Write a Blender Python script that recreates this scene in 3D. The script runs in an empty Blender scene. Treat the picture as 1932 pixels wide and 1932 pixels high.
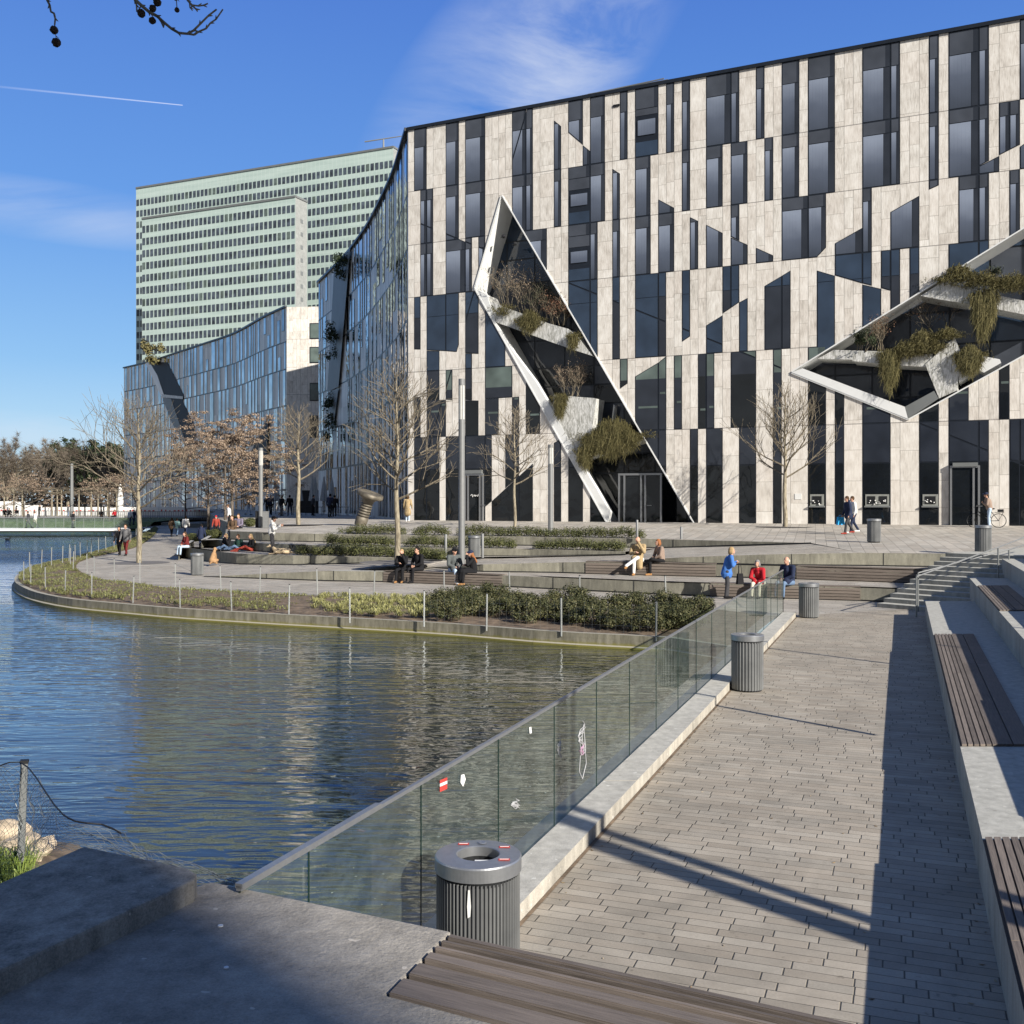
import bpy, bmesh, math, random
from mathutils import Vector, Matrix, geometry, noise
random.seed(7)
C = bpy.context.scene.collection
EYE = 1.27
R = math.radians
SUNAZ = (0.661, -0.7504); SUNEL = 26.0

# ------------------------------------------------------------------ measuring
# survey: the site was measured as image bearings (1932 px across) on known levels
def W(px, py, z):                       # point on level z seen under bearing px,py
    Y = (EYE - z) * 1932.0 / (py - 945.0)
    return Vector(((px - 966.0) / 1932.0 * Y, Y, z))
def U(px, py, Y):                       # point at distance Y
    return Vector(((px - 966.0) / 1932.0 * Y, Y, EYE + (945.0 - py) * Y / 1932.0))
F0 = Vector((-6.9, 68.0, 0)); FT = Vector((0.9026, -0.4305, 0)); FN = Vector((0.4305, 0.9026, 0))
FROT = math.atan2(-0.4305, 0.9026)
def plaza_z(X, Y):
    d = -(X - F0.x) * 0.4305 - (Y - F0.y) * 0.9026
    return -0.0235 * max(0.0, min(d, 24))
def PP(px, py):                         # point on the gently falling plaza
    z = -0.2
    for _ in range(30):
        p = W(px, py, z); z = 0.5 * z + 0.5 * plaza_z(p.x, p.y)
    return W(px, py, z)

# ------------------------------------------------------------------ objects
def tag(o, label=None, cat=None, group=None, kind=None):
    if label: o['label'] = label
    if cat: o['category'] = cat
    if group: o['group'] = group
    if kind: o['kind'] = kind
    return o
def empty(name, loc=(0, 0, 0), rz=0, label=None, cat=None, group=None):
    o = bpy.data.objects.new(name, None); C.objects.link(o)
    o.location = loc; o.rotation_euler = (0, 0, rz); o.empty_display_size = 0.2
    return tag(o, label, cat, group)
def link(name, me, parent=None):
    o = bpy.data.objects.new(name, me); C.objects.link(o)
    if parent is not None: o.parent = parent
    return o
def kids(o): return [c for c in bpy.data.objects if c.parent == o]
def copy_tree(o, parent=None):
    ch = kids(o)
    c = o.copy(); C.objects.link(c); c.parent = parent
    for k in ch: copy_tree(k, c)
    return c

class MB:
    def __init__(s): s.v = []; s.f = []; s.m = []; s.mi = 0; s.smooth = []; s.sm = False
    def add(s, vs, fs):
        n = len(s.v); s.v.extend([tuple(v) for v in vs])
        for f in fs: s.f.append(tuple(i + n for i in f)); s.m.append(s.mi); s.smooth.append(s.sm)
    def poly(s, pts): s.add(pts, [tuple(range(len(pts)))])
    def box(s, x0, x1, y0, y1, z0, z1):
        v = [(x0,y0,z0),(x1,y0,z0),(x1,y1,z0),(x0,y1,z0),(x0,y0,z1),(x1,y0,z1),(x1,y1,z1),(x0,y1,z1)]
        s.add(v, [(3,2,1,0),(4,5,6,7),(0,1,5,4),(1,2,6,5),(2,3,7,6),(3,0,4,7)])
    def prism(s, pts, z0, z1):          # pts ccw 2d; z0/z1 scalars or lists
        n = len(pts)
        a = z0 if isinstance(z0, (list, tuple)) else [z0] * n
        b = z1 if isinstance(z1, (list, tuple)) else [z1] * n
        v = [(p[0], p[1], a[i]) for i, p in enumerate(pts)] + [(p[0], p[1], b[i]) for i, p in enumerate(pts)]
        s.add(v, [tuple(range(n, 2 * n)), tuple(range(n - 1, -1, -1))] + [(i, (i + 1) % n, n + (i + 1) % n, n + i) for i in range(n)])
    def beam(s, p, q, w, h, up=(0, 0, 1)):   # rectangular bar from p to q
        p = Vector(p); q = Vector(q); d = (q - p).normalized(); up = Vector(up)
        x = d.cross(up)
        if x.length < 1e-4: x = Vector((1, 0, 0))
        x.normalize(); z = x.cross(d).normalized(); x *= w / 2; z *= h / 2
        v = [p - x - z, p + x - z, p + x + z, p - x + z, q - x - z, q + x - z, q + x + z, q - x + z]
        s.add(v, [(0,1,2,3),(7,6,5,4),(0,4,5,1),(1,5,6,2),(2,6,7,3),(3,7,4,0)])
    def tube(s, p, q, r0, r1=None, n=6, cap=True):
        if r1 is None: r1 = r0
        p = Vector(p); q = Vector(q); d = q - p
        if d.length < 1e-6: return
        d.normalize(); a = Vector((0, 0, 1)) if abs(d.z) < 0.9 else Vector((1, 0, 0))
        x = d.cross(a).normalized(); y = d.cross(x)
        vs = []
        for c, r in ((p, r0), (q, r1)):
            for i in range(n):
                t = 2 * math.pi * i / n; vs.append(c + x * (math.cos(t) * r) + y * (math.sin(t) * r))
        fs = [(i, n + i, n + (i + 1) % n, (i + 1) % n) for i in range(n)]
        if cap: fs += [tuple(range(n)), tuple(range(2 * n - 1, n - 1, -1))]
        s.add(vs, fs)
    def path(s, pts, r, n=6):
        for i in range(len(pts) - 1):
            r0 = r[i] if isinstance(r, list) else r; r1 = r[i + 1] if isinstance(r, list) else r
            s.tube(pts[i], pts[i + 1], r0, r1, n)
    def lathe(s, prof, n=24, c=(0, 0, 0), close=True):
        vs = []; fs = []; c = Vector(c)
        for (r, z) in prof:
            for i in range(n):
                t = 2 * math.pi * i / n; vs.append(c + Vector((r * math.cos(t), r * math.sin(t), z)))
        for k in range(len(prof) - 1):
            for i in range(n):
                j = (i + 1) % n; fs.append((k*n+i, k*n+j, (k+1)*n+j, (k+1)*n+i))
        s.add(vs, fs)
    def ball(s, c, r, nu=8, nv=6, sc=(1, 1, 1), rot=None):
        c = Vector(c); vs = []; fs = []
        for k in range(nv + 1):
            t = math.pi * k / nv
            for i in range(nu):
                a = 2 * math.pi * i / nu
                p = Vector((r*sc[0]*math.sin(t)*math.cos(a), r*sc[1]*math.sin(t)*math.sin(a), r*sc[2]*math.cos(t)))
                if rot is not None: p = rot @ p
                vs.append(c + p)
        for k in range(nv):
            for i in range(nu):
                j = (i + 1) % nu; fs.append((k*nu+i, (k+1)*nu+i, (k+1)*nu+j, k*nu+j))
        s.add(vs, fs)
    def mesh(s, name, mats):
        me = bpy.data.meshes.new(name); me.from_pydata(s.v, [], s.f)
        for m in (mats if isinstance(mats, (list, tuple)) else [mats]): me.materials.append(m)
        if len(s.f):
            me.polygons.foreach_set('material_index', s.m); me.polygons.foreach_set('use_smooth', s.smooth)
        me.update(); return me
    def build(s, name, mats, parent=None, kind=None):
        o = link(name, s.mesh(name, mats), parent)
        if kind: o['kind'] = kind
        return o

# ------------------------------------------------------------------ node helper
class G:
    def __init__(s, nt): s.nt = nt; s.L = nt.links.new
    def n(s, t, **k):
        a = s.nt.nodes.new(t)
        for q, v in k.items(): setattr(a, q, v)
        return a
    def put(s, sock, v):
        if v is None: return
        if isinstance(v, bpy.types.NodeSocket): s.L(v, sock)
        else: sock.default_value = v
    def m(s, op, a, b=None, c=None, clamp=False):
        q = s.n('ShaderNodeMath', operation=op); q.use_clamp = clamp
        s.put(q.inputs[0], a); s.put(q.inputs[1], b); s.put(q.inputs[2], c); return q.outputs[0]
    def mix(s, f, a, b, bt='MIX'):
        q = s.n('ShaderNodeMix', data_type='RGBA', blend_type=bt)
        s.put(q.inputs[0], f); s.put(q.inputs[6], a); s.put(q.inputs[7], b); return q.outputs[2]
    def coord(s, which='Object'): return s.n('ShaderNodeTexCoord').outputs[which]
    def mapping(s, v, scale=(1,1,1), rot=(0,0,0), loc=(0,0,0)):
        q = s.n('ShaderNodeMapping'); s.put(q.inputs[0], v)
        q.inputs['Scale'].default_value = scale; q.inputs['Rotation'].default_value = rot; q.inputs['Location'].default_value = loc
        return q.outputs[0]
    def noise(s, v, scale, detail=4, rough=0.55, dist=0, out=0):
        q = s.n('ShaderNodeTexNoise'); s.put(q.inputs['Vector'], v); q.inputs['Scale'].default_value = scale
        q.inputs['Detail'].default_value = detail; q.inputs['Roughness'].default_value = rough; q.inputs['Distortion'].default_value = dist
        return q.outputs[out]
    def wn(s, x, y, out='Value'):
        q = s.n('ShaderNodeTexWhiteNoise', noise_dimensions='3D'); c = s.n('ShaderNodeCombineXYZ')
        s.put(c.inputs[0], x); s.put(c.inputs[1], y); s.L(c.outputs[0], q.inputs['Vector']); return q.outputs[out]
    def sep(s, v): q = s.n('ShaderNodeSeparateXYZ'); s.put(q.inputs[0], v); return q.outputs
    def comb(s, x, y, z=0.0):
        q = s.n('ShaderNodeCombineXYZ'); s.put(q.inputs[0], x); s.put(q.inputs[1], y); s.put(q.inputs[2], z); return q.outputs[0]
    def ramp(s, f, stops):
        q = s.n('ShaderNodeValToRGB'); s.put(q.inputs[0], f); e = q.color_ramp.elements
        while len(e) < len(stops): e.new(0.5)
        for i, (p, c) in enumerate(stops): e[i].position = p; e[i].color = c if len(c) == 4 else (*c, 1)
        return q.outputs[0]
    def bump(s, h, st=0.3, d=0.01):
        q = s.n('ShaderNodeBump'); q.inputs['Strength'].default_value = st; q.inputs['Distance'].default_value = d
        s.put(q.inputs['Height'], h); return q.outputs[0]
    def rng(s, v, a, b, c=0.0, d=1.0):
        q = s.n('ShaderNodeMapRange'); s.put(q.inputs[0], v)
        for i, x in enumerate((a, b, c, d)): s.put(q.inputs[i + 1], x)
        return q.outputs[0]
def c4(c): return (*c, 1.0) if len(c) == 3 else c
def material(name):
    m = bpy.data.materials.new(name); m.use_nodes = True; nt = m.node_tree
    b = nt.nodes['Principled BSDF']; return m, G(nt), b
def simple(name, col, rough=0.7, metal=0.0, var=0.15, scale=6.0, spec=0.4, bump=0.0):
    m, g, b = material(name); co = g.coord('Object')
    n = g.noise(co, scale, 5)
    lo = tuple(x * (1 - var) for x in col); hi = tuple(min(1, x * (1 + var)) for x in col)
    g.L(g.ramp(n, [(0.3, lo), (0.7, hi)]), b.inputs['Base Color'])
    b.inputs['Roughness'].default_value = rough; b.inputs['Metallic'].default_value = metal
    b.inputs['Specular IOR Level'].default_value = spec
    if bump: g.L(g.bump(g.noise(co, scale * 6, 4), bump, 0.01), b.inputs['Normal'])
    return m
M = {}
M['dark_frame'] = simple('dark frame', (0.012, 0.016, 0.024), 0.35)
M['black'] = simple('black', (0.008, 0.009, 0.011), 0.6)
M['white_metal'] = simple('white panel', (0.72, 0.73, 0.72), 0.45, var=0.06, scale=0.8)
M['grey_panel'] = simple('grey panel', (0.16, 0.17, 0.17), 0.5, var=0.08, scale=0.6)
M['steel'] = simple('steel', (0.34, 0.35, 0.36), 0.38, 0.7, 0.08, 20)
M['post'] = simple('galvanised post', (0.24, 0.25, 0.245), 0.45, 0.5, 0.12, 30)
M['column'] = simple('column paint', (0.20, 0.205, 0.205), 0.5, 0.2, 0.06, 8)
M['lamp_glass'] = simple('lamp glass', (0.5, 0.5, 0.47), 0.3, 0, 0.1, 8)
M['wire'] = simple('wire', (0.22, 0.24, 0.24), 0.5, 0.5)
M['cable'] = simple('cable', (0.01, 0.01, 0.012), 0.6)
M['bronze'] = simple('bronze patina', (0.13, 0.115, 0.09), 0.6, 0.3, 0.5, 2.5, bump=0.3)
M['white'] = simple('white', (0.75, 0.75, 0.73), 0.6, var=0.05)
M['red'] = simple('red', (0.5, 0.05, 0.04), 0.6)
M['rock'] = simple('rock', (0.42, 0.34, 0.24), 0.9, var=0.4, scale=9, bump=0.8)
M['soil'] = simple('soil', (0.15, 0.11, 0.075), 0.95, var=0.55, scale=5, bump=1.0)
M['lawn'] = simple('lawn', (0.10, 0.13, 0.035), 0.9, var=0.4, scale=1.2)
M['far_ground'] = simple('far ground', (0.20, 0.19, 0.17), 0.9, var=0.2, scale=0.05)
M['contrail'] = None

def leafmat(name, cols, rough=0.6):
    m, g, b = material(name)
    i = g.n('ShaderNodeNewGeometry').outputs['Random Per Island']
    n = g.noise(g.coord('Object'), 3.0, 2)
    k = len(cols)
    f = g.m('ADD', g.m('MULTIPLY', i, 0.7), g.m('MULTIPLY', n, 0.4), clamp=True)
    g.L(g.ramp(f, [(0.1 + 0.8 * j / (k - 1), cols[j]) for j in range(k)]), b.inputs['Base Color'])
    b.inputs['Roughness'].default_value = rough; b.inputs['Specular IOR Level'].default_value = 0.25
    return m
M['shrub_leaf'] = leafmat('shrub leaf', [(0.020, 0.026, 0.012), (0.055, 0.062, 0.024), (0.13, 0.12, 0.055)])
M['hedge_leaf'] = leafmat('hedge leaf', [(0.025, 0.035, 0.012), (0.075, 0.085, 0.03), (0.13, 0.13, 0.05)])
M['ever_leaf'] = leafmat('evergreen leaf', [(0.008, 0.016, 0.008), (0.03, 0.045, 0.02), (0.05, 0.065, 0.03)])
M['grass_leaf'] = leafmat('grass blades', [(0.09, 0.09, 0.03), (0.24, 0.24, 0.08), (0.40, 0.38, 0.18)])
M['weed_leaf'] = leafmat('ground cover', [(0.15, 0.11, 0.06), (0.13, 0.14, 0.05), (0.24, 0.25, 0.10)])
M['dry_leaf'] = leafmat('dry brown leaf', [(0.12, 0.085, 0.06), (0.24, 0.175, 0.125), (0.38, 0.295, 0.22)])
M['trail_leaf'] = leafmat('trailing plant', [(0.045, 0.038, 0.018), (0.12, 0.11, 0.045), (0.22, 0.19, 0.085)])
M['rust_leaf'] = leafmat('rusty shrub', [(0.07, 0.03, 0.02), (0.19, 0.09, 0.055), (0.25, 0.16, 0.10)])
M['far_twig'] = leafmat('distant twigs', [(0.07, 0.058, 0.045), (0.14, 0.115, 0.088), (0.21, 0.175, 0.135)])

def bark(name, a, bcol):
    m, g, b = material(name); co = g.coord('Object')
    n = g.noise(g.mapping(co, (8, 8, 1.6)), 2.2, 5)
    g.L(g.ramp(n, [(0.35, a), (0.62, bcol)]), b.inputs['Base Color']); b.inputs['Roughness'].default_value = 0.85
    g.L(g.bump(n, 0.5, 0.02), b.inputs['Normal']); return m
M['bark'] = bark('bark', (0.11, 0.09, 0.06), (0.33, 0.29, 0.21))
M['bark_dark'] = bark('dark bark', (0.05, 0.04, 0.03), (0.15, 0.125, 0.10))
M['twig'] = bark('twig bark', (0.07, 0.058, 0.042), (0.22, 0.185, 0.13))

def paving(name, rot, bw, bh, col, dark=0.35, grout=0.006, offs=0.0, wide=0.35):
    """random running bond: rows of height bh, stones about bw long, every row with its own phase"""
    m, g, b = material(name); co = g.coord('Object')
    v = g.mapping(co, (1, 1, 1), (0, 0, rot)); x, y, z = g.sep(v)[:3]
    row = g.m('FLOOR', g.m('DIVIDE', y, bh)); fy = g.m('FRACT', g.m('DIVIDE', y, bh))
    ro = g.wn(row, 3.3); ln = g.m('MULTIPLY_ADD', g.wn(row, 9.1), bw * 0.6, bw * 0.7)
    xx = g.m('DIVIDE', g.m('ADD', x, g.m('MULTIPLY', ro, 7.0)), ln)
    ci = g.m('FLOOR', xx); fx = g.m('FRACT', xx)
    jit = g.m('MULTIPLY', g.m('SUBTRACT', g.wn(ci, row), 0.5), 0.02)
    ex = g.m('MULTIPLY', g.m('MINIMUM', fx, g.m('SUBTRACT', 1.0, fx)), ln)
    ey = g.m('MULTIPLY', g.m('MINIMUM', fy, g.m('SUBTRACT', 1.0, fy)), bh)
    e = g.m('MINIMUM', ex, g.m('MULTIPLY', ey, 1.6))
    e = g.m('ADD', e, g.m('MULTIPLY', g.m('SUBTRACT', g.noise(co, 25, 3), 0.5), grout * 0.9))
    k = g.rng(e, grout * 0.4, grout * 1.5)
    per = g.wn(g.m('ADD', ci, 0.37), row)
    big = g.noise(co, 0.35, 4); fine = g.noise(co, 60, 4); mid = g.noise(co, 3.0, 5)
    t = g.m('ADD', g.m('ADD', g.m('MULTIPLY', per, 0.27), g.m('MULTIPLY', big, 0.48)), g.m('ADD', g.m('MULTIPLY', fine, 0.35), g.m('MULTIPLY', mid, 0.30)))
    warm = g.wn(g.m('ADD', ci, 5.7), row)
    stone = g.ramp(t, [(0.35, tuple(q * 0.58 for q in col)), (0.95, tuple(q * 1.35 for q in col))])
    stone = g.mix(g.m('MULTIPLY', warm, 0.35), stone, c4((col[0] * 1.08, col[1] * 0.97, col[2] * 0.88)))
    spot = g.rng(g.noise(co, 9, 3), 0.66, 0.74)
    stone = g.mix(g.m('MULTIPLY', spot, 0.45), stone, (0.10, 0.085, 0.06, 1))
    gr = g.rng(g.noise(co, 1.3, 6, .7, .6), 0.42, 0.68)
    stone = g.mix(g.m('MULTIPLY', gr, 0.38), stone, c4(tuple(q * .42 for q in col)))
    gum = g.rng(g.n('ShaderNodeTexVoronoi').outputs['Distance'], 0.0, 1.0) if False else g.rng(g.noise(co, 38, 1), 0.80, 0.82)
    stone = g.mix(g.m('MULTIPLY', gum, 0.5), stone, (0.5, 0.48, 0.44, 1))
    colr = g.mix(k, c4(tuple(q * dark * 0.5 for q in col)), stone)
    g.L(colr, b.inputs['Base Color']); b.inputs['Roughness'].default_value = 0.82; b.inputs['Specular IOR Level'].default_value = 0.3
    h = g.m('ADD', g.m('ADD', g.m('MULTIPLY', k, 1.0), g.m('MULTIPLY', per, 0.4)), g.m('MULTIPLY', fine, 0.15))
    g.L(g.bump(h, 0.5, 0.008), b.inputs['Normal']); return m
WA = math.atan2(0.355, 0.935)
M['walk_paving'] = paving('walkway paving', WA, 0.40, 0.118, (0.345, 0.312, 0.258), 0.50, 0.005)
M['prom_paving'] = paving('promenade paving', R(24.5), 0.6, 0.22, (0.37, 0.345, 0.30), 0.70, 0.005)
M['plaza_paving'] = paving('plaza paving', R(24.5 + 90 - 8), 1.2, 0.42, (0.41, 0.385, 0.34), 0.55, 0.012)

def concrete(name, col, stain=0.5, joint=0.0, bumpst=0.25, top=None):
    m, g, b = material(name); co = g.coord('Object')
    big = g.noise(co, 0.9, 5, 0.6); fine = g.noise(co, 45, 4); mid = g.noise(g.mapping(co, (3, 3, 0.7)), 2.6, 5, 0.65)
    t = g.m('ADD', g.m('MULTIPLY', big, 0.50), g.m('ADD', g.m('MULTIPLY', mid, 0.45), g.m('MULTIPLY', g.noise(co, 80, 2, .8), 0.30)))
    c = g.ramp(t, [(0.46, tuple(q * (1 - stain) for q in col)), (0.80, tuple(q * 1.3 for q in col))])
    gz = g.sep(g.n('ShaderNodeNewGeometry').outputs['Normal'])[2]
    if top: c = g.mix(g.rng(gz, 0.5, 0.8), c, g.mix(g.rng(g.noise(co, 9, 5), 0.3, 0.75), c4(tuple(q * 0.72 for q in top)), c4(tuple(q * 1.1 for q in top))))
    pit = g.rng(g.noise(co, 120, 2), 0.62, 0.7)
    c = g.mix(g.m('MULTIPLY', pit, 0.45), c, c4(tuple(q * 0.35 for q in col)))
    gum = g.rng(g.noise(co, 17, 1, .3), 0.76, 0.775); c = g.mix(g.m('MULTIPLY', gum, 0.55), c, c4(tuple(min(.75, q * 2.0) for q in col)))
    dk = g.rng(g.noise(co, 6, 6, .75), 0.60, 0.72); c = g.mix(g.m('MULTIPLY', dk, 0.5), c, c4(tuple(q * .35 for q in col)))
    g.L(c, b.inputs['Base Color']); b.inputs['Roughness'].default_value = 0.88; b.inputs['Specular IOR Level'].default_value = 0.3
    g.L(g.bump(g.m('ADD', g.m('MULTIPLY', fine, 0.5), g.m('MULTIPLY', mid, 0.8)), bumpst, 0.012), b.inputs['Normal']); return m
M['concrete'] = concrete('terrace concrete', (0.24, 0.23, 0.185), 0.5, top=(0.44, 0.43, 0.39))
M['slab'] = concrete('foreground slab concrete', (0.32, 0.295, 0.255), 0.5, bumpst=0.9)
M['block'] = concrete('weathered block concrete', (0.36, 0.33, 0.28), 0.75, bumpst=0.7)
M['kerb'] = concrete('kerb concrete', (0.44, 0.41, 0.35), 0.5, top=(0.47, 0.455, 0.41), bumpst=0.5)
M['stairs'] = concrete('stair concrete', (0.34, 0.33, 0.29), 0.4, top=(0.46, 0.45, 0.40))

def wet_kerb():
    m, g, b = material('waterline kerb'); co = g.coord('Object'); z = g.sep(co)[2]
    mid = g.noise(g.mapping(co, (2, 2, 0.5)), 3.0, 5, 0.65)
    c = g.ramp(mid, [(0.3, (0.10, 0.092, 0.062)), (0.75, (0.27, 0.25, 0.19))])
    moss = g.rng(g.m('ADD', z, g.m('MULTIPLY', g.m('SUBTRACT', mid, 0.5), 0.12)), -2.12, -2.2)
    c = g.mix(moss, c, (0.16, 0.145, 0.03, 1))
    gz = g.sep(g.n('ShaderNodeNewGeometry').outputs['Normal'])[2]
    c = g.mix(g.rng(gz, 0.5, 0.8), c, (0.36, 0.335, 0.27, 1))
    g.L(c, b.inputs['Base Color']); b.inputs['Roughness'].default_value = 0.8
    g.L(g.bump(mid, 0.4, 0.02), b.inputs['Normal']); return m
M['wet_kerb'] = wet_kerb()

def wood(name, a, bcol, along=None):
    m, g, b = material(name); co = g.coord('UV')
    n = g.noise(g.mapping(co, (1.2, 26, 1)), 3.0, 6, 0.65, 0.4); big = g.noise(co, 1.3, 3)
    isl = g.n('ShaderNodeNewGeometry').outputs['Random Per Island']
    t = g.m('ADD', g.m('MULTIPLY', n, 0.6), g.m('ADD', g.m('MULTIPLY', big, 0.25), g.m('MULTIPLY', isl, 0.25)))
    g.L(g.ramp(t, [(0.3, a), (0.8, bcol)]), b.inputs['Base Color'])
    b.inputs['Roughness'].default_value = 0.75; b.inputs['Specular IOR Level'].default_value = 0.35
    g.L(g.bump(n, 0.5, 0.006), b.inputs['Normal']); return m
M['wood'] = wood('weathered bench timber', (0.055, 0.046, 0.040), (0.235, 0.195, 0.165))
def uv_planks(o, ax):
    """u along the plank direction ax, v across: grain follows the board"""
    me = o.data; uv = me.uv_layers.new(name='grain'); ax = Vector(ax).normalized(); s = Vector((-ax.y, ax.x, 0))
    for p in me.polygons:
        r = (p.index // 6) * 0.37
        for li in p.loop_indices:
            c = me.vertices[me.loops[li].vertex_index].co
            uv.data[li].uv = (c.dot(ax) + r * 3, c.dot(s) + c.z + r)
# ================================================================== main office building
CROPS = {'A': (1150, 360, .2588), 'B': (1150, 820, .2588), 'C': (1150, 1100, .2588), 'D': (1600, 1080, .2588), 'E': (1600, 700, .2588),
         'T': (1600, 230, .2588), 'R': (2068, 0, .47619), 'G': (2050, 700, .2588), 'H': (2050, 1080, .2588), 'F': (2488, 650, .2588), 'I': (2488, 1080, .2588)}
ZR = [25.85, 21.77, 18.22, 14.75, 9.80, 5.46, -0.05]
MOD = 0.479
def FU(c, x, y, snap=False):
    ox, oy, k = CROPS[c]; sx = ox + x * k; sy = oy + y * k
    r = (sx - 1494) / 2988; u = (r * 68 + 6.9) / (.9026 + .4305 * r)
    Yd = 68 - .4305 * u; z = EYE + (1461.5 - sy) * Yd / 2988
    if snap:
        u = round(u / MOD) * MOD
        for q in ZR:
            if abs(z - q) < 0.24: z = q
    return (u, z)
def clip(poly, nx, nz, d):               # keep nx*u+nz*z <= d
    out = []
    for i in range(len(poly)):
        a = poly[i]; b = poly[(i + 1) % len(poly)]
        da = nx * a[0] + nz * a[1] - d; db = nx * b[0] + nz * b[1] - d
        if da <= 0: out.append(a)
        if (da < 0 < db) or (db < 0 < da):
            t = da / (da - db); out.append((a[0] + t * (b[0] - a[0]), a[1] + t * (b[1] - a[1])))
    return out
def area(p): return 0.5 * sum(p[i][0] * p[(i + 1) % len(p)][1] - p[(i + 1) % len(p)][0] * p[i][1] for i in range(len(p)))
def clean(p):
    q = []
    for a in p:
        if not q or math.hypot(a[0] - q[-1][0], a[1] - q[-1][1]) > 0.004: q.append(a)
    if len(q) > 1 and math.hypot(q[0][0] - q[-1][0], q[0][1] - q[-1][1]) < 0.004: q.pop()
    return q
def ccw(p): return p if area(p) > 0 else p[::-1]
def edges(p):
    p = ccw(p)
    for i in range(len(p)):
        a = p[i]; b = p[(i + 1) % len(p)]; ex = b[0] - a[0]; ez = b[1] - a[1]; l = math.hypot(ex, ez)
        if l > 1e-6: yield ez / l, -ex / l, (ez * a[0] - ex * a[1]) / l
def inset(p, w):
    q = ccw(p)
    for nx, nz, d in list(edges(p)):
        q = clip(q, nx, nz, d - w)
        if len(q) < 3: return []
    return clean(q)
def subtract(p, cut):
    res = []; cur = ccw(p)
    for nx, nz, d in edges(cut):
        out = clip(cur, -nx, -nz, -d)
        if len(out) >= 3 and abs(area(out)) > 0.02: res.append(clean(out))
        cur = clip(cur, nx, nz, d)
        if len(cur) < 3: break
    return [r for r in res if len(r) >= 3]

CUT1 = [FU('A', 1217, 820), FU('A', 915, 1860), FU('D', 670, 1728), FU('D', 1640, 1732)]
CUT1[2] = (CUT1[2][0], -0.06); CUT1[3] = (CUT1[3][0], -0.06)
_tip = FU('G', 1010, 1495); _bot = FU('I', 625, 550); _r1 = FU('I', 1600, 10); _t1 = FU('F', 1932, 70)
def ext(a, b, u): t = (u - a[0]) / (b[0] - a[0]); return (u, a[1] + t * (b[1] - a[1]))
CUT2 = [_tip, _bot, ext(_bot, _r1, 42.0), ext(_tip, _t1, 42.0)]
WIN = []                                  # (list of convex polygons in u,z)
def WR(c, x0, x1, row, mull=(), top=None, bot=None, special=False):
    u0 = FU(c, x0, 900, True)[0]; u1 = FU(c, x1, 900, True)[0]
    zt = ZR[row] if top is None else top; zb = ZR[row + 1] if bot is None else bot
    xs = [u0] + [FU(c, m, 900, True)[0] for m in mull] + [u1]
    for a, b in zip(xs, xs[1:]): WIN.append(([(a, zb), (b, zb), (b, zt), (a, zt)], row, special))
def WP(c, pts, row):
    WIN.append((clean([FU(c, x, y, True) for x, y in pts]), row, False))
# row 0
WR('A', 232, 370, 0); WR('A', 587, 728, 0); WR('A', 805, 1025, 0); WR('A', 1335, 1563, 0, (1487,))
WP('T', [(68, 470), (147, 535), (147, 1020), (68, 1030)], 0)
WP('T', [(228, 245), (390, 225), (390, 745), (228, 605)], 0)
WP('T', [(390, 750), (475, 815), (475, 965), (390, 972)], 0)
WR('T', 475, 640, 0); WR('T', 812, 897, 0); WR('T', 985, 1245, 0, special=True); WR('T', 1335, 1422, 0); WR('T', 1513, 1603, 0)
WR('R', -12, 192, 0, (142,)); WR('R', 297, 347, 0); WR('R', 455, 562, 0); WR('R', 617, 782, 0); WR('R', 950, 1178, 0, (1120,))
WR('R', 1354, 1413, 0); WR('R', 1475, 1714, 0, (1652,)); WR('R', 1900, 1960, 0)
# row 1
WR('A', 300, 440, 1, (370,)); WR('A', 587, 728, 1); WR('A', 805, 1025, 1); WR('A', 1335, 1563, 1, (1487,)); WR('A', 1803, 1885, 1)
WR('T', 228, 475, 1, special=True); WR('T', 475, 635, 1)
WP('T', [(725, 1015), (805, 1070), (805, 1585), (725, 1590)], 1); WR('T', 980, 1155, 1)
WP('T', [(1240, 1360), (1415, 1455), (1415, 1492), (1240, 1510)], 1); WR('T', 1513, 1600, 1)
WR('R', -12, 88, 1); WR('R', 142, 240, 1); WR('R', 347, 399, 1); WR('R', 457, 560, 1); WR('R', 617, 780, 1); WR('R', 950, 1178, 1, (1122,))
WR('R', 1356, 1413, 1); WR('R', 1477, 1657, 1)
WP('R', [(1657, 640), (1717, 633), (1717, 985), (1657, 1020)], 1)
WP('R', [(1657, 1020), (1780, 955), (1780, 1040), (1657, 1053)], 1)
WP('R', [(1780, 622), (1840, 612), (1840, 920), (1780, 952)], 1); WP('R', [(1840, 612), (1900, 605), (1900, 888), (1840, 920)], 1)
WP('R', [(1905, 900), (1990, 850), (1990, 1010), (1905, 1022)], 1)
# row 2
WR('A', 300, 440, 2, (370,)); WR('A', 587, 872, 2, (805,)); WR('A', 950, 1025, 2); WR('A', 1335, 1718, 2)
WR('T', 225, 465, 2, special=True); WR('T', 465, 548, 2); WR('T', 720, 803, 2); WR('T', 977, 1145, 2); WR('T', 1237, 1412, 2)
WP('E', [(1600, -257), (1685, -212), (1685, 320), (1600, 330)], 2)
WP('E', [(1780, -170), (1965, -78), (1965, 285), (1780, 305)], 2)
WP('R', [(142, 1245), (190, 1238), (190, 1476), (142, 1450)], 2)
WP('R', [(142, 1455), (240, 1500), (240, 1610), (142, 1620)], 2)
WP('R', [(293, 1518), (396, 1565), (396, 1595), (293, 1607)], 2)
WR('R', 455, 612, 2); WP('R', [(612, 1190), (720, 1175), (720, 1518), (640, 1568), (612, 1570)], 2)
WP('R', [(782, 1490), (948, 1395), (948, 1540), (782, 1558)], 2); WR('R', 950, 1005, 2)
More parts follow.
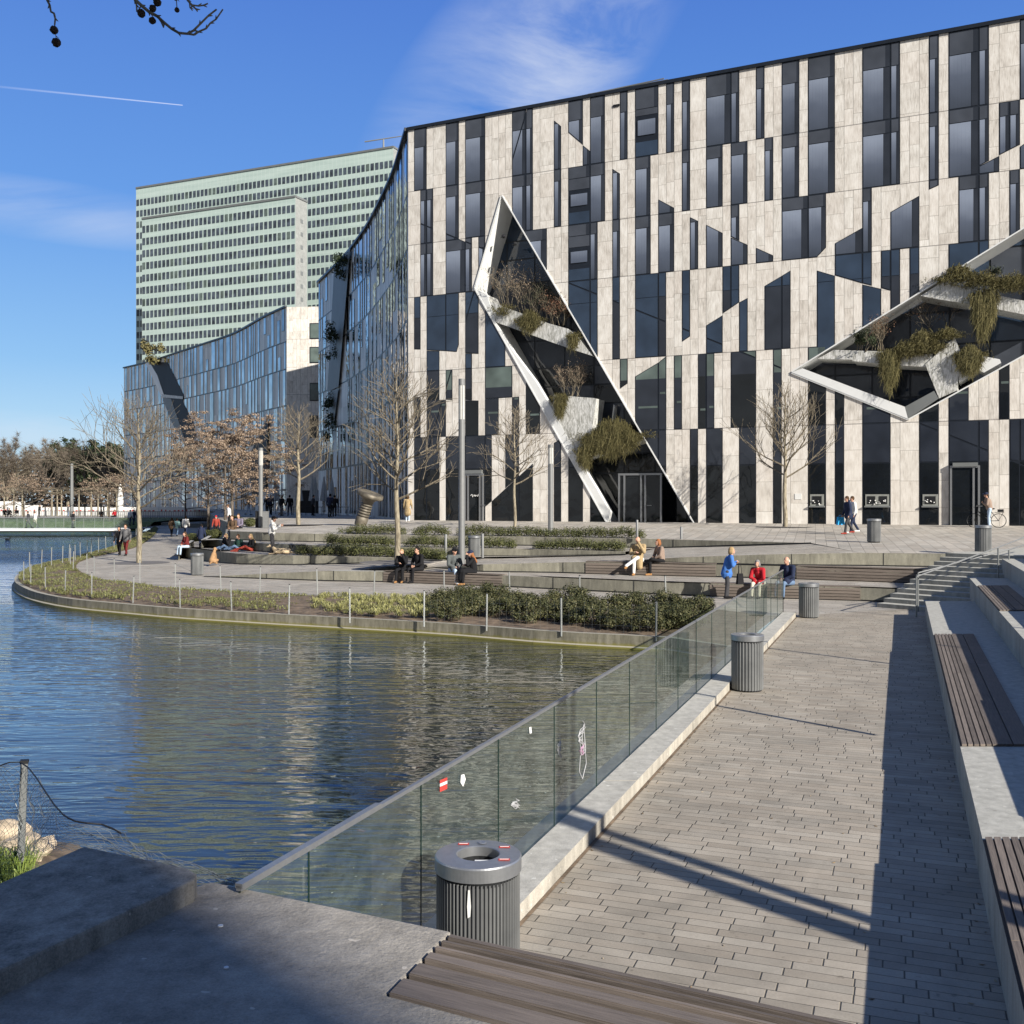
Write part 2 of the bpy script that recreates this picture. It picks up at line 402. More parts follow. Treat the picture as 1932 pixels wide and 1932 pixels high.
WP('R', [(1123, 1298), (1298, 1198), (1298, 1500), (1123, 1518)], 2)
WP('R', [(1358, 1085), (1416, 1080), (1416, 1135), (1358, 1162)], 2)
WR('R', 1540, 1723, 2, (1662,)); WR('R', 1848, 1908, 2)
# row 3
WP('B', [(232, 200), (297, 195), (297, 772), (232, 770)], 3)
WP('B', [(370, 185), (582, 170), (582, 790), (370, 780)], 3); WP('B', [(582, 170), (722, 150), (722, 802), (582, 790)], 3)
WP('B', [(370, 785), (508, 790), (508, 1012), (370, 1022)], 3); WP('B', [(800, 145), (945, 130), (945, 822), (800, 812)], 3)
WP('B', [(800, 816), (870, 819), (870, 990), (800, 997)], 3); WP('B', [(1025, 120), (1243, 100), (1243, 965), (1025, 975)], 3)
WR('E', 218, 543, 3, (460,)); WR('E', 715, 797, 3); WR('E', 968, 1230, 3); WR('E', 1230, 1317, 3)
WP('E', [(1500, 345), (1588, 338), (1588, 1090), (1500, 1150)], 3)
WP('G', [(32, 965), (215, 850), (215, 1262), (32, 1275)], 3)
WP('G', [(218, 300), (312, 288), (312, 770), (218, 832)], 3); WP('G', [(312, 288), (410, 280), (410, 705), (312, 770)], 3)
WP('G', [(410, 705), (500, 655), (500, 1240), (410, 1250)], 3)
WP('G', [(697, 520), (890, 405), (890, 1212), (697, 1225)], 3); WP('G', [(890, 405), (988, 345), (988, 1205), (890, 1212)], 3)
WP('G', [(1295, 345), (1497, 405), (1497, 1320), (1295, 1340)], 3)
WP('G', [(1500, 150), (1812, 128), (1812, 490), (1500, 400)], 3); WP('G', [(1812, 128), (1918, 118), (1918, 515), (1812, 490)], 3)
WP('F', [(118, 695), (328, 745), (328, 1060), (118, 1180)], 3)
WP('F', [(330, 300), (440, 290), (440, 765), (330, 735)], 3)
WR('F', 440, 547, 3); WR('F', 655, 765, 3); WR('F', 1100, 1437, 3); WR('F', 1437, 1550, 3)
# row 4
WP('B', [(232, 1305), (297, 1310), (297, 1760), (232, 1770)], 4)
WP('B', [(370, 1022), (508, 1015), (508, 1338), (370, 1338)], 4); WP('B', [(370, 1338), (578, 1342), (578, 1755), (370, 1770)], 4)
WP('B', [(582, 1012), (650, 1008), (650, 1340), (582, 1337)], 4); WP('B', [(800, 997), (868, 992), (868, 1345), (800, 1340)], 4)
WP('B', [(800, 1345), (945, 1348), (945, 1745), (800, 1755)], 4); WP('B', [(1025, 975), (1318, 960), (1318, 1312), (1025, 1330)], 4)
WP('B', [(1025, 1332), (1167, 1322), (1167, 1738), (1025, 1745)], 4); WP('B', [(1320, 1310), (1395, 1305), (1395, 1730), (1320, 1735)], 4)
WR('B', 1477, 1630, 4)
WP('E', [(793, 1340), (877, 1335), (877, 1620), (793, 1680)], 4)
WP('D', [(968, 72), (1225, -85), (1225, 670), (968, 680)], 4); WP('D', [(1225, -85), (1315, -140), (1315, 665), (1225, 670)], 4)
WR('D', 1408, 1492, 4); WR('D', 1675, 1860, 4, (1765,)); WR('G', 315, 592, 4); WR('G', 790, 888, 4)
WR('H', 1187, 1390, 4); WR('H', 1495, 1598, 4); WR('I', 115, 437, 4); WR('I', 763, 987, 4); WR('I', 1100, 1325, 4); WR('I', 1670, 1787, 4)
# row 5
WR('C', 228, 370, 5); WR('C', 370, 505, 5); WR('C', 582, 728, 5); WR('C', 728, 800, 5); WR('C', 800, 1025, 5)
WP('C', [(1025, 665), (1090, 662), (1090, 1400), (1025, 1465)], 5)
WP('C', [(1242, 655), (1395, 648), (1395, 1118), (1242, 1255)], 5)
WP('C', [(1090, 1400), (1395, 1118), (1395, 1620), (1090, 1620)], 5); WP('C', [(1395, 1118), (1550, 975), (1550, 1618), (1395, 1620)], 5)
WP('D', [(60, 820), (130, 772), (130, 1700), (60, 1700)], 5)
WR('D', 210, 375, 5); WR('D', 458, 620, 5); WR('D', 968, 1225, 5); WR('D', 1225, 1315, 5); WR('D', 1585, 1672, 5)
WR('H', 28, 212, 5); WR('H', 403, 592, 5); WR('H', 790, 888, 5); WR('H', 1187, 1390, 5); WR('H', 1495, 1598, 5)
WR('I', 115, 437, 5); WR('I', 763, 987, 5); WR('I', 1100, 1440, 5); WR('I', 1440, 1557, 5); WR('I', 1787, 1932, 5); WR('I', 1932, 2030, 5)
# beyond the right edge of the view, same rhythm
_r = random.Random(5)
for row in range(6):
    k = 80
    while k < 100:
        w = _r.choice([1, 2, 2, 3]); g_ = _r.choice([1, 1, 2, 3])
        WIN.append(([(k * MOD, ZR[row + 1]), ((k + w) * MOD, ZR[row + 1]), ((k + w) * MOD, ZR[row]), (k * MOD, ZR[row])], row, False)); k += w + g_

def travertine():
    m, g, b = material('travertine cladding'); co = g.coord('Object'); u, y, z = g.sep(co)[:3]
    row = 0.0
    for q in ZR[1:6]: row = g.m('ADD', row, g.m('GREATER_THAN', z, q))
    k = g.m('FLOOR', g.m('DIVIDE', u, MOD)); fk = g.m('FRACT', g.m('DIVIDE', u, MOD))
    pr = g.m('FLOOR', g.m('DIVIDE', k, 2.0)); merge = g.m('GREATER_THAN', g.wn(pr, row), 0.45)
    odd = g.m('SUBTRACT', k, g.m('MULTIPLY', pr, 2.0))
    cell = g.m('SUBTRACT', k, g.m('MULTIPLY', odd, merge))
    dl = g.m('ADD', fk, g.m('MULTIPLY', g.m('MULTIPLY', odd, merge), 9.0))
    dr = g.m('ADD', g.m('SUBTRACT', 1.0, fk), g.m('MULTIPLY', g.m('MULTIPLY', g.m('SUBTRACT', 1.0, odd), merge), 9.0))
    vj = g.m('LESS_THAN', g.m('MINIMUM', dl, dr), 0.022)
    ph = g.wn(cell, g.m('ADD', row, 7.0)); hh = g.m('DIVIDE', g.m('ADD', z, g.m('MULTIPLY', ph, 1.4)), g.m('MULTIPLY_ADD', g.wn(cell, 3.0), 0.7, 1.15))
    hi = g.m('FLOOR', hh); fh = g.m('FRACT', hh); hj = g.m('LESS_THAN', g.m('MINIMUM', fh, g.m('SUBTRACT', 1.0, fh)), 0.010)
    rj = 0.0
    for q in ZR[1:6]: rj = g.m('ADD', rj, g.m('LESS_THAN', g.m('ABSOLUTE', g.m('SUBTRACT', z, q)), 0.022))
    tone = g.wn(g.m('ADD', cell, 0.5), hi)
    off = g.comb(g.m('MULTIPLY', tone, 40.0), 0.0, g.m('MULTIPLY', hi, 3.7))
    va = g.n('ShaderNodeVectorMath', operation='ADD'); g.L(co, va.inputs[0]); g.L(off, va.inputs[1]); cv = va.outputs[0]
    st = g.noise(g.mapping(cv, (14, 14, 1.1)), 1.6, 6, 0.7, 0.3); cl = g.noise(g.mapping(cv, (1.6, 1.6, 0.8)), 1.5, 4)
    lowz = g.rng(z, -0.5, 6.0, 0.0, 1.0)
    strength = g.m('MULTIPLY_ADD', lowz, 0.75, 0.55)
    t = g.m('ADD', g.m('MULTIPLY', g.m('SUBTRACT', st, 0.5), strength), g.m('ADD', g.m('MULTIPLY', tone, 0.16), g.m('MULTIPLY', cl, 0.75)))
    c = g.ramp(t, [(0.10, (0.33, 0.305, 0.27)), (0.36, (0.60, 0.565, 0.51)), (0.58, (0.76, 0.73, 0.675)), (0.80, (0.88, 0.86, 0.81))])
    warm = g.wn(g.m('ADD', cell, 2.2), g.m('ADD', hi, 1.0)); c = g.mix(g.m('MULTIPLY', warm, 0.20), c, (0.74, 0.64, 0.56, 1))
    c = g.mix(g.m('MULTIPLY', hj, 0.45), c, (0.20, 0.18, 0.15, 1)); c = g.mix(g.m('MULTIPLY', vj, 0.75), c, (0.07, 0.06, 0.055, 1))
    c = g.mix(g.m('MULTIPLY', rj, 0.7, clamp=True), c, (0.07, 0.06, 0.06, 1))
    g.L(c, b.inputs['Base Color']); b.inputs['Roughness'].default_value = 0.65; b.inputs['Specular IOR Level'].default_value = 0.3
    g.L(g.bump(st, 0.12, 0.01), b.inputs['Normal']); return m
M['stone'] = travertine()
def glassmat(name, col, blind=False, rough=0.03, var=0.25, f=0.5):
    m, g, b = material(name); co = g.coord('Object'); u, y, z = g.sep(co)[:3]
    wob = g.noise(g.mapping(co, (0.5, 0.5, 0.5)), 1.2, 2)
    if blind:
        fr = 0.0
        for a, bq in zip(ZR[:4], ZR[1:5]):
            inr = g.m('MULTIPLY', g.m('LESS_THAN', z, a), g.m('GREATER_THAN', z, bq))
            fr = g.m('ADD', fr, g.m('MULTIPLY', inr, g.m('DIVIDE', g.m('SUBTRACT', z, bq), a - bq)))
        k = g.wn(g.m('FLOOR', g.m('DIVIDE', u, MOD * 3)), g.m('FLOOR', g.m('DIVIDE', z, 3.6)))
        t = g.m('ADD', g.m('ADD', g.m('MULTIPLY', fr, 0.75), g.m('MULTIPLY', wob, 0.25)), g.m('MULTIPLY', k, 0.12))
        stripes = g.m('MULTIPLY', g.m('LESS_THAN', g.m('FRACT', g.m('DIVIDE', u, 0.18)), 0.07), 0.18)
        c = g.ramp(g.m('SUBTRACT', t, g.m('MULTIPLY', stripes, 0.3)), [(0.1, (0.045, 0.055, 0.075)), (0.45, (0.10, 0.12, 0.165)), (0.75, (0.25, 0.29, 0.37))])
    else:
        c = g.ramp(wob, [(0.3, tuple(q * (1 - var) for q in col)), (0.7, tuple(q * (1 + var) for q in col))])
    g.L(c, b.inputs['Base Color']); b.inputs['Roughness'].default_value = rough; b.inputs['Specular IOR Level'].default_value = f
    g.L(g.bump(g.noise(co, 0.45, 2), 0.11, 0.4), b.inputs['Normal']); return m
M['blind'] = glassmat('glass over blind', None, True)
M['gl_grey'] = glassmat('grey transom glass', (0.060, 0.068, 0.085))
M['gl_dark'] = glassmat('dark glass', (0.026, 0.031, 0.042))
M['gl_blue'] = glassmat('blue glass', (0.028, 0.046, 0.078), f=0.6)
M['gl_shop'] = glassmat('shop glass', (0.010, 0.012, 0.014), f=0.6)
M['gl_green'] = glassmat('pale interior glass', (0.10, 0.13, 0.12), var=0.4)

bld = empty('office_building', F0, FROT, 'large travertine and glass office block with slanted cut-out terraces on the right', 'building')
mb = MB()
outer = [(0, -0.6), (50, -0.6), (50, 25.85), (0, 25.85)]
def face2d(loops, y, flip=False):
    tri = geometry.tessellate_polygon([[Vector((p[0], p[1], 0)) for p in l] for l in loops]); fl = [p for l in loops for p in l]
    v = [(p[0], y, p[1]) for p in fl]; fs = []
    for t in tri:
        a, b_, c_ = (Vector(v[i]) for i in t); nrm = (b_ - a).cross(c_ - a)
        if (nrm.y > 0) != flip: t = (t[0], t[2], t[1])
        fs.append(tuple(t))
    return v, fs
mb.add(*face2d([outer, ccw(CUT1)[::-1], ccw(CUT2)[::-1]], 0.0))
mb.poly([(50, 0, -0.6), (50, 30, -0.6), (50, 30, 25.85), (50, 0, 25.85)])
mb.poly([(0, 0.3, 25.8), (50, 0.3, 25.8), (50, 30, 25.8), (0, 30, 25.8)][::1])
mb.poly([(50, 30, -0.6), (6, 30, -0.6), (6, 30, 25.85), (50, 30, 25.85)])
mb.build('wall', M['stone'], bld)
mb = MB(); mb.box(-0.05, 50, -0.10, 0.35, 25.85, 26.05); mb.build('roof_edge', M['dark_frame'], bld)
mb = MB(); mb.box(0, 50, -0.06, 0.0, -0.5, -0.03); mb.build('plinth', M['dark_frame'], bld)
# roof parapet rail set back
mb = MB(); mb.box(12.5, 17.6, 0.7, 1.2, 26.05, 26.42); mb.beam((11.8, 0.6, 26.3), (17.4, 0.6, 26.45), 0.06, 0.06); mb.build('roof_cover', M['grey_panel'], bld)
pieces = []
for poly, row, sp in WIN:
    ps = [ccw(poly)]
    for cut in (CUT1, CUT2):
        nx = []
        for p in ps:
            nx += subtract(p, cut)
        ps = nx
    for p in ps:
        if len(p) >= 3 and abs(area(p)) > 0.06: pieces.append((p, row, sp))
def key(pc):
    p = pc[0]; u = sum(a[0] for a in p) / len(p); return -abs(area(p)) * (1 if u < 37 else 0.01)
pieces.sort(key=key)
PM = [M['dark_frame'], M['blind'], M['gl_grey'], M['gl_dark'], M['gl_blue'], M['gl_shop'], M['gl_green']]
rw = random.Random(3)
def window(p, row, sp, fm, pm):
    fm.poly([(a[0], -0.012, a[1]) for a in ccw(p)])
    q = inset(p, 0.045)
    if len(q) < 3: return
    us = [a[0] for a in q]; zs = [a[1] for a in q]; u0, u1 = min(us), max(us); zt = ZR[row]; h = ZR[row] - ZR[row + 1]
    def part(poly, mi, y=-0.03):
        poly = clean(poly)
        if len(poly) >= 3 and abs(area(poly)) > 0.004: pm.mi = mi; pm.poly([(a[0], y, a[1]) for a in ccw(poly)])
    if row <= 2:
        zs_ = zt - h * (0.30 if row == 0 else 0.20)
        top = clip(q, 0, -1, -zs_); low = clip(q, 0, 1, zs_ - 0.04)
        us_ = u0 + (u1 - u0) * (0.76 if u1 - u0 > 0.6 else 0.62)
        a = clip(top, 1, 0, us_ + 0.1); b_ = clip(top, -1, 0, -(us_ + 0.1)); part(a, 2); part(b_, 3)
        if sp:
            zc0 = zt - h * 0.40; zc1 = zt - h * 0.76
            part(clip(clip(low, 0, -1, -zc0), 0, 1, zs_), 2); part(clip(low, 0, 1, zc1 - 0.1), 4)
            mid = clip(clip(low, 0, -1, -(zc1 + 0.15)), 0, 1, zc0 - 0.15)
            if len(mid) >= 3: part(inset(mid, 0.13) or mid, 6 if rw.random() < 0.0 else 1, -0.06)
        else:
            part(clip(low, 1, 0, us_), 1); part(clip(low, -1, 0, -us_ - 0.02), 3)
    elif row == 3:
        zs_ = zt - h * 0.28
        part(clip(q, 0, -1, -zs_), 4); part(clip(q, 0, 1, zs_ - 0.03), 4 if rw.random() < 0.65 else 3)
    elif row == 4:
        k = rw.random(); zs_ = zt - h * 0.3
        part(clip(q, 0, -1, -zs_), 3 if k < .55 else 6); low = clip(q, 0, 1, zs_); part(low, 5 if k < .6 else 3)
        if k > .35 and len(low) >= 3:
            zz_ = zs_ - h * rw.uniform(.15, .5); st_ = clip(clip(low, 0, 1, zz_), 0, -1, -(zz_ - .12)); st_ = clip(st_, -1, 0, -(u0 + (u1 - u0) * rw.uniform(.1, .4))) if len(st_) > 2 else st_
            if len(st_) > 2: part(st_, 6, -.034)  # pale strip painted on the pane for a line of ceiling lights
    else:
        zs_ = 3.35
        part(clip(q, 0, -1, -zs_), 3); part(clip(q, 0, 1, zs_ - 0.06), 5)
rest_f, rest_p = MB(), MB()
for i, (p, row, sp) in enumerate(pieces):
    if i < 99:
        fm, pm = MB(), MB(); window(p, row, sp, fm, pm)
        w = fm.build('window', M['dark_frame'], bld)
        if pm.f: pm.build('pane', PM, w)
    else: window(p, row, sp, rest_f, rest_p)
o = rest_f.build('windows', M['dark_frame'], bld, 'stuff'); rest_p.build('panes', PM, o, 'stuff')
# ---------------- cut-out terraces
def reveal(cut, depth, name, skip=()):
    pts = ccw(cut); m_ = MB()
    cu = sum(a[0] for a in pts) / len(pts); cz = sum(a[1] for a in pts) / len(pts)
    n = len(pts)
    for i in range(n):
        a = pts[i]; b_ = pts[(i + 1) % n]
        if i in skip: continue
        m_.poly([(a[0], -0.06, a[1]), (a[0], depth, a[1]), (b_[0], depth, b_[1]), (b_[0], -0.06, b_[1])])
    m_.build(name, M['white_metal'], bld)
    # slim white edge trim proud of the stone
    tr = MB()
    for i in range(n):
        if i in skip: continue
        a = Vector((pts[i][0], 0, pts[i][1])); b_ = Vector((pts[(i + 1) % n][0], 0, pts[(i + 1) % n][1]))
        d = (b_ - a).normalized(); off = Vector((d.z, 0, -d.x)) * 0.07
        v = [a, b_, b_ + off, a + off]
        tr.add([(q.x, -0.08, q.z) for q in v] + [(q.x, 0.02, q.z) for q in v], [(0,1,2,3), (7,6,5,4), (0,4,5,1), (1,5,6,2), (2,6,7,3), (3,7,4,0)])
    tr.build('edge_trim', M['white_metal'], bld)
c1 = ccw(CUT1); skip1 = [i for i in range(4) if c1[i][1] < 0 and c1[(i + 1) % 4][1] < 0]
reveal(CUT1, 2.1, 'cut_reveal', skip1)
reveal(CUT2, 2.3, 'cut_reveal')
def backglass(cut, depth, xs, zs, mats):
    f_ = MB(); f_.add(*face2d([ccw(cut)], depth)); f_.build('terrace_glazing', mats[0], bld)
    p_ = MB()
    for i in range(len(xs) - 1):
        for j in range(len(zs) - 1):
            q = ccw(cut); a, b_, c_, d_ = xs[i] + .05, xs[i + 1] - .05, zs[j] + .05, zs[j + 1] - .05
            q = clip(q, 1, 0, b_); q = clip(q, -1, 0, -a) if len(q) > 2 else q; q = clip(q, 0, 1, d_) if len(q) > 2 else q; q = clip(q, 0, -1, -c_) if len(q) > 2 else q
            q = clean(q)
            if len(q) >= 3 and abs(area(q)) > 0.02:
                zc = (c_ + d_) / 2; k = rw.random(); p_.mi = 0 if zc > 15 else (1 if zc > 10 and k < .6 else (2 if k < 0.8 else 3))
                p_.poly([(v[0], depth - 0.03, v[1]) for v in q])
    p_.build('pane', mats[1:], bld)
backglass(CUT1, 2.1, [2, 6.3, 8.3, 10.4, 12.4, 14.4, 16.4, 18.4, 22], [-0.1, 3.0, 4.2, 5.6, 7.4, 8.6, 9.8, 11.6, 13.6, 15.4, 17.0, 18.2, 22],
          [M['dark_frame'], M['gl_blue'], M['gl_dark'], M['gl_shop'], M['gl_grey']])
backglass(CUT2, 2.3, [23 + 2.0 * i for i in range(12)], [3.5, 5.2, 7.0, 8.4, 9.8, 11.6, 13.2, 14.8, 16.6, 18.4, 22], [M['dark_frame'], M['gl_blue'], M['gl_blue'], M['gl_dark'], M['gl_grey']])
def band(name, pts, y0, y1, mat, parent=bld):
    m_ = MB(); p = ccw(clean(pts)); n = len(p)
    v, f = face2d([p], y0); m_.add(v, f)
    v, f = face2d([p], y1, True); m_.add(v, f)
    for i in range(n):
        a, b_ = p[i], p[(i + 1) % n]
        m_.poly([(a[0], y0, a[1]), (a[0], y1, a[1]), (b_[0], y1, b_[1]), (b_[0], y0, b_[1])])
    return m_.build(name, mat, parent)
def planter_white():
    m, g, b = material('streaked white planter'); co = g.coord('Object')
    n = g.noise(g.mapping(co, (6, 6, 1.2)), 2.0, 6, 0.7, 1.0)
    g.L(g.ramp(n, [(0.38, (0.24, 0.24, 0.21)), (0.60, (0.70, 0.70, 0.68))]), b.inputs['Base Color']); b.inputs['Roughness'].default_value = 0.5
    g.L(g.bump(n, 0.3, 0.03), b.inputs['Normal']); return m
M['planter_white'] = planter_white()
band('balcony_planter', [FU('B', 1045, 155), FU('B', 1090, 235), FU('B', 1400, 350), FU('E', 0, 940), FU('E', 215, 1000), FU('E', 330, 1090), FU('E', 500, 1308), FU('E', 240, 1225), FU('E', 0, 1140), FU('B', 1150, 465)], -0.02, 1.7, M['planter_white'])
band('balcony_planter', [FU('D', 65, 280), FU('D', 210, 292), FU('D', 510, 315), FU('D', 545, 322), FU('D', 470, 840), FU('D', 300, 1010), FU('D', 30, 545)], -0.04, 1.4, M['planter_white'])
band('balcony_planter', [FU('D', 480, 800), FU('D', 1060, 775), FU('D', 1085, 805), FU('D', 760, 870), FU('D', 470, 980), FU('D', 330, 1040)], 0.0, 1.4, M['planter_white'])
band('sloped_fin', [FU('D', 600, 690), FU('D', 640, 365), FU('D', 655, 370), FU('D', 610, 700)], 1.5, 1.9, M['white_metal'])
band('balcony_planter', [FU('F', 765, 825), FU('F', 1040, 655), FU('F', 1400, 770), FU('F', 1932, 880), FU('F', 2200, 940), FU('F', 2200, 1120), FU('F', 1932, 1035), FU('F', 1380, 925), FU('F', 1040, 875)], -0.03, 1.9, M['planter_white'])
band('balcony_planter', [FU('G', 1300, 1340), FU('G', 1480, 1240), FU('F', 340, 1450), FU('F', 500, 1500), FU('F', 900, 1480), FU('F', 900, 1630), FU('F', 500, 1605), FU('F', 0, 1560), FU('G', 1690, 1350)], -0.03, 1.9, M['planter_white'])
band('balcony_planter', [FU('F', 820, 1600), FU('F', 1150, 1290), FU('F', 1230, 1490), FU('F', 1185, 1810), FU('I', 1180, 230), FU('I', 975, 320), FU('I', 845, 0)], -0.10, 1.6, M['planter_white'])
band('balcony_planter', [FU('F', 1205, 1480), FU('F', 1400, 1490), FU('F', 1660, 1540), FU('F', 1675, 1580), FU('F', 1480, 1690), FU('F', 1420, 1660), FU('F', 1200, 1800)], -0.02, 1.7, M['white_metal'])
band('cut_frame', [FU('G', 1010, 1495), FU('I', 625, 550), FU('I', 590, 415), FU('I', 0, 195), FU('G', 1130, 1450)], -0.10, 0.6, M['white_metal'])
band('cut_frame', [FU('I', 625, 550), FU('I', 590, 415), FU('I', 920, 235), FU('I', 970, 322)], -0.10, 0.6, M['grey_panel'])
band('cut_frame', [FU('A', 915, 1860), FU('D', 670, 1728), FU('D', 700, 1600), FU('D', 550, 1340), FU('D', 470, 1210), FU('B', 1760, 1400), FU('B', 1600, 1130), FU('B', 1350, 800), FU('B', 1150, 470), FU('B', 1050, 155)], -0.05, 0.35, M['white_metal'])
# dark inner face of the upper left reveal, two spot lamps
m_ = MB(); a = CUT1[0]
for (cx, cy) in ((1180, 1277), (1310, 1360)):
    p = FU('A', cx, cy); m_.tube((p[0], 0.3, p[1]), (p[0] + .25, 0.1, p[1]), 0.03, 0.03, 6); m_.ball((p[0] + .3, 0.05, p[1]), 0.13, 8, 6)
m_.build('spot_lamp', M['black'], bld)
# entrance inside the left cut
def frame_door(name, p0, p1, y, parts, handle=True, head=0.0):
    (u0, zb), (u1, zt) = p0, p1; zb = -0.02
    fr = MB()
    for q in [u0] + list(parts) + [u1]: fr.box(q - 0.05, q + 0.05, y - 0.06, y + 0.06, zb, zt)
    fr.box(u0 - .05, u1 + .05, y - 0.065, y + 0.065, zt, zt + 0.12)
    d = fr.build(name, M['steel'], bld)
    pn = MB(); pn.mi = 0; xs = [u0] + list(parts) + [u1]
    for a, b_ in zip(xs, xs[1:]): pn.poly([(a + .06, y, zb + .02), (b_ - .06, y, zb + .02), (b_ - .06, y, zt - .02), (a + .06, y, zt - .02)])
    pn.build('pane', M['gl_shop'], d)
    if handle:
        h_ = MB(); c_ = (xs[-2] + 0.12); h_.beam((c_, y - .1, 1.0), (c_ + .3, y - .1, 1.0), .03, .03); h_.build('handle', M['steel'], d)
    return d
a = FU('D', 765, 1720); b_ = FU('D', 1240, 1180)
frame_door('entrance_door', a, b_, 0.55, [FU('D', 825, 1500)[0], FU('D', 1015, 1500)[0], FU('D', 1062, 1500)[0]])
a = FU('C', 812, 1625); b_ = FU('C', 1010, 1110)
d = frame_door('shop_door', a, b_, -0.12, [FU('C', 845, 1500)[0], FU('C', 978, 1500)[0]])
s_ = MB(); p = FU('C', 812, 1100); q = FU('C', 1005, 1058); s_.box(p[0], q[0], -0.24, -0.06, p[1] + .05, q[1] + .05); s_.build('sign_board', M['grey_panel'], d)
s_ = MB(); bx0 = FU('C', 876, 1345)[0]; zz = FU('C', 876, 1340)[1]; pts = []
for i in range(26):
    t = i / 25; pts.append((bx0 + t * 0.62, -0.155, zz + 0.09 * math.sin(t * 21) * (1 - .75 * t) + (0.12 if i % 9 == 4 else 0)))
s_.path([Vector(q) for q in pts], 0.011, 4); s_.build('door_lettering', M['white'], d)
a = FU('I', 1110, 1750); b_ = FU('I', 1425, 1100)
d = frame_door('shop_door', a, b_, -0.12, [FU('I', 1365, 1500)[0]])
s_ = MB(); p = FU('I', 1130, 1090); q = FU('I', 1412, 1042); s_.box(p[0], q[0], -0.26, -0.07, p[1], q[1]); s_.build('sign_board', M['grey_panel'], d)
# shop displays
def display(c, x0, x1, y0, y1, lab, seed):
    rr = random.Random(seed); (u0, zb), (u1, zt) = FU(c, x0, y1), FU(c, x1, y0)
    e = empty('shop_display', F0 + FT * ((u0 + u1) / 2) - FN * 0.04, FROT, lab, 'display', 'jewellery displays in the ground floor shop windows')
    w = (u1 - u0) / 2; k = MB(); k.box(-w, w, -0.02, 0.02, zb, zt); k.build('back_board', simple('display board', (0.25, 0.26, 0.24), 0.7), e)
    k = MB(); k.box(-w - .05, w + .05, -0.10, 0.0, zb - 0.08, zb); k.build('shelf', M['grey_panel'], e)
    n = 2 if w > 0.5 else 1; k = MB()
    for i in range(n):
        cx = -w + (i + .5) * 2 * w / n; s = min(w / n, .4) * .68; k.box(cx - s, cx + s, -0.04, -0.02, zb + .1, zt - .1)
    k.build('picture', M['black'], e); k = MB()
    for i in range(7 * n): x = rr.uniform(-w * .7, w * .7); k.ball((x, -0.06, zb + rr.uniform(.05, .32)), rr.uniform(.02, .045), 6, 4)
    k.build('ornament', M['white'], e)
display('H', 1215, 1370, 1400, 1530, 'single framed jewellery display in the shop window right of the bare plaza tree', 1)
display('I', 145, 412, 1400, 1530, 'wide shop window display with two dark framed pictures behind the leftward bin', 2)
display('I', 790, 965, 1400, 1530, 'small shop window display with one dark box left of the potted box shrub', 3)
# paper notice on the stone
p = FU('H', 1078, 1425); m_ = MB(); m_.box(p[0] - .18, p[0] + .18, -0.02, 0.0, p[1] - .16, p[1] + .16)
m_.build('notice', M['white'], bld)
p = FU('T', 768, 303); m_ = MB(); m_.box(p[0] - .2, p[0] + .2, -0.05, 0.0, p[1] - .07, p[1] + .07); m_.build('vent', M['black'], bld)

# ---------------- curved wings
def shade_stone(name, col):
    m, g, b = material(name); co = g.coord('UV'); s, z, _ = g.sep(co)[:3]
    k = g.m('FLOOR', g.m('DIVIDE', s, 0.48)); t = g.wn(k, g.m('FLOOR', g.m('DIVIDE', z, 3.6)))
    j = g.m('LESS_THAN', g.m('FRACT', g.m('DIVIDE', s, 0.96)), 0.03)
    n = g.noise(g.mapping(co, (6, 0.8, 1)), 1.5, 4)
    c = g.ramp(g.m('ADD', g.m('MULTIPLY', t, 0.5), g.m('MULTIPLY', n, 0.5)), [(0.25, tuple(q * .75 for q in col)), (0.75, tuple(q * 1.2 for q in col))])
    c = g.mix(g.m('MULTIPLY', j, 0.6), c, (0.05, 0.05, 0.05, 1))
    g.L(c, b.inputs['Base Color']); b.inputs['Roughness'].default_value = 0.42; b.inputs['Specular IOR Level'].default_value = 0.35; return m
M['wing_stone'] = shade_stone('wing cladding', (0.64, 0.62, 0.58))
def mirrorglass(name, col):
    m, g, b = material(name); co = g.coord('Object')
    g.L(g.ramp(g.noise(co, 0.3, 2), [(0.3, tuple(q * .6 for q in col)), (0.7, tuple(q * 1.5 for q in col))]), b.inputs['Base Color'])
    b.inputs['Roughness'].default_value = 0.03; b.inputs['Metallic'].default_value = 1.0
    g.L(g.bump(g.noise(co, 0.9, 2), 0.12, 0.25), b.inputs['Normal']); return m
M['mirror_glass'] = mirrorglass('mirroring glass', (0.42, 0.42, 0.425))
def catmull(pts, n=14):
    out = []; P_ = [pts[0] * 2 - pts[1]] + pts + [pts[-1] * 2 - pts[-2]]
    for i in range(1, len(P_) - 2):
        for k in range(n):
            t = k / n; a, b_, c_, d_ = P_[i-1], P_[i], P_[i+1], P_[i+2]
            out.append(0.5 * ((2*b_) + (c_-a)*t + (2*a-5*b_+4*c_-d_)*t*t + (3*b_-a-3*c_+d_)*t**3))
    out.append(pts[-1]); return out
class Curve:
    def __init__(s, pts, smooth=True):
        s.p = catmull(pts) if smooth else pts; s.l = [0]
        for a, b_ in zip(s.p, s.p[1:]): s.l.append(s.l[-1] + (b_ - a).length)
        s.len = s.l[-1]
    def at(s, t):
        t = max(0, min(s.len - 1e-4, t))
        for i in range(len(s.l) - 1):
            if s.l[i + 1] >= t: break
        f = (t - s.l[i]) / max(1e-6, s.l[i + 1] - s.l[i]); d = (s.p[i + 1] - s.p[i]).normalized()
        return s.p[i].lerp(s.p[i + 1], f), d
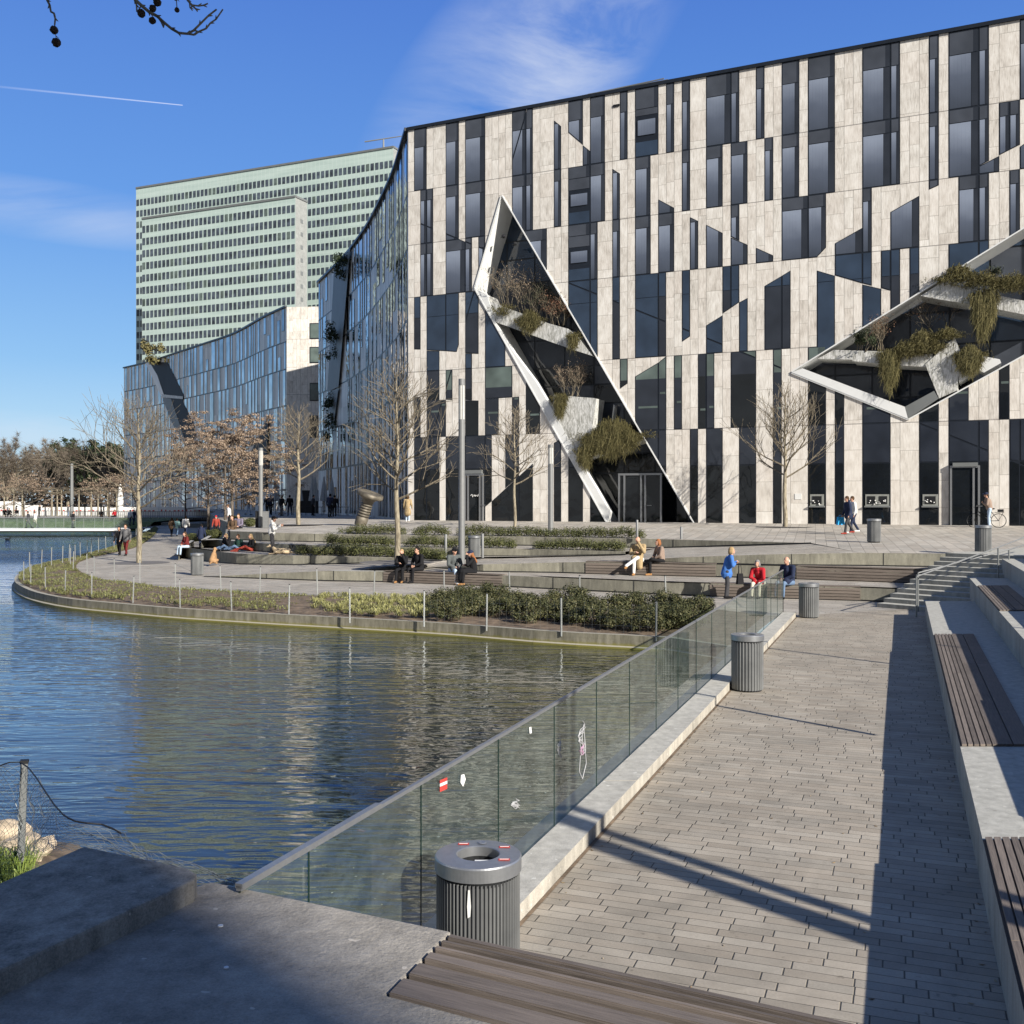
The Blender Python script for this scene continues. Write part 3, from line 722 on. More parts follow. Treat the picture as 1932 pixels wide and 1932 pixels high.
def wing(parent, cv, zr, out, zb=-0.4, s0=0, s1=None, seed=1, dens=0.5, nlist=100, holes=(), name='wall', wmul=1.0):
    """curved cladding with slim random windows; out=+1/-1 side of the outward normal"""
    rr = random.Random(seed); s1 = cv.len if s1 is None else s1; m_ = MB(); n = int((s1 - s0) / 0.8) + 1; uvs = []
    def pt(s, z, o_=0.0):
        p, d = cv.at(s); nn = Vector((d.y, -d.x, 0)) * out; q = p + nn * o_; return (q.x, q.y, z)
    for i in range(n):
        a = s0 + (s1 - s0) * i / n; b_ = s0 + (s1 - s0) * (i + 1) / n
        top = max(zr[0], 0); q = [pt(a, zb), pt(b_, zb), pt(b_, top), pt(a, top)]
        if out < 0: pass
        m_.poly(q); uvs += [(a, zb), (b_, zb), (b_, top), (a, top)]
    o = m_.build(name, M['wing_stone'], parent); uv = o.data.uv_layers.new(name='wall')
    for i, c_ in enumerate(uvs): uv.data[i].uv = c_
    for z in list(zr[1:]):
        m_ = MB()
        for i in range(n):
            a = s0 + (s1 - s0) * i / n; b_ = s0 + (s1 - s0) * (i + 1) / n
            m_.poly([pt(a, z - .06, .03), pt(b_, z - .06, .03), pt(b_, z + .06, .03), pt(a, z + .06, .03)])
        m_.build('storey_joint', M['dark_frame'], parent)
    m_ = MB()
    for i in range(n):
        a = s0 + (s1 - s0) * i / n; b_ = s0 + (s1 - s0) * (i + 1) / n
        v0, v1 = Vector(pt(a, zr[0] + .1, .1)), Vector(pt(b_, zr[0] + .1, .1)); m_.beam(v0, v1, .3, .22)
    m_.build('roof_edge', M['dark_frame'], parent)
    wins = []
    for r_ in range(len(zr)):
        zt = zr[r_]; zbot = zr[r_ + 1] if r_ + 1 < len(zr) else -0.05; s = s0 + rr.uniform(.2, .8)
        while s < s1 - .5:
            w = rr.choice([.48, .48, .96, .96, 1.44]) * wmul; gp = rr.choice([.48, .48, .96, 1.44]) * wmul * (1.0 / max(dens, .2) - 1)
            if s + w > s1: break
            pc, _ = cv.at(s + w / 2)
            if not any(h(s + w / 2, (zt + zbot) / 2) for h in holes):
                t_, b2 = zt, zbot; k = rr.random()
                if k < .10: b2 = zbot + (zt - zbot) * rr.uniform(.2, .6)
                elif k < .18: t_ = zt - (zt - zbot) * rr.uniform(.2, .6)
                wins.append((pc.length, s, w, t_, b2))
            s += w + gp
    wins.sort(); st = MB(); stp = MB()
    for i, (_, s, w, t_, b2) in enumerate(wins):
        f_ = MB() if i < nlist else st; g_ = MB() if i < nlist else stp
        f_.poly([pt(s, b2 + .06, .03), pt(s + w, b2 + .06, .03), pt(s + w, t_ - .06, .03), pt(s, t_ - .06, .03)])
        g_.poly([pt(s + .04, b2 + .1, .05), pt(s + w - .04, b2 + .1, .05), pt(s + w - .04, t_ - .1, .05), pt(s + .04, t_ - .1, .05)])
        if i < nlist: o = f_.build('window', M['dark_frame'], parent); g_.build('pane', M['mirror_glass'], o)
    if st.f: o = st.build('windows', M['dark_frame'], parent, 'stuff'); stp.build('panes', M['mirror_glass'], o, 'stuff')
    return pt
def roofpt(px, py, zt=25.9):
    Y = (zt - EYE) * 1932 / (945 - py); return Vector(((px - 966) / 1932 * Y, Y, 0))
wg = empty('office_wing', (0, 0, 0), 0, 'curved glass and stone wing in shade, receding left of the sunlit corner', 'building')
pts = [Vector((F0.x, F0.y, 0))] + [roofpt(*q) for q in ((746, 321.6), (723.6, 372), (695.5, 425.6), (667.4, 465), (652, 484), (632, 504), (601, 534))]
cw = Curve(pts)
s_gap0 = 0; best = 1e9
for k in range(400):
    p, _ = cw.at(cw.len * k / 400); e_ = abs(p.x / p.y * 1932 + 966 - 655)
    if e_ < best: best = e_; s_gap0 = cw.len * k / 400
ZW = [25.85, 21.6, 18.0, 13.3, 9.0, 4.7]
hole = lambda s, z: s_gap0 < s < s_gap0 + 9 + 0.35 * (20 - z) * 0 and z > 8
ptw = wing(wg, cw, ZW, -1, seed=11, dens=0.42, nlist=100, holes=(hole,), s0=0.02)
m_ = MB()   # slanted grey terrace panels in the wing's cut
s_a = s_gap0
m_.poly([ptw(s_a - 3, 25.8, .25), ptw(s_a + 5, 25.8, .25), ptw(s_a + 8.5, 13, .25), ptw(s_a + 3.0, 13, .25)])
m_.poly([ptw(s_a + 3.0, 12.9, .25), ptw(s_a + 8.5, 12.9, .25), ptw(s_a + 6.0, 8, .25)])
m_.build('cut_panel', M['grey_panel'], wg)
# two narrow dark openings
for (px, py, hh) in ((742, 545 - 110, 3.0), (710 - 22, 360 + 70, 3)): pass
m_ = MB()   # roof deck and rear wall of the wing
e = [Vector(ptw(cw.len * i / 20, 25.8)) for i in range(21)]
m_.add([(v.x, v.y, 25.8) for v in e] + [(v.x + 16, v.y + 6, 25.8) for v in e], [(i, i + 1, 22 + i, 21 + i) for i in range(20)])
q = e[-1]; m_.poly([(q.x, q.y, -.4), (q.x + 16, q.y + 6, -.4), (q.x + 16, q.y + 6, 25.8), (q.x, q.y, 25.8)])
m_.build('roof', M['grey_panel'], wg)

b3 = empty('far_office_building', (0, 0, 0), 0, 'farther curved glass office block with cream end wall between tower and near wing', 'building')
pts = [roofpt(*q) for q in ((540.9, 578.8), (498.7, 598.5), (442.5, 629.4), (386, 649), (330, 667.5), (282, 683), (233.6, 689.5))]
pts[-1] = Vector((-72.0, 190.0, 0)); cb = Curve(pts)
ZB = [25.85, 21.5, 18.0, 13.35, 9.0, 4.75]
ptb = wing(b3, cb, ZB, -1, seed=23, dens=0.42, nlist=99, s0=0.02, wmul=1.0, zb=-3)
def onb(px, py):            # point on the curve seen at bearing px, with height
    best = (1e9, 0)
    for k in range(600):
        s = cb.len * k / 600; p, _ = cb.at(s); e_ = abs(p.x / p.y * 1932 + 966 - px)
        if e_ < best[0]: best = (e_, s)
    p, _ = cb.at(best[1]); return best[1], EYE + (945 - py) * p.y / 1932
def recess(name, pp, mat, off):
    m_ = MB(); m_.poly([ptb(*onb(*q), off) for q in pp]); return m_.build(name, mat, b3)
recess('cut_opening', [(275, 683), (317, 684), (347, 745), (346, 759), (366, 800), (370, 822), (352, 850), (338, 812), (310, 750)], M['black'], .10)
recess('cut_reveal', [(275, 683), (290, 684), (312, 748), (308, 752)], M['white_metal'], .16)
recess('cut_reveal', [(308, 750), (324, 752), (353, 838), (345, 835), (322, 790)], M['grey_panel'], .14)
recess('balcony_planter', [(307, 744), (347, 748), (347, 753), (309, 750)], M['planter_white'], .2)
recess('fin', [(510.8, 782), (507, 870), (505, 922), (482, 936), (478, 915), (470, 868)], M['black'], .3)
m_ = MB(); P0 = Vector(ptb(0, 0)); P1 = P0 + Vector((16, -1.6, 0)); ex = (P1 - P0).normalized()
m_.poly([(P0.x, P0.y, -3), (P1.x, P1.y, -3), (P1.x, P1.y, 25.85), (P0.x, P0.y, 25.85)]); o = m_.build('end_wall', M['stone'], b3)
m_ = MB(); nrm = Vector((ex.y, -ex.x, 0)) * 1.0
if nrm.y > 0: nrm = -nrm
for (t0, t1, z0, z1) in ((3.0, 9.0, 20.3, 23.9), (3.0, 9.0, 14.9, 18.6), (3.0, 9.0, 9.8, 12.6), (3.0, 9.0, 4.4, 8.0)):
    w = MB(); g_ = MB(); a = P0 + ex * t0 + nrm * .05; b_ = P0 + ex * t1 + nrm * .05
    z0 = {20.3: EYE + (945 - 640) * .0672, 14.9: EYE + (945 - 685.5) * .0672, 9.8: EYE + (945 - 757) * .0672, 4.4: EYE + (945 - 826) * .0672}[z0]
    z1 = z0 + {23.9: 2.0, 18.6: 2.05, 12.6: 2.3, 8.0: 2.8}[z1]
    w.poly([(a.x, a.y, z0), (b_.x, b_.y, z0), (b_.x, b_.y, z1), (a.x, a.y, z1)]); o = w.build('window', M['dark_frame'], b3)
    for (q0, q1) in ((.1, 2.6), (2.8, 5.9)):
        a2 = P0 + ex * (t0 + q0) + nrm * .09; b2 = P0 + ex * (t0 + q1) + nrm * .09
        g_.poly([(a2.x, a2.y, z0 + .12), (b2.x, b2.y, z0 + .12), (b2.x, b2.y, z1 - .12), (a2.x, a2.y, z1 - .12)])
    g_.build('pane', M['gl_green'] if z0 > 10 else M['gl_shop'], o)
w = MB(); a = P0 + ex * 1.2 + nrm * .05; b_ = P0 + ex * 12 + nrm * .05
w.poly([(a.x, a.y, -.5), (b_.x, b_.y, -.5), (b_.x, b_.y, 2.6), (a.x, a.y, 2.6)]); w.build('window', M['black'], b3)
m_ = MB(); e = [Vector(ptb(cb.len * i / 20, 25.8)) for i in range(21)]
m_.add([(v.x, v.y, 25.8) for v in e] + [(v.x + 14, v.y + 12, 25.8) for v in e], [(i, i + 1, 22 + i, 21 + i) for i in range(20)]); m_.build('roof', M['grey_panel'], b3)

# ---------------- slab tower
tw = empty('tower_block', (0, 0, 0), 0, 'tall pale green glass slab tower with hundreds of small windows', 'building')
def towermat():
    m, g, b = material('pale green spandrel glass'); co = g.coord('UV'); s, z, _ = g.sep(co)[:3]
    v = g.m('LESS_THAN', g.m('FRACT', g.m('DIVIDE', s, 1.38)), 0.07); hj = g.m('LESS_THAN', g.m('FRACT', g.m('DIVIDE', z, 1.62)), 0.04)
    n = g.noise(g.mapping(co, (.03, .3, 1)), 3, 3)
    c = g.ramp(n, [(0.3, (0.42, 0.53, 0.49)), (0.7, (0.51, 0.62, 0.575))]); c = g.mix(g.m('MULTIPLY', v, .6), c, (0.62, 0.70, 0.66, 1)); c = g.mix(g.m('MULTIPLY', hj, .25), c, (0.2, 0.25, 0.23, 1))
    g.L(c, b.inputs['Base Color']); b.inputs['Roughness'].default_value = 0.4; return m
M['tower'] = towermat(); M['tower_win'] = glassmat('tower window', (0.065, 0.082, 0.105), var=0.6)
M['tower_side'] = concrete('tower end wall', (0.27, 0.28, 0.27), 0.25)
def slab(a, b_, zt, thick, fl0, pitch, side=True, nwin=36, rowsmax=30, seed=0):
    a = Vector((a[0], a[1], 0)); b_ = Vector((b_[0], b_[1], 0)); d = (b_ - a); L = d.length; d.normalize(); n = Vector((-d.y, d.x, 0))
    if n.y < 0: n = -n
    m_ = MB(); q = [a, b_, b_ + n * thick, a + n * thick]
    m_.poly([(a.x, a.y, 0), (b_.x, b_.y, 0), (b_.x, b_.y, zt), (a.x, a.y, zt)])
    o = m_.build('slab', M['tower'], tw); uv = o.data.uv_layers.new(name='w')
    for i, c_ in enumerate([(0, 0), (L, 0), (L, zt), (0, zt)]): uv.data[i].uv = c_
    m_ = MB(); m_.poly([(q[1].x, q[1].y, 0), (q[2].x, q[2].y, 0), (q[2].x, q[2].y, zt), (q[1].x, q[1].y, zt)])
    m_.poly([(q[0].x, q[0].y, 0), (q[0].x, q[0].y, zt), (q[3].x, q[3].y, zt), (q[3].x, q[3].y, 0)])
    m_.poly([(v.x, v.y, zt) for v in q]); m_.poly([(q[2].x, q[2].y, 0), (q[3].x, q[3].y, 0), (q[3].x, q[3].y, zt), (q[2].x, q[2].y, zt)]); m_.build('end_wall', M['tower_side'], tw)
    m_ = MB(); 
    for s_, e_ in zip(q, q[1:] + q[:1]): m_.beam(Vector((s_.x, s_.y, zt + .2)), Vector((e_.x, e_.y, zt + .2)), .4, .5)
    m_.build('roof_edge', M['grey_panel'], tw)
    rr = random.Random(seed); P = L / nwin
    z = zt - fl0
    while z > 12:
        m_ = MB()
        for k in range(nwin):
            s = (k + .14) * P; w = P * .70; A = a + d * s - n * .06; B_ = a + d * (s + w) - n * .06
            m_.mi = 0 if rr.random() > .10 else 1
            m_.poly([(A.x, A.y, z - 1.85), (B_.x, B_.y, z - 1.85), (B_.x, B_.y, z), (A.x, A.y, z)])
        m_.build('window_row', [M['tower_win'], M['gl_green']], tw); z -= pitch
    return a, d, n, L
slab((-111.6, 304), (-31.1, 268.5), 93.9, 4.0, 3.3, 3.27, nwin=62, seed=1)
sa, sd, sn, sL = slab((-99.4, 275.1), (-53.9, 255), 76.9, 4.9, 1.85, 3.27, nwin=36, seed=2)
m_ = MB()
for k in range(7): p = sa + sd * (6 + k * 5.6) + sn * 1.5; m_.box(p.x - 1.2, p.x + 1.2, p.y, p.y + 2, 77, 77.9)
m_.build('roof_plant', M['grey_panel'], tw)
m_ = MB()
for k in range(20):
    z = 72 - k * 3.27; p = Vector((-53.9, 255, 0)) + sn * 2.1 + sd * .06; q = p + sn * 1.0
    if z > 12: m_.poly([(p.x, p.y, z - 1), (q.x, q.y, z - 1), (q.x, q.y, z), (p.x, p.y, z)])
m_.build('vent', M['grey_panel'], tw)
m_ = MB(); p = Vector((-34, 271, 93.9)); m_.tube(p, p + Vector((0, 0, 3)), .3, .2, 6); m_.tube(p + Vector((-5, 0, 2.4)), p + Vector((5.5, 0, 4.0)), .18, .12, 6); m_.build('roof_crane', M['grey_panel'], tw)

# roof rods
RODS = [(1033, 150, 190), (1214, 118, 158), (1405, 78, 123), (1338, 121, 135), (1365, 124, 130), (1382, 118, 127), (1555, 84, 93), (1740, 55, 65), (1084, 160, 178)]
for i, (px, y0, y1) in enumerate(RODS):
    sx = px * 1.54658; r_ = (sx - 1494) / 2988; u = (r_ * 68 + 6.9) / (.9026 + .4305 * r_); Yd = 68 - .4305 * u
    z0 = 26.0; z1 = EYE + (945 - y0) * Yd / 1932; p = F0 + FT * u + FN * 0.15
    m_ = MB(); m_.tube(Vector((p.x, p.y, z0)), Vector((p.x, p.y, z1)), .035 if i < 3 else .02, .015, 5); m_.build('lightning_rod', M['steel'], bld)
# ================================================================== ground, walls, water
ZW0 = -1.87; ZWATER = -2.25
TAN = 0.38; wd = Vector((0.3553, 0.9348, 0)); wn_ = Vector((0.9348, -0.3553, 0))     # along / across the walkway
def WL(X0, Y, z=0.0): return Vector((X0 + TAN * Y, Y, z))                              # point on a line parallel to the walkway
def lerp_line(pl, n):
    L = [0]
    for a, b in zip(pl, pl[1:]): L.append(L[-1] + (b - a).length)
    out = []
    for k in range(n + 1):
        t = L[-1] * k / n
        for i in range(len(pl) - 1):
            if L[i + 1] >= t - 1e-9: break
        f = (t - L[i]) / max(1e-9, L[i + 1] - L[i]); out.append(pl[i].lerp(pl[i + 1], min(1, max(0, f))))
    return out
def ribbon(name, A, B_, mat, n=24, kind='structure'):
    A = lerp_line(A, n); B_ = lerp_line(B_, n); m_ = MB(); m_.add(A + B_, [(i, i + 1, n + 2 + i, n + 1 + i) for i in range(n)])
    return m_.build(name, mat, None, kind)
def smooth(pl, n=6): return catmull(pl, n)

# far ground sheet to the horizon (below everything else), with water and shores cut in above
m_ = MB(); m_.poly([(-3000, 119.5, -1.95), (0, 119.5, -1.95), (0, 62, -1.95), (3000, 60, -1.95), (3000, 4000, -1.95), (-3000, 4000, -1.95)])
m_.build('ground', M['far_ground'], None, 'structure')
m_ = MB(); m_.poly([(18, -300, -2.0), (3000, -300, -2.0), (3000, 60, -1.96), (30, 60, -1.96)]); m_.poly([(-3000, -300, -2.6), (18, -300, -2.6), (18, 1.5, -2.6), (-3000, 1.5, -2.6)])
m_.build('ground', M['far_ground'], None, 'structure')

# kerb line of the planted island
KERB = [W(x, y, -1.95) for x, y in ((1262, 1204.5), (1247, 1203), (1130, 1197.5), (1016, 1191), (849, 1178), (646, 1166.5), (520, 1160), (435, 1155), (335, 1149), (251, 1142), (134, 1131), (70, 1119), (40, 1107), (27, 1096), (35, 1083), (64, 1071), (100, 1063), (140, 1055), (180, 1043), (215, 1033), (250, 1018), (283, 1001), (292, 993))]
KERB = [WL(-3.45, 22.2, -1.95)] + KERB
PATHE = [W(x, y, ZW0) for x, y in ((1257, 1142), (1094, 1141), (962, 1131), (705, 1127), (599, 1123.5), (490, 1118.5), (331, 1110), (264, 1101), (216, 1097), (179, 1090), (155, 1080), (144, 1070), (150, 1061), (174, 1052), (207, 1045), (261, 1031), (291, 1010), (298, 997))]
PATHE = [WL(-3.25, 27.8, ZW0)] + PATHE[0:]
PATHE[1] = W(1300, 1144, ZW0)
KS = smooth(KERB[1:], 5); KS = [KERB[0]] + KS
PS = smooth(PATHE[1:], 5); PS = [PATHE[0]] + PS

# promenade base sheet
far_right = [Vector((60, 20, ZW0)), Vector((60, 120, ZW0)), Vector((-33, 120, ZW0))]
m_ = MB(); poly = [(p.x, p.y) for p in PS] + [(-33, 118), (-20, 118), (40, 60), (40, 28), (WL(-3.25, 27.8).x, 27.8)]
tri = geometry.tessellate_polygon([[Vector((x, y, 0)) for x, y in poly]])
m_.add([(x, y, ZW0) for x, y in poly], [tuple(t) for t in tri]); m_.build('promenade', M['prom_paving'], None, 'structure')
# walkway
m_ = MB(); q = [WL(-3.05, 1.5), WL(0.9, 1.5), WL(0.9, 30), WL(-3.05, 28.0)]
m_.poly([(p.x, p.y, ZW0 + .004) for p in q]); m_.build('walkway', M['walk_paving'], None, 'structure')
# planted bed
def bed():
    n = 150; A = lerp_line(PS, n); B_ = lerp_line(KS, n); m_ = MB(); vs = []; k = 5
    for j in range(k + 1):
        for i in range(n + 1):
            p = A[i].lerp(B_[i], j / k * .985); f = math.sin(math.pi * j / k)
            vs.append((p.x, p.y, ZW0 + .02 * (j > 0) - 0.10 * (j / k) + f * .10 + (0.035 * noise.noise(p * 1.7)) * (0 < j < k)))
    m_.add(vs, [(j * (n + 1) + i, j * (n + 1) + i + 1, (j + 1) * (n + 1) + i + 1, (j + 1) * (n + 1) + i) for j in range(k) for i in range(n)])
    m_.sm = True
    o = m_.build('planting_bed', M['soil'], None, 'structure'); return A, B_
BA, BB = bed()
# kerb wall at the water
m_ = MB()
def offs(pl, w):
    out = []
    for i, p in enumerate(pl):
        d = (pl[min(i + 1, len(pl) - 1)] - pl[max(i - 1, 0)]); d.z = 0; d.normalize(); out.append(p + Vector((-d.y, d.x, 0)) * w)
    return out
Kc = lerp_line(KS, 110); Ki = offs(Kc, -0.16)
if (Ki[40] - BA[55]).length > (Kc[40] - BA[55]).length: Ki = offs(Kc, 0.16)
for i in range(110):
    a, b_, c_, d_ = Kc[i], Kc[i + 1], Ki[i + 1], Ki[i]; zt = -1.93
    m_.add([(a.x, a.y, zt), (b_.x, b_.y, zt), (c_.x, c_.y, zt), (d_.x, d_.y, zt), (a.x, a.y, -3.4), (b_.x, b_.y, -3.4), (c_.x, c_.y, -2.1), (d_.x, d_.y, -2.1)],
           [(0, 1, 2, 3), (0, 4, 5, 1), (3, 2, 6, 7)])
for i in range(110):
    a, b_ = Kc[i], Kc[i + 1]; o_ = (Kc[i] - Ki[i]).normalized() * .10
    m_.add([(a.x, a.y, -2.19), (b_.x, b_.y, -2.19), (b_.x + o_.x, b_.y + o_.y, -2.21), (a.x + o_.x, a.y + o_.y, -2.21), (a.x + o_.x, a.y + o_.y, -3.3), (b_.x + o_.x, b_.y + o_.y, -3.3)], [(0, 1, 2, 3), (3, 2, 5, 4)])
tag(m_.build('kerb_wall', M['wet_kerb']), 'low mossy concrete kerb wall curving round the planted island at the waterline', 'kerb wall')
# water and basin floor
def watermat():
    m = bpy.data.materials.new('pond water'); m.use_nodes = True; nt = m.node_tree; nt.nodes.remove(nt.nodes['Principled BSDF']); g = G(nt)
    out = nt.nodes['Material Output']; co = g.coord('Object'); x, y, z = g.sep(co)[:3]
    # ripples: long crests running roughly across the view, finer chop far away
    n1 = g.noise(g.mapping(co, (0.35, 2.2, 1), (0, 0, R(5))), 1.1, 2, 0.4, 0.8)
    n2 = g.noise(g.mapping(co, (0.7, 2.2, 1), (0, 0, R(-7))), 2.3, 1, 0.4, 1.2)
    n3 = g.noise(g.mapping(co, (1, 2.4, 1), (0, 0, R(-12))), 8.0, 2, 0.5)
    big = g.noise(co, 0.10, 3)
    near = g.rng(y, 4, 30, 1.0, 0.55)
    h = g.m('ADD', g.m('MULTIPLY', n1, 0.052), g.m('ADD', g.m('MULTIPLY', n2, 0.024), g.m('MULTIPLY', n3, g.m('MULTIPLY', near, 0.0018))))
    h = g.m('MULTIPLY', h, g.m('MULTIPLY_ADD', g.rng(big, .35, .65), 0.9, 0.45))
    bn = g.n('ShaderNodeBump'); bn.inputs['Strength'].default_value = 0.85; bn.inputs['Distance'].default_value = 1.0; g.put(bn.inputs['Height'], h); nor = bn.outputs[0]
    fr = g.n('ShaderNodeFresnel'); fr.inputs['IOR'].default_value = 1.35; g.L(nor, fr.inputs['Normal'])
    gl = g.n('ShaderNodeBsdfGlossy'); gl.inputs['Roughness'].default_value = 0.015; g.L(nor, gl.inputs['Normal']); g.L(g.ramp(g.rng(y, 16, 55), [(0.0, (1, 1, 1)), (1.0, (.42, .53, .72))]), gl.inputs['Color'])  # gloss colour painted dimmer and bluer with distance, to darken the mirrored low sky
    df = g.n('ShaderNodeBsdfDiffuse'); df.inputs['Color'].default_value = (0.046, 0.056, 0.036, 1)
    tr = g.n('ShaderNodeBsdfTransparent'); tr.inputs['Color'].default_value = (0.62, 0.66, 0.52, 1)
    mx = g.n('ShaderNodeMixShader'); g.put(mx.inputs[0], g.rng(y, 4, 26, 0.72, 0.30)); g.L(df.outputs[0], mx.inputs[1]); g.L(tr.outputs[0], mx.inputs[2])
    m2 = g.n('ShaderNodeMixShader'); g.put(m2.inputs[0], g.m('MULTIPLY_ADD', fr.outputs[0], 1.38, 0.03, clamp=True)); g.L(mx.outputs[0], m2.inputs[1]); g.L(gl.outputs[0], m2.inputs[2])
    g.L(m2.outputs[0], out.inputs['Surface']); return m
M['water'] = watermat()
m_ = MB(); m_.poly([(-400, 1.5, ZWATER), (5, 1.5, ZWATER), (7, 24.5, ZWATER), (-20, 60, ZWATER), (-27, 119, ZWATER), (-400, 119, ZWATER)])
m_.build('water', M['water'], None, 'structure')
M['basin'] = simple('silty basin', (0.055, 0.05, 0.03), 0.9, var=0.35, scale=0.8)
m_ = MB(); m_.poly([(-400, 1.5, -3.3), (7, 1.5, -3.3), (9, 26, -3.3), (-18, 60, -3.3), (-24, 120, -3.3), (-400, 120, -3.3)]); m_.build('basin_floor', M['basin'], None, 'structure')
M['basin_pave'] = paving('submerged paving', WA, 0.5, 0.3, (0.20, 0.17, 0.13), 0.7, 0.01)
m_ = MB(); m_.poly([(-3.3, 4.0, -2.55), (-1.0, 4.0, -2.40), (1.5, 12, -2.42), (5.0, 23, -2.6), (3.2, 23, -2.9), (-1.6, 12, -2.85)]); m_.build('basin_floor', M['basin_pave'], None, 'structure')
m_ = MB(); m_.poly([(-9, 4, -3.2), (-3.2, 4.0, -2.56), (-1.6, 12, -2.86), (-5, 15, -3.25)]); m_.build('basin_floor', M['basin'], None, 'structure')
# ledge under the glass railing + walkway kerb
m_ = MB()
for (a, b_, z0, z1, y0, y1) in ((-3.75, -3.32, -3.4, -2.06, 2.0, 24.0), (-3.32, -3.20, -3.4, -1.93, 2.0, 27.9)):
    q = [WL(a, y0), WL(b_, y0), WL(b_, y1), WL(a, y1)]; m_.prism([(p.x, p.y) for p in q], z0, z1)
tag(m_.build('ledge', M['concrete']), 'submerged edged concrete ledge between glass railing and pond', 'ledge')
def kerb_blocks():
    m_ = MB(); Y = 2.0; brk = [6.1, 9.0, 13.4, 17.7, 22.9, 27.6]; y0 = 2.0
    for y1 in [6.15, 11.0, 15.6, 20.3, 24.0, 27.7]:
        q = [WL(-3.20, y0 + .008), WL(-2.84, y0 + .008), WL(-2.84, y1 - .008), WL(-3.20, y1 - .008)]; m_.prism([(p.x, p.y) for p in q], -2.0, ZW0 + .135); y0 = y1
    m_.build('kerb', M['kerb'], None, 'structure')
    m_ = MB(); q = [WL(-2.835, 2), WL(-2.80, 2), WL(-2.80, 27.7), WL(-2.835, 27.7)]; m_.poly([(p.x, p.y, ZW0 + .008) for p in q]); m_.build('kerb', M['soil'], None, 'structure')
kerb_blocks()

# ------------------------------------------------------------------ glass railing
def railglass():
    m = bpy.data.materials.new('railing glass'); m.use_nodes = True; nt = m.node_tree; nt.nodes.remove(nt.nodes['Principled BSDF']); g = G(nt)
    out = nt.nodes['Material Output']; fr = g.n('ShaderNodeFresnel'); fr.inputs['IOR'].default_value = 1.5
    gl = g.n('ShaderNodeBsdfGlossy'); gl.inputs['Roughness'].default_value = 0.0
    tr = g.n('ShaderNodeBsdfTransparent'); tr.inputs['Color'].default_value = (0.74, 0.82, 0.775, 1)
    df = g.n('ShaderNodeBsdfDiffuse'); df.inputs['Color'].default_value = (0.36, 0.43, 0.39, 1)
    haze = g.rng(g.noise(g.mapping(g.coord('Object'), (1, 1, 2)), 3.0, 5, .7), .4, .8, 0.07, 0.20)  # patchy pale film painted in for lighter reflections and haze on the glass
    a = g.n('ShaderNodeMixShader'); g.put(a.inputs[0], haze); g.L(tr.outputs[0], a.inputs[1]); g.L(df.outputs[0], a.inputs[2])
    b = g.n('ShaderNodeMixShader'); g.put(b.inputs[0], g.m('MULTIPLY', fr.outputs[0], .9)); g.L(a.outputs[0], b.inputs[1]); g.L(gl.outputs[0], b.inputs[2])
    g.L(b.outputs[0], out.inputs['Surface']); return m
M['rail_glass'] = railglass()
M['glass_edge'] = simple('glass edge', (0.012, 0.028, 0.024), 0.2)
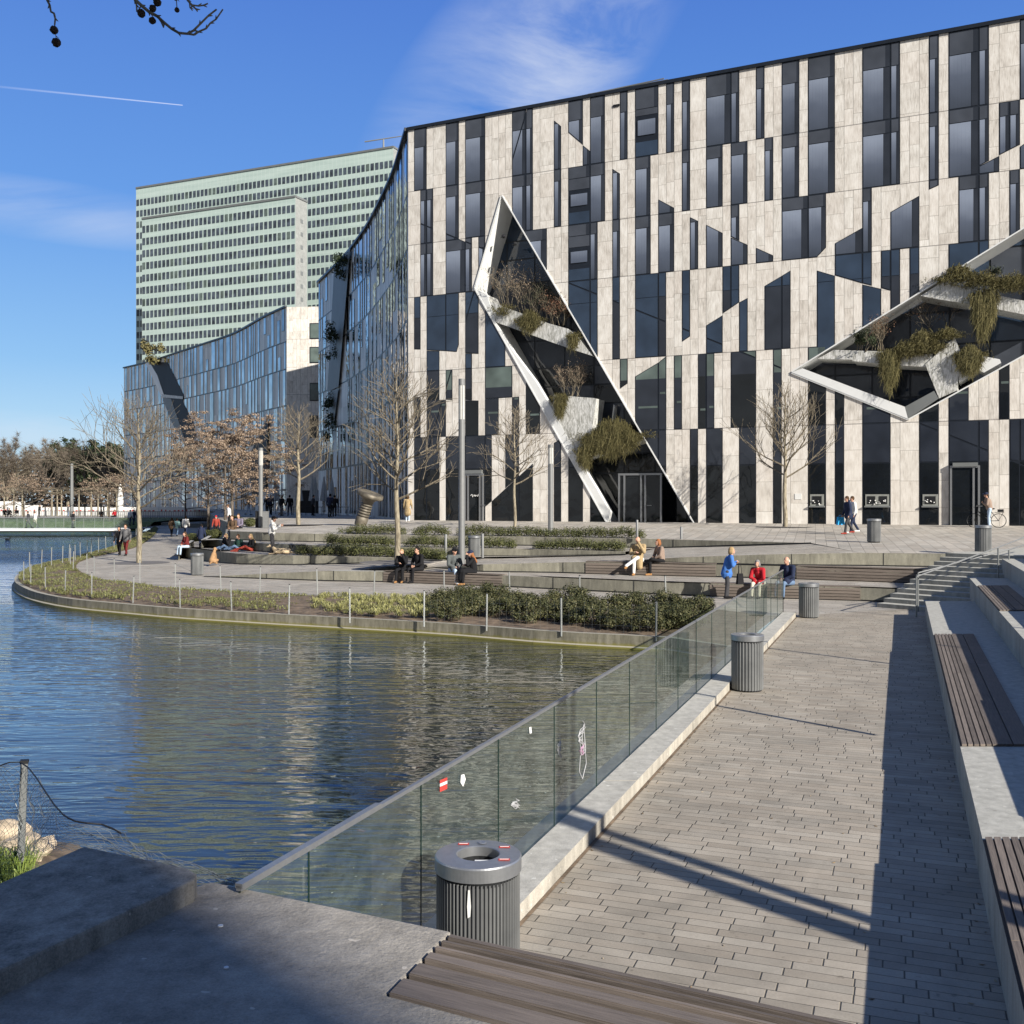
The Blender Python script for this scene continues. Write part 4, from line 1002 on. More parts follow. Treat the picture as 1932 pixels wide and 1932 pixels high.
def railing():
    XR = -3.215; e = empty('glass_railing', WL(XR, 16, ZW0), 0, 'long frameless glass railing with steel top rail between pond and walkway', 'railing'); o0 = WL(XR, 16, ZW0)
    m_ = MB(); m_.beam(WL(XR, 4.97, -.612) - o0, WL(XR, 27.9, -.612) - o0, .030, .024)
    m_.beam(WL(XR, 4.97, -.60) - o0, WL(XR, 6.3, -.60) - o0, .042, .024)
    m_.build('top_rail', M['steel'], e)
    ys = [4.97, 5.55] + [6.85 + 1.316 * k for k in range(17)]
    ys[-1] = 27.9
    for a, b_ in zip(ys, ys[1:]):
        m_ = MB(); p, q = WL(XR, a + .008) - o0, WL(XR, b_ - .008) - o0
        m_.poly([(p.x, p.y, 0.0), (q.x, q.y, 0.0), (q.x, q.y, 1.24), (p.x, p.y, 1.24)]); o = m_.build('glass_panel', M['rail_glass'], e)
        m_ = MB(); m_.beam(Vector((p.x, p.y, 0)), Vector((p.x, p.y, 1.24)), .009, .009, (0, 1, 0)); m_.build('edge', M['glass_edge'], o)
    m_ = MB(); p = WL(XR, 27.9) - o0; m_.beam(Vector((p.x, p.y, 0)), Vector((p.x, p.y, 1.25)), .016, .016, (0, 1, 0)); m_.build('end_edge', M['glass_edge'], e)
    m_ = MB(); m_.beam(WL(XR, 4.97, ZW0 + .0) - o0, WL(XR, 27.9, ZW0 + .0) - o0, .08, .05); m_.build('base_channel', M['dark_frame'], e)
    # stickers, scratches (on the glass)
    def onglass(px, py):
        # bearing meets the railing plane  X = XR + TAN*Y
        r = (px - 966) / 1932; Y = XR / (r - TAN); return Vector((r * Y, Y, EYE + (945 - py) * Y / 1932))
    def patch(px0, py0, px1, py1, mat, nm, dy=0.0):
        m_ = MB(); a = onglass(px0, py0); b_ = onglass(px1, py0 + dy); c_ = onglass(px1, py1 + dy); d_ = onglass(px0, py1)
        v = [q - o0 + wn_ * .012 for q in (a, b_, c_, d_)]; m_.poly(v[::-1]); m_.build(nm, mat, e)
    patch(827, 1472, 841, 1478, M['red'], 'sticker', -6); patch(827, 1478.5, 841, 1484, M['white'], 'sticker', -6); patch(827, 1484.5, 841, 1494, M['red'], 'sticker', -6)
    m_ = MB(); m_.poly([onglass(x, y) - o0 + wn_ * .012 for x, y in ((867, 1462), (873, 1460), (876, 1470), (871, 1484), (866, 1476))]); m_.build('sticker', M['white'], e)
    m_ = MB(); m_.poly([onglass(x, y) - o0 + wn_ * .012 for x, y in ((996, 1372), (1000, 1371), (1001, 1383), (997, 1384))]); m_.build('sticker', M['white'], e)
    rr = random.Random(8)
    def scrawl(cx, cy, w, h, n, r, mat):
        m_ = MB(); pts = []
        for i in range(n):
            t = i / n; pts.append(onglass(cx + w * math.sin(t * 37 + rr.random()) * (.4 + .6 * rr.random()) / 2, cy - h / 2 + h * ((t * 5.3) % 1) * .5 + h * t * .5) - o0 + wn_ * .010)
        m_.path(pts, r, 4); m_.build('graffiti', mat, e)
    gm = simple('white scratch', (0.42, 0.42, 0.43), .7); pk = simple('pink scratch', (.42, .25, .36), .7)
    scrawl(1096, 1395, 16, 70, 42, .0035, gm); scrawl(1097, 1415, 10, 26, 20, .0035, pk); scrawl(1054, 1415, 10, 55, 18, .0025, gm); scrawl(970, 1518, 20, 22, 22, .0028, gm)
    m_ = MB(); m_.path([onglass(x, y) - o0 + wn_ * .011 for x, y in ((1101, 1398), (1104, 1440), (1097, 1469), (1091, 1455), (1093, 1425))], .004, 4); m_.build('graffiti', gm, e)
railing()

# ------------------------------------------------------------------ terrace walls (each a thing), surfaces
def wall_strip(name, top, bottom, mat, label, cat='retaining wall', thick=0.35, joint=3.0):
    n = 40; T = lerp_line(top, n); B_ = lerp_line(bottom, n)
    m_ = MB(); back = [t + Vector((0.15, thick, 0)) for t in T]; lo = [Vector((t.x, t.y, min(b_.z, t.z) - .5)) for t, b_ in zip(T, B_)]
    N = n + 1; vs = T + lo + back
    m_.add(vs, [(i, N + i, N + i + 1, i + 1) for i in range(n)] + [(i, i + 1, 2 * N + i + 1, 2 * N + i) for i in range(n)])
    o = tag(m_.build(name, mat), label, cat)
    # shadow gap at the foot and joints
    k = MB()
    L = sum((b_ - a).length for a, b_ in zip(T, T[1:])); 
    for a, b_, c_, d_ in zip(T, T[1:], B_, B_[1:]):
        za, zb = min(c_.z, a.z - .02), min(d_.z, b_.z - .02)
        k.poly([(a.x, a.y - .012, za - .02), (b_.x, b_.y - .012, zb - .02), (b_.x, b_.y - .012, zb + .045), (a.x, a.y - .012, za + .045)])
    J = lerp_line(top, max(1, int(L / joint)))
    for p in J[1:-1]: k.box(p.x - .008, p.x + .008, p.y - .012, p.y + .02, p.z - .6, p.z + .001)
    k.build('joint', M['black'], o)
    return o
A_top = [W(385, 1088, -1.86), W(614, 1077, -1.466), W(812, 1079, -1.45), W(949, 1085.5, -1.45), W(1260, 1099, -1.45), W(1623, 1106.6 + 2, -1.45), W(1754, 1114, -1.45)]
A_bot = [Vector((p.x, p.y, ZW0)) for p in A_top]
B_top = [W(802, 1071, -1.44), W(905, 1065, -1.165), W(1049, 1061.4, -1.06), W(1106, 1060, -1.0), W(1285, 1063.5, -1.0), W(1627, 1071.5, -1.0), W(1771, 1076, -1.0)]
B_bot = [Vector((p.x, p.y, -1.45)) for p in B_top]
C_top = [W(1180, 1058, -.98), W(1285, 1051.5, -.78), W(1450, 1046, -.62), W(1627, 1043, -.54), W(1850, 1046, -.54)]
C_bot = [Vector((p.x, p.y, -1.0)) for p in C_top]
W1 = [W(434, 1002, -.34), W(503, 1004.6, -.34), W(634, 1008, -.4), W(700, 1009, -.4), W(1000, 1013, -.4), W(1241, 1017, -.4), W(1530, 1024.5, -.4)]
W1b = [Vector((p.x, p.y, z)) for p, z in zip(W1, (-.79, -.79, -.8, -.81, -.81, -.80, -.42))]
W2 = [W(378, 1019, -.78), W(390, 1016.5, -.78), W(430, 1019.5, -.78), W(484, 1024.7, -.79), W(634, 1029.7, -.8), W(850, 1034, -.81), W(1000, 1036, -.81), W(1180, 1040.5, -.81)]
W2b = [Vector((p.x, p.y, z)) for p, z in zip(W2, (-1.2, -1.2, -1.2, -1.2, -1.2, -1.18, -1.13, -.95))]
W3 = [W(336, 1033, -1.2), W(345, 1030.5, -1.2), W(369, 1035, -1.2), W(411, 1040.6, -1.2), W(453, 1044.8, -1.2), W(508, 1046.5, -1.2), W(553, 1048, -1.2), W(634, 1049.5, -1.2), W(760, 1053, -1.2), W(835, 1057, -1.2)]
W3b = [Vector((p.x, p.y, z)) for p, z in zip(W3, (-1.8, -1.8, -1.8, -1.75, -1.7, -1.66, -1.63, -1.55, -1.38, -1.22))]
wall_strip('terrace_wall', A_top, A_bot, M['concrete'], 'lowest long concrete seating wall along the waterside path', thick=.45)
wall_strip('terrace_wall', B_top, B_bot, M['concrete'], 'second concrete seating wall, behind the lowest one', thick=.45)
wall_strip('terrace_wall', C_top, C_bot, M['concrete'], 'third concrete wall below the shop pavement on the right')
wall_strip('terrace_wall', W1, W1b, M['concrete'], 'uppermost curved terrace wall under the back hedge', joint=6)
_a = W(394, 1010, -.78); _b = W(366, 1016, -1.2)
wall_strip('terrace_wall', [_a] + W2, [Vector((_a.x, _a.y, -1.2))] + W2b, M['concrete'], 'middle curved terrace wall under the middle hedge', joint=6)
wall_strip('terrace_wall', [_b] + W3, [Vector((_b.x, _b.y, -1.8))] + W3b, M['concrete'], 'lowest curved terrace wall with the lying dog on top', joint=6)
dz = lambda pl, z: [Vector((p.x, p.y, p.z + z)) for p in pl]
# S1: terrace between wall A and wall B / curved walls
ribbon('terrace', A_top, [Vector((p.x + .1, p.y + .1, p.z)) for p in (W(350, 1062, -1.86), W3b[4], W3b[6], W3b[7], W3b[8], W(802, 1070, -1.44), B_bot[1], B_bot[2], B_bot[3], B_bot[4], B_bot[5], B_bot[6])], M['prom_paving'], 60)
ribbon('terrace', [W(330, 1064, -1.86), W(385, 1088, -1.86)], [W3b[1], W3b[4]], M['prom_paving'], 6)
# S2: ramp between wall B/C and the hedge walls
ribbon('terrace', [W(690, 1069, -1.46)] + B_top[0:4] + C_top[0:4], [W3b[8], W3b[9], W(1000, 1049.5, -1.13), W(1180, 1047, -.97), W1b[5], W(1400, 1029, -.6), W1b[6] + Vector((.1, .1, 0))], M['prom_paving'], 60)
ribbon('terrace', B_top[3:], [C_bot[0], C_bot[1], C_bot[2], C_bot[3], C_bot[4]], M['prom_paving'], 40)
ribbon('terrace', W3[0:9], [W2b[0], W2b[2], W2b[3], W2b[4], W2b[5], W2b[6], W2b[7]], M['prom_paving'], 40)
ribbon('terrace', W2, [W1b[0], W1b[1], W1b[2], W1b[3], W1b[4], W1b[5]], M['prom_paving'], 40)
# plaza
front = [Vector((-37, 128, -.05)), Vector((-33, 112, -.1)), Vector((-25.5, 88, -.15)), Vector((-18, 66, -.25))] + W1 + C_top[3:] + [Vector((24, 33, -.54)), Vector((46, 24, -.54))]
back = [Vector((-62, 186, .0)), Vector((-40, 150, 0)), Vector((-27, 118, 0)), Vector((-17, 98, 0)), Vector((-8, 69.4, 0)), F0 + Vector((0, .3, 0)), F0 + FT * 12 + Vector((0, .2, 0)), F0 + FT * 24 + Vector((0, .2, 0)), F0 + FT * 40 + Vector((0, .2, 0)), F0 + FT * 60]
def plaza():
    m_ = MB(); poly = [(p.x, p.y) for p in front] + [(p.x, p.y) for p in reversed(back)]
    zs = [p.z for p in front] + [p.z for p in reversed(back)]
    tri = geometry.tessellate_polygon([[Vector((x, y, 0)) for x, y in poly]]); fs = []
    for t in tri:
        a, b_, c_ = (Vector((poly[i][0], poly[i][1], 0)) for i in t)
        fs.append(tuple(t) if (b_ - a).cross(c_ - a).z > 0 else (t[0], t[2], t[1]))
    m_.add([(x, y, z) for (x, y), z in zip(poly, zs)], fs)
    m_.build('plaza', M['plaza_paving'], None, 'structure')
plaza()
wall_strip('terrace_wall', [Vector((-33, 112, -.1)), Vector((-25.5, 88, -.15)), Vector((-18, 66, -.25)), W1[0]], [Vector((-33, 112, -1.8)), Vector((-25.5, 88, -1.8)), Vector((-18, 66, -1.8)), Vector((W1[0].x, W1[0].y, -1.8))], M['concrete'], 'shaded wall closing the left side of the plaza under the brown trees', joint=8)
# drainage slot lines and tree grates on the plaza
def disc(name, c, r, z, mat, n=28):
    m_ = MB(); m_.poly([(c.x + r * math.cos(2 * math.pi * i / n), c.y + r * math.sin(2 * math.pi * i / n), z) for i in range(n)]); return m_.build(name, mat, None, 'structure')
M['grate'] = simple('tree grate', (0.15, 0.14, 0.13), .8)

# bench timber on the walls
def bench_wood(a, b_, zt, hgt, label, depth=0.42, grp='timber benches along the terrace walls'):
    a = Vector(a); b_ = Vector(b_); d = (b_ - a); d.z = 0; L = d.length; d.normalize(); inn = Vector((-d.y, d.x, 0))
    if inn.y < 0: inn = -inn
    e = empty('timber_bench', Vector((a.x, a.y, zt - hgt)), math.atan2(d.y, d.x), label, 'bench', grp)
    m_ = MB(); n = 4
    for i in range(n): m_.box(0, L, -.03, -.005, .03 + i * (hgt - .04) / n, .03 + (i + 1) * (hgt - .04) / n - .018)
    o = m_.build('front_slats', M['wood'], e); uv_planks(o, (1, 0, 0))
    m_ = MB()
    for i in range(4): m_.box(0, L, .0 + i * depth / 4, (i + 1) * depth / 4 - .015, hgt + .005, hgt + .03)
    o = m_.build('seat_slats', M['wood'], e); uv_planks(o, (1, 0, 0))
    return e
def on_line(pl, px):
    best = None
    for p in lerp_line(pl, 400):
        e_ = abs(p.x / p.y * 1932 + 966 - px)
        if best is None or e_ < best[0]: best = (e_, p)
    return best[1]
bench_wood(on_line(A_top, 725), on_line(A_top, 949), -1.45, .42, 'timber bench on the lowest wall under the two seated couples at its left end')
bench_wood(on_line(A_top, 1340), on_line(A_top, 1623), -1.45, .42, 'timber bench on the lowest wall behind the glass railing end')
bench_wood(on_line(B_top, 1106), on_line(B_top, 1350), -1.0, .45, 'timber bench on the second wall under the tan-coated couple')
bench_wood(on_line(B_top, 1503), on_line(B_top, 1771), -1.0, .45, 'timber bench on the second wall near the stair handrails')

# ------------------------------------------------------------------ right hand steps, parallel to the walkway
T1x, T2x, T3x, T4x = 0.65, 1.97, 3.05, 4.3; TZ = [-1.43, -.95, -.48, -.02]
def tier(x0, x1, zt, y0, y1, label, zb=-2.4):
    cuts = [y0]; y = y0
    while y < y1: y = min(y1, y + 6.4); cuts.append(y)
    m_ = MB()
    for a, b_ in zip(cuts, cuts[1:]):
        q = [WL(x0, a + .006), WL(x1, a + .006), WL(x1, b_ - .006), WL(x0, b_ - .006)]; m_.prism([(p.x, p.y) for p in q], zb, zt)
    return tag(m_.build('terrace_step', M['stairs']), label, 'terrace step')
tier(T1x, T2x, TZ[0], 1.2, 27.6, 'lowest broad concrete seating step right of the walkway')
tier(T2x, T3x, TZ[1], 1.0, 29.4, 'second concrete seating step right of the walkway')
tier(T3x, T4x, TZ[2], 0.8, 31.0, 'third concrete seating step right of the walkway')
tier(T4x, 22, TZ[3], -2, 31.5, 'raised concrete terrace behind the seating steps on the right')
def deck(x0, w, zt, y0, y1, label, cat='bench', grp='timber decks set into the seating steps'):
    n = 9; o0 = WL(x0, y0, zt); e = empty('timber_deck', o0, 0, label, cat, grp); m_ = MB(); n1 = 5
    W_ = w
    wid = [0.068] * 5 + [0.28, 0.28]; x = 0.02; ends = [y0]
    sc = W_ / (sum(wid) + .02 * 7)
    for i, a in enumerate(wid):
        aa = a * sc; segs = [y0, (y0 + y1) / 2 + (.9 if i > 4 else 0), y1]
        for s0, s1 in zip(segs, segs[1:]):
            q = [WL(x0 + x, s0 + .004) - o0, WL(x0 + x + aa, s0 + .004) - o0, WL(x0 + x + aa, s1 - .004) - o0, WL(x0 + x, s1 - .004) - o0]
            m_.prism([(p.x, p.y) for p in q], -.02, .028)
        x += aa + .02 * sc
    o = m_.build('boards', M['wood'], e); uv_planks(o, wd)
    m_ = MB(); q = [WL(x0 - .001, y0) - o0, WL(x0 + W_ + .01, y0) - o0, WL(x0 + W_ + .01, y1) - o0, WL(x0 - .001, y1) - o0]; m_.poly([(p.x, p.y, .004) for p in q]); m_.build('recess', M['black'], e)
    return e
deck(T1x, .80, TZ[0], 11.25, 20.6, 'long timber deck on the lowest step right of the walkway, mid distance')
deck(T1x, .80, TZ[0], 4.3, 8.15, 'near timber deck on the lowest step at the right edge')
deck(T2x, .80, TZ[1], 20.6, 26.6, 'timber deck on the second step by the handrails')
deck(T2x, .80, TZ[1], 8, 13, 'timber deck on the second step beyond the right edge')
# stair flight between the two sets of steps
def stair():
    m_ = MB(); c0 = Vector((11.75, 29.1, 0)); d = Vector((0.76, 0.65, 0)).normalized(); s = Vector((-d.y, d.x, 0))
    for k in range(12):
        p = c0 + d * (.42 * k); z = ZW0 + .12 * (k + 1); w0, w1 = -1.6, 1.5 + .02 * k
        q = [p + s * w0, p + d * 8 + s * w0, p + d * 8 + s * w1, p + s * w1]; m_.prism([(v.x, v.y) for v in q], -2.3, z)
    tag(m_.build('stair_flight', M['stairs']), 'concrete stair flight climbing right between the two sets of seating steps', 'stairs')
stair()
def handrail(p0, p1, ends, lab):
    """p0,p1: post feet; ends: sloping rail end beyond p1"""
    e = empty('handrail', p0, 0, lab, 'handrail', 'steel handrails on the stair flight'); o = Vector(p0); a = Vector(p0) + Vector((0, 0, 1.1)); b_ = Vector(p1) + Vector((0, 0, .92)); c_ = Vector(ends)
    for f, h in ((Vector(p0), 1.1), (Vector(p1), .92)):
        m_ = MB(); m_.tube(f - o, f - o + Vector((0, 0, h)), .024, .024, 8); m_.build('post', M['post'], e)
    m_ = MB(); m_.tube(a - o, b_ - o, .02, .02, 8); m_.tube(b_ - o, c_ - o, .02, .02, 8); m_.build('rail', M['column'], e)
handrail((10.9, 27.6, ZW0), (14.1, 29.7, -1.0), U(1960, 1003, 31.5), 'front steel handrail of the stairs, nearer the walkway')
handrail((11.5, 29.0, ZW0), (14.8, 30.5, -1.1), U(1965, 1019, 33.5), 'rear steel handrail of the stairs')

# ------------------------------------------------------------------ foreground slab, block, bench
ZS = -0.635; ZBk = -0.53
def poly_slab(name, pts, zt, zb, mat, label, cat='concrete slab', bev=.012):
    a = sum(pts[i][0] * pts[(i + 1) % len(pts)][1] - pts[(i + 1) % len(pts)][0] * pts[i][1] for i in range(len(pts)))
    if a < 0: pts = pts[::-1]
    m_ = MB(); m_.prism([(p[0], p[1]) for p in pts], zb, zt); me = m_.mesh(name, mat)
    bm = bmesh.new(); bm.from_mesh(me); bmesh.ops.bevel(bm, geom=[e for e in bm.edges], offset=bev, segments=2, affect='EDGES', profile=.6)
    bmesh.ops.triangulate(bm, faces=[f for f in bm.faces if len(f.verts) > 4]); bm.to_mesh(me); bm.free(); o = link(name, me); return tag(o, label, cat)
bd = Vector((0.891, -0.454, 0))     # direction of the bench
s1 = W(399, 1663, ZS); s2 = W(851, 1757, ZS); s3 = W(728, 1877, ZS); s4 = s3 + bd * 6
poly_slab('concrete_slab', [(-3.4, 1.2), (s3.x + 2.2, 1.2), (s4.x, s4.y - 0.0), (s3.x, s3.y), (s2.x, s2.y), (s1.x, s1.y), (-2.0, 4.6), (-3.0, 3.4)], ZS, -2.6, M['slab'], 'dark speckled concrete slab in the shaded foreground')
def W_(px, py): p = W(px, py, ZBk); return (p.x, p.y)
poly_slab('concrete_block', [W_(158, 1596), W_(353, 1637), W_(372, 1648), W_(366, 1660), W_(0, 1829.5), W_(-700, 2150), W_(-800, 1900), W_(0, 1665)], ZBk, -2.6, M['block'], 'weathered raised concrete block at the bottom left corner', bev=.015)
def near_bench():
    o0 = s3.copy(); ln = 3.6; e = empty('timber_bench', o0, math.atan2(bd.y, bd.x), 'grey weathered timber bench boards at the bottom centre', 'bench')
    m_ = MB(); dep = (s2 - s3).dot(Vector((0.454, 0.891, 0))); sh = (s2 - s3).dot(bd)
    rows = [(a_ * dep, b_ * dep) for a_, b_ in ((0, .262), (.275, .492), (.512, .665), (.68, .77), (.782, .87), (.892, 1))]
    for i, (a, b_) in enumerate(rows):
        xa = sh * a / dep + .012; xb = sh * b_ / dep + .012; L0 = .0
        seg = [(xa, xb, ln, ln)]
        m_.prism([(xa, a), (ln, a), (ln, b_ - .030), (xb, b_ - .030)], -.045, .012 if i < 5 else .004)
    me = m_.mesh('boards', M['wood']); bm = bmesh.new(); bm.from_mesh(me); bmesh.ops.bevel(bm, geom=list(bm.edges), offset=.005, segments=2, affect='EDGES'); bm.to_mesh(me); bm.free()
    o = link('boards', me, e); uv = me.uv_layers.new(name='grain')
    for p in me.polygons:
        r = int(p.center.y / .10) * 1.7
        for li in p.loop_indices: c = me.vertices[me.loops[li].vertex_index].co; uv.data[li].uv = (c.x + r, c.y + c.z + r * .3)
    m_ = MB(); m_.prism([(0.0, .0), (ln, .0), (ln, dep), (sh, dep)], -1.5, -.05); m_.build('base', M['black'], e)
near_bench()
rl = random.Random(77); m_ = MB()
for _ in range(150):
    Y = 4.5 + 22 * rl.random() ** 1.6; X0 = rl.choice([-2.80 + abs(rl.gauss(0, .12)), rl.uniform(-2.8, .6), .62 - abs(rl.gauss(0, .1))]); p = WL(X0, Y); a = rl.uniform(0, 6.28); s = rl.uniform(.008, .026); d = Vector((math.cos(a), math.sin(a), 0)); n_ = Vector((-d.y, d.x, 0)); z = ZW0 + .006
    m_.add([p + d * s + Vector((0, 0, z + .004)), p + n_ * s * .5 + Vector((0, 0, z)), p - d * s + Vector((0, 0, z + .006)), p - n_ * s * .5 + Vector((0, 0, z))], [(0, 1, 2, 3)])
m_.build('leaf_litter', leafmat('fallen leaf', [(.06, .045, .03), (.22, .15, .08), (.45, .38, .26)]), None, 'stuff')
m_ = MB()
for _ in range(160):
    Y = rl.uniform(5.5, 14); p = Vector((-3.6 + .38 * Y - abs(rl.gauss(0, 1.1)), Y, ZWATER + .004)); a = rl.uniform(0, 6.28); s = rl.uniform(.006, .022); d = Vector((math.cos(a), math.sin(a), 0)); n_ = Vector((-d.y, d.x, 0))
    m_.add([p + d * s, p + n_ * s * .7, p - d * s, p - n_ * s * .7], [(0, 1, 2, 3)])
m_.build('floating_debris', leafmat('floating bits', [(.25, .22, .15), (.5, .47, .4), (.7, .68, .62)]), None, 'stuff')
# small litter and marks on the slab
for (px, py, r) in ((416, 1748, .012), (427, 1827, .010)):
    p = W(px, py, ZS); m_ = MB(); m_.lathe([(0.0, .006), (r, .006), (r * 1.05, .001)], 12); o = m_.build('bottle_cap' if r > .011 else 'chewing_gum', M['white']); o.location = p
    tag(o, 'small white bottle cap lying on the shaded slab' if r > .011 else 'pale chewing gum spot on the shaded slab', 'litter')
p = W(991, 1718, ZW0); m_ = MB(); m_.ball((0, 0, .03), .035, 8, 6, (1.1, .8, .8)); o = m_.build('paper_scrap', M['white']); o.location = p; tag(o, 'crumpled white paper scrap at the foot of the kerb by the near bin', 'litter')
# ================================================================== furniture
def ribmat():
    m, g, b = material('ribbed bin steel'); n = g.noise(g.coord('Object'), 3, 3)
    g.L(g.ramp(n, [(.3, (.13, .135, .138)), (.7, (.185, .19, .19))]), b.inputs['Base Color']); b.inputs['Metallic'].default_value = 0.35; b.inputs['Roughness'].default_value = 0.5; return m
M['bin'] = ribmat()
def make_bin(detail):
    e = empty('litter_bin'); nr = 64 if detail else 32; m_ = MB(); vs = []; n = nr * 4
    for z in (0.03, 0.82):
        for i in range(n):
            t = 2 * math.pi * i / n; r = (.262 if (i % 4) in (0, 1) else .248); vs.append((r * math.cos(t), r * math.sin(t), z))
    m_.add(vs, [(i, (i + 1) % n, n + (i + 1) % n, n + i) for i in range(n)]); m_.build('body', M['bin'], e)
    m_ = MB(); m_.lathe([(.235, 0), (.235, .04), (.25, .04)], 32); m_.build('base_ring', M['black'], e); m_ = MB(); m_.lathe([(.25, .80), (.25, .835)], 32); m_.build('neck_ring', M['black'], e)
    m_ = MB(); m_.lathe([(.264, .833), (.272, .838), (.272, .917), (.266, .926), (.138, .931), (.132, .926), (.132, .84)], 72); m_.build('rim', M['steel'], e)
    m_ = MB(); m_.lathe([(.13, .87), (.13, .5), (0, .5)], 24); m_.build('liner', M['black'], e)
    if detail:
        m_ = MB(); m_.box(-.02, .09, -.05, -.03, .78, .90); m_.build('divider', M['white'], e)
        m_ = MB(); m_.lathe([(.028, .934), (.022, .938), (0, .934)], 12, (.02, .19, 0)); m_.build('ash_cup', M['steel'], e)
        for (a, l) in ((35, .07), (-35, .07), (120, .07)):
            m_ = MB(); c_, s_ = math.cos(R(a)), math.sin(R(a)); cx, cy = .20 * c_, .20 * s_; m_.box(cx - .035, cx + .035, cy - .014, cy + .014, .9315, .9335); o = m_.build('sticker', M['red'], e)
            m_ = MB(); m_.box(cx - .028, cx + .028, cy - .003, cy + .002, .934, .936); m_.build('sticker_print', M['white'], o)
    return e
b1 = make_bin(True); b2 = make_bin(False)
BINS = [(None, (-.212, 6.42, ZW0), 'nearest grey ribbed litter bin with stickers on its steel rim'), ('p', W(1410, 1302, ZW0), 'ribbed litter bin beside the glass railing halfway down the walkway'),
        ('p', W(1526, 1165, ZW0), 'shaded ribbed litter bin at the far end of the kerb by the seated man'), ('p', PP(1649, 1023), 'ribbed litter bin on the plaza right of the walking couple with blue bag'),
        ('p', PP(1855, 1043), 'ribbed litter bin in front of the cyclist'), ('p', W(895, 1051.5, -1.15), 'ribbed litter bin beside the tall lamp column by the hedges'), ('p', W(372, 1085, ZW0), 'ribbed litter bin near the sitting golden dog')]
for i, (k, loc, lab) in enumerate(BINS):
    o = b1 if i == 0 else (b2 if i == 1 else copy_tree(b2)); o.location = loc; o.rotation_euler = (0, 0, R(15 * i)); tag(o, lab, 'litter bin', 'ribbed steel litter bins')
# bird dirt on the first bin
m_ = MB(); a = R(-100); m_.poly([(.268 * math.cos(a + t), .268 * math.sin(a + t), z) for t, z in ((-.02, .80), (.02, .80), (.045, .70), (.03, .64), (-.03, .63), (-.045, .70))]); m_.build('bird_dropping', M['white'], b1)

def column(loc, h, r, lab, cap=True):
    e = empty('lamp_column', loc, 0, lab, 'lamp column', 'plain cylindrical lamp columns'); m_ = MB(); m_.sm = True; m_.lathe([(r, 0), (r, h * .78)], 20); m_.build('shaft', M['column'], e)
    m_ = MB(); m_.lathe([(r * .93, h * .78), (r * .93, h * .965)], 20); o = m_.build('lantern', M['lamp_glass'], e)
    m_ = MB()
    for k in range(4): a = k * 1.57 + .4; m_.tube((r * .97 * math.cos(a), r * .97 * math.sin(a), h * .78), (r * .97 * math.cos(a), r * .97 * math.sin(a), h * .965), .012, .012, 4)
    m_.build('bar', M['column'], o)
    m_ = MB(); m_.lathe([(r, h * .965), (r, h), (0, h)], 20); m_.build('cap', M['column'], e)
column(W(871, 1063, -1.12), 7.05, .122, 'tallest grey lamp column standing in front of the hedges')
column(PP(1039, 1003), 4.35, .13, 'grey lamp column rising behind the back hedge, against the slanted cut')
c_ = PP(492, 995); column(c_, 4.6, .125, 'grey lamp column on the left of the plaza beside the dark cabinet')
def boxthing(name, c, w, d, h, mat, lab, cat, rz=0, grp=None):
    m_ = MB(); m_.box(-w/2, w/2, -d/2, d/2, 0, h * .96); m_.box(-w/2 - .015, w/2 + .015, -d/2 - .015, d/2 + .015, h * .96, h); o = m_.build(name, mat); o.location = c; o.rotation_euler = (0, 0, rz); return tag(o, lab, cat, grp)
boxthing('cabinet', PP(501.5, 996), .28, .3, .95, M['column'], 'pale grey cabinet right behind the left lamp column', 'cabinet')
boxthing('cabinet', PP(487, 995.5) + Vector((-.1, .5, 0)), .3, .3, .95, M['black'], 'black cabinet left of the left lamp column', 'cabinet')
for (px, py, z, h, lab) in ((841, 1052, -1.15, 1.0, 'short dark bollard post left of the tall lamp column'), (910.5, 1052.5, -1.12, 1.02, 'short dark bollard post right of the hedge-side bin'), (1202, 1015, None, .8, 'short bollard behind the tan-coated man'), (1285.5, 1037, -.85, 1.0, 'short bollard on the ramp between seated couple and blue-jacket woman')):
    loc = W(px, py, z) if z else PP(px, py); m_ = MB(); m_.sm = True; m_.lathe([(.055, 0), (.055, h - .02), (.045, h), (0, h)], 14); o = m_.build('bollard', M['column']); o.location = loc; tag(o, lab, 'bollard', 'slim steel bollards')

# fence posts round the planted bed, with wire netting
mpost = MB(); mpost.box(-.018, .018, -.018, .018, -.15, .9); mp_me = mpost.mesh('fence_post', M['post'])
cap = MB(); cap.box(-.021, .021, -.021, .021, .9, .925); cap_me = cap.mesh('post_cap', M['black'])
def post(p, lab, h=.9, tilt=0):
    o = link('fence_post', mp_me); o.location = p; o.rotation_euler = (R(random.uniform(-2, 2)), R(random.uniform(-2.5, 2.5)) + tilt, R(20)); o.scale = (1, 1, h / .9)
    c_ = link('post_cap', cap_me, o); return tag(o, lab, 'fence post', 'metal fence posts of the planted bed')
inner = [(165, 1084), (179, 1090), (216, 1097), (264, 1101), (331, 1110), (417, 1115), (490, 1118.5), (599, 1123.5), (705, 1129), (838, 1127.5), (962, 1131), (1094, 1141), (1257, 1142), (138, 1077), (133, 1068), (142, 1060), (152, 1053), (165, 1049)]
outer_ = [(45, 1098), (58, 1105), (86, 1112), (123, 1120), (173, 1127), (251, 1136), (340, 1144), (437, 1150), (545, 1157), (660, 1166), (800, 1173), (918, 1180), (1059, 1190), (1238, 1199)]
names_near = ['beside the yellowish grasses', 'between grasses and shrubs', 'among the left shrubs', 'among the right shrubs', 'nearest the glass railing']
fp = []
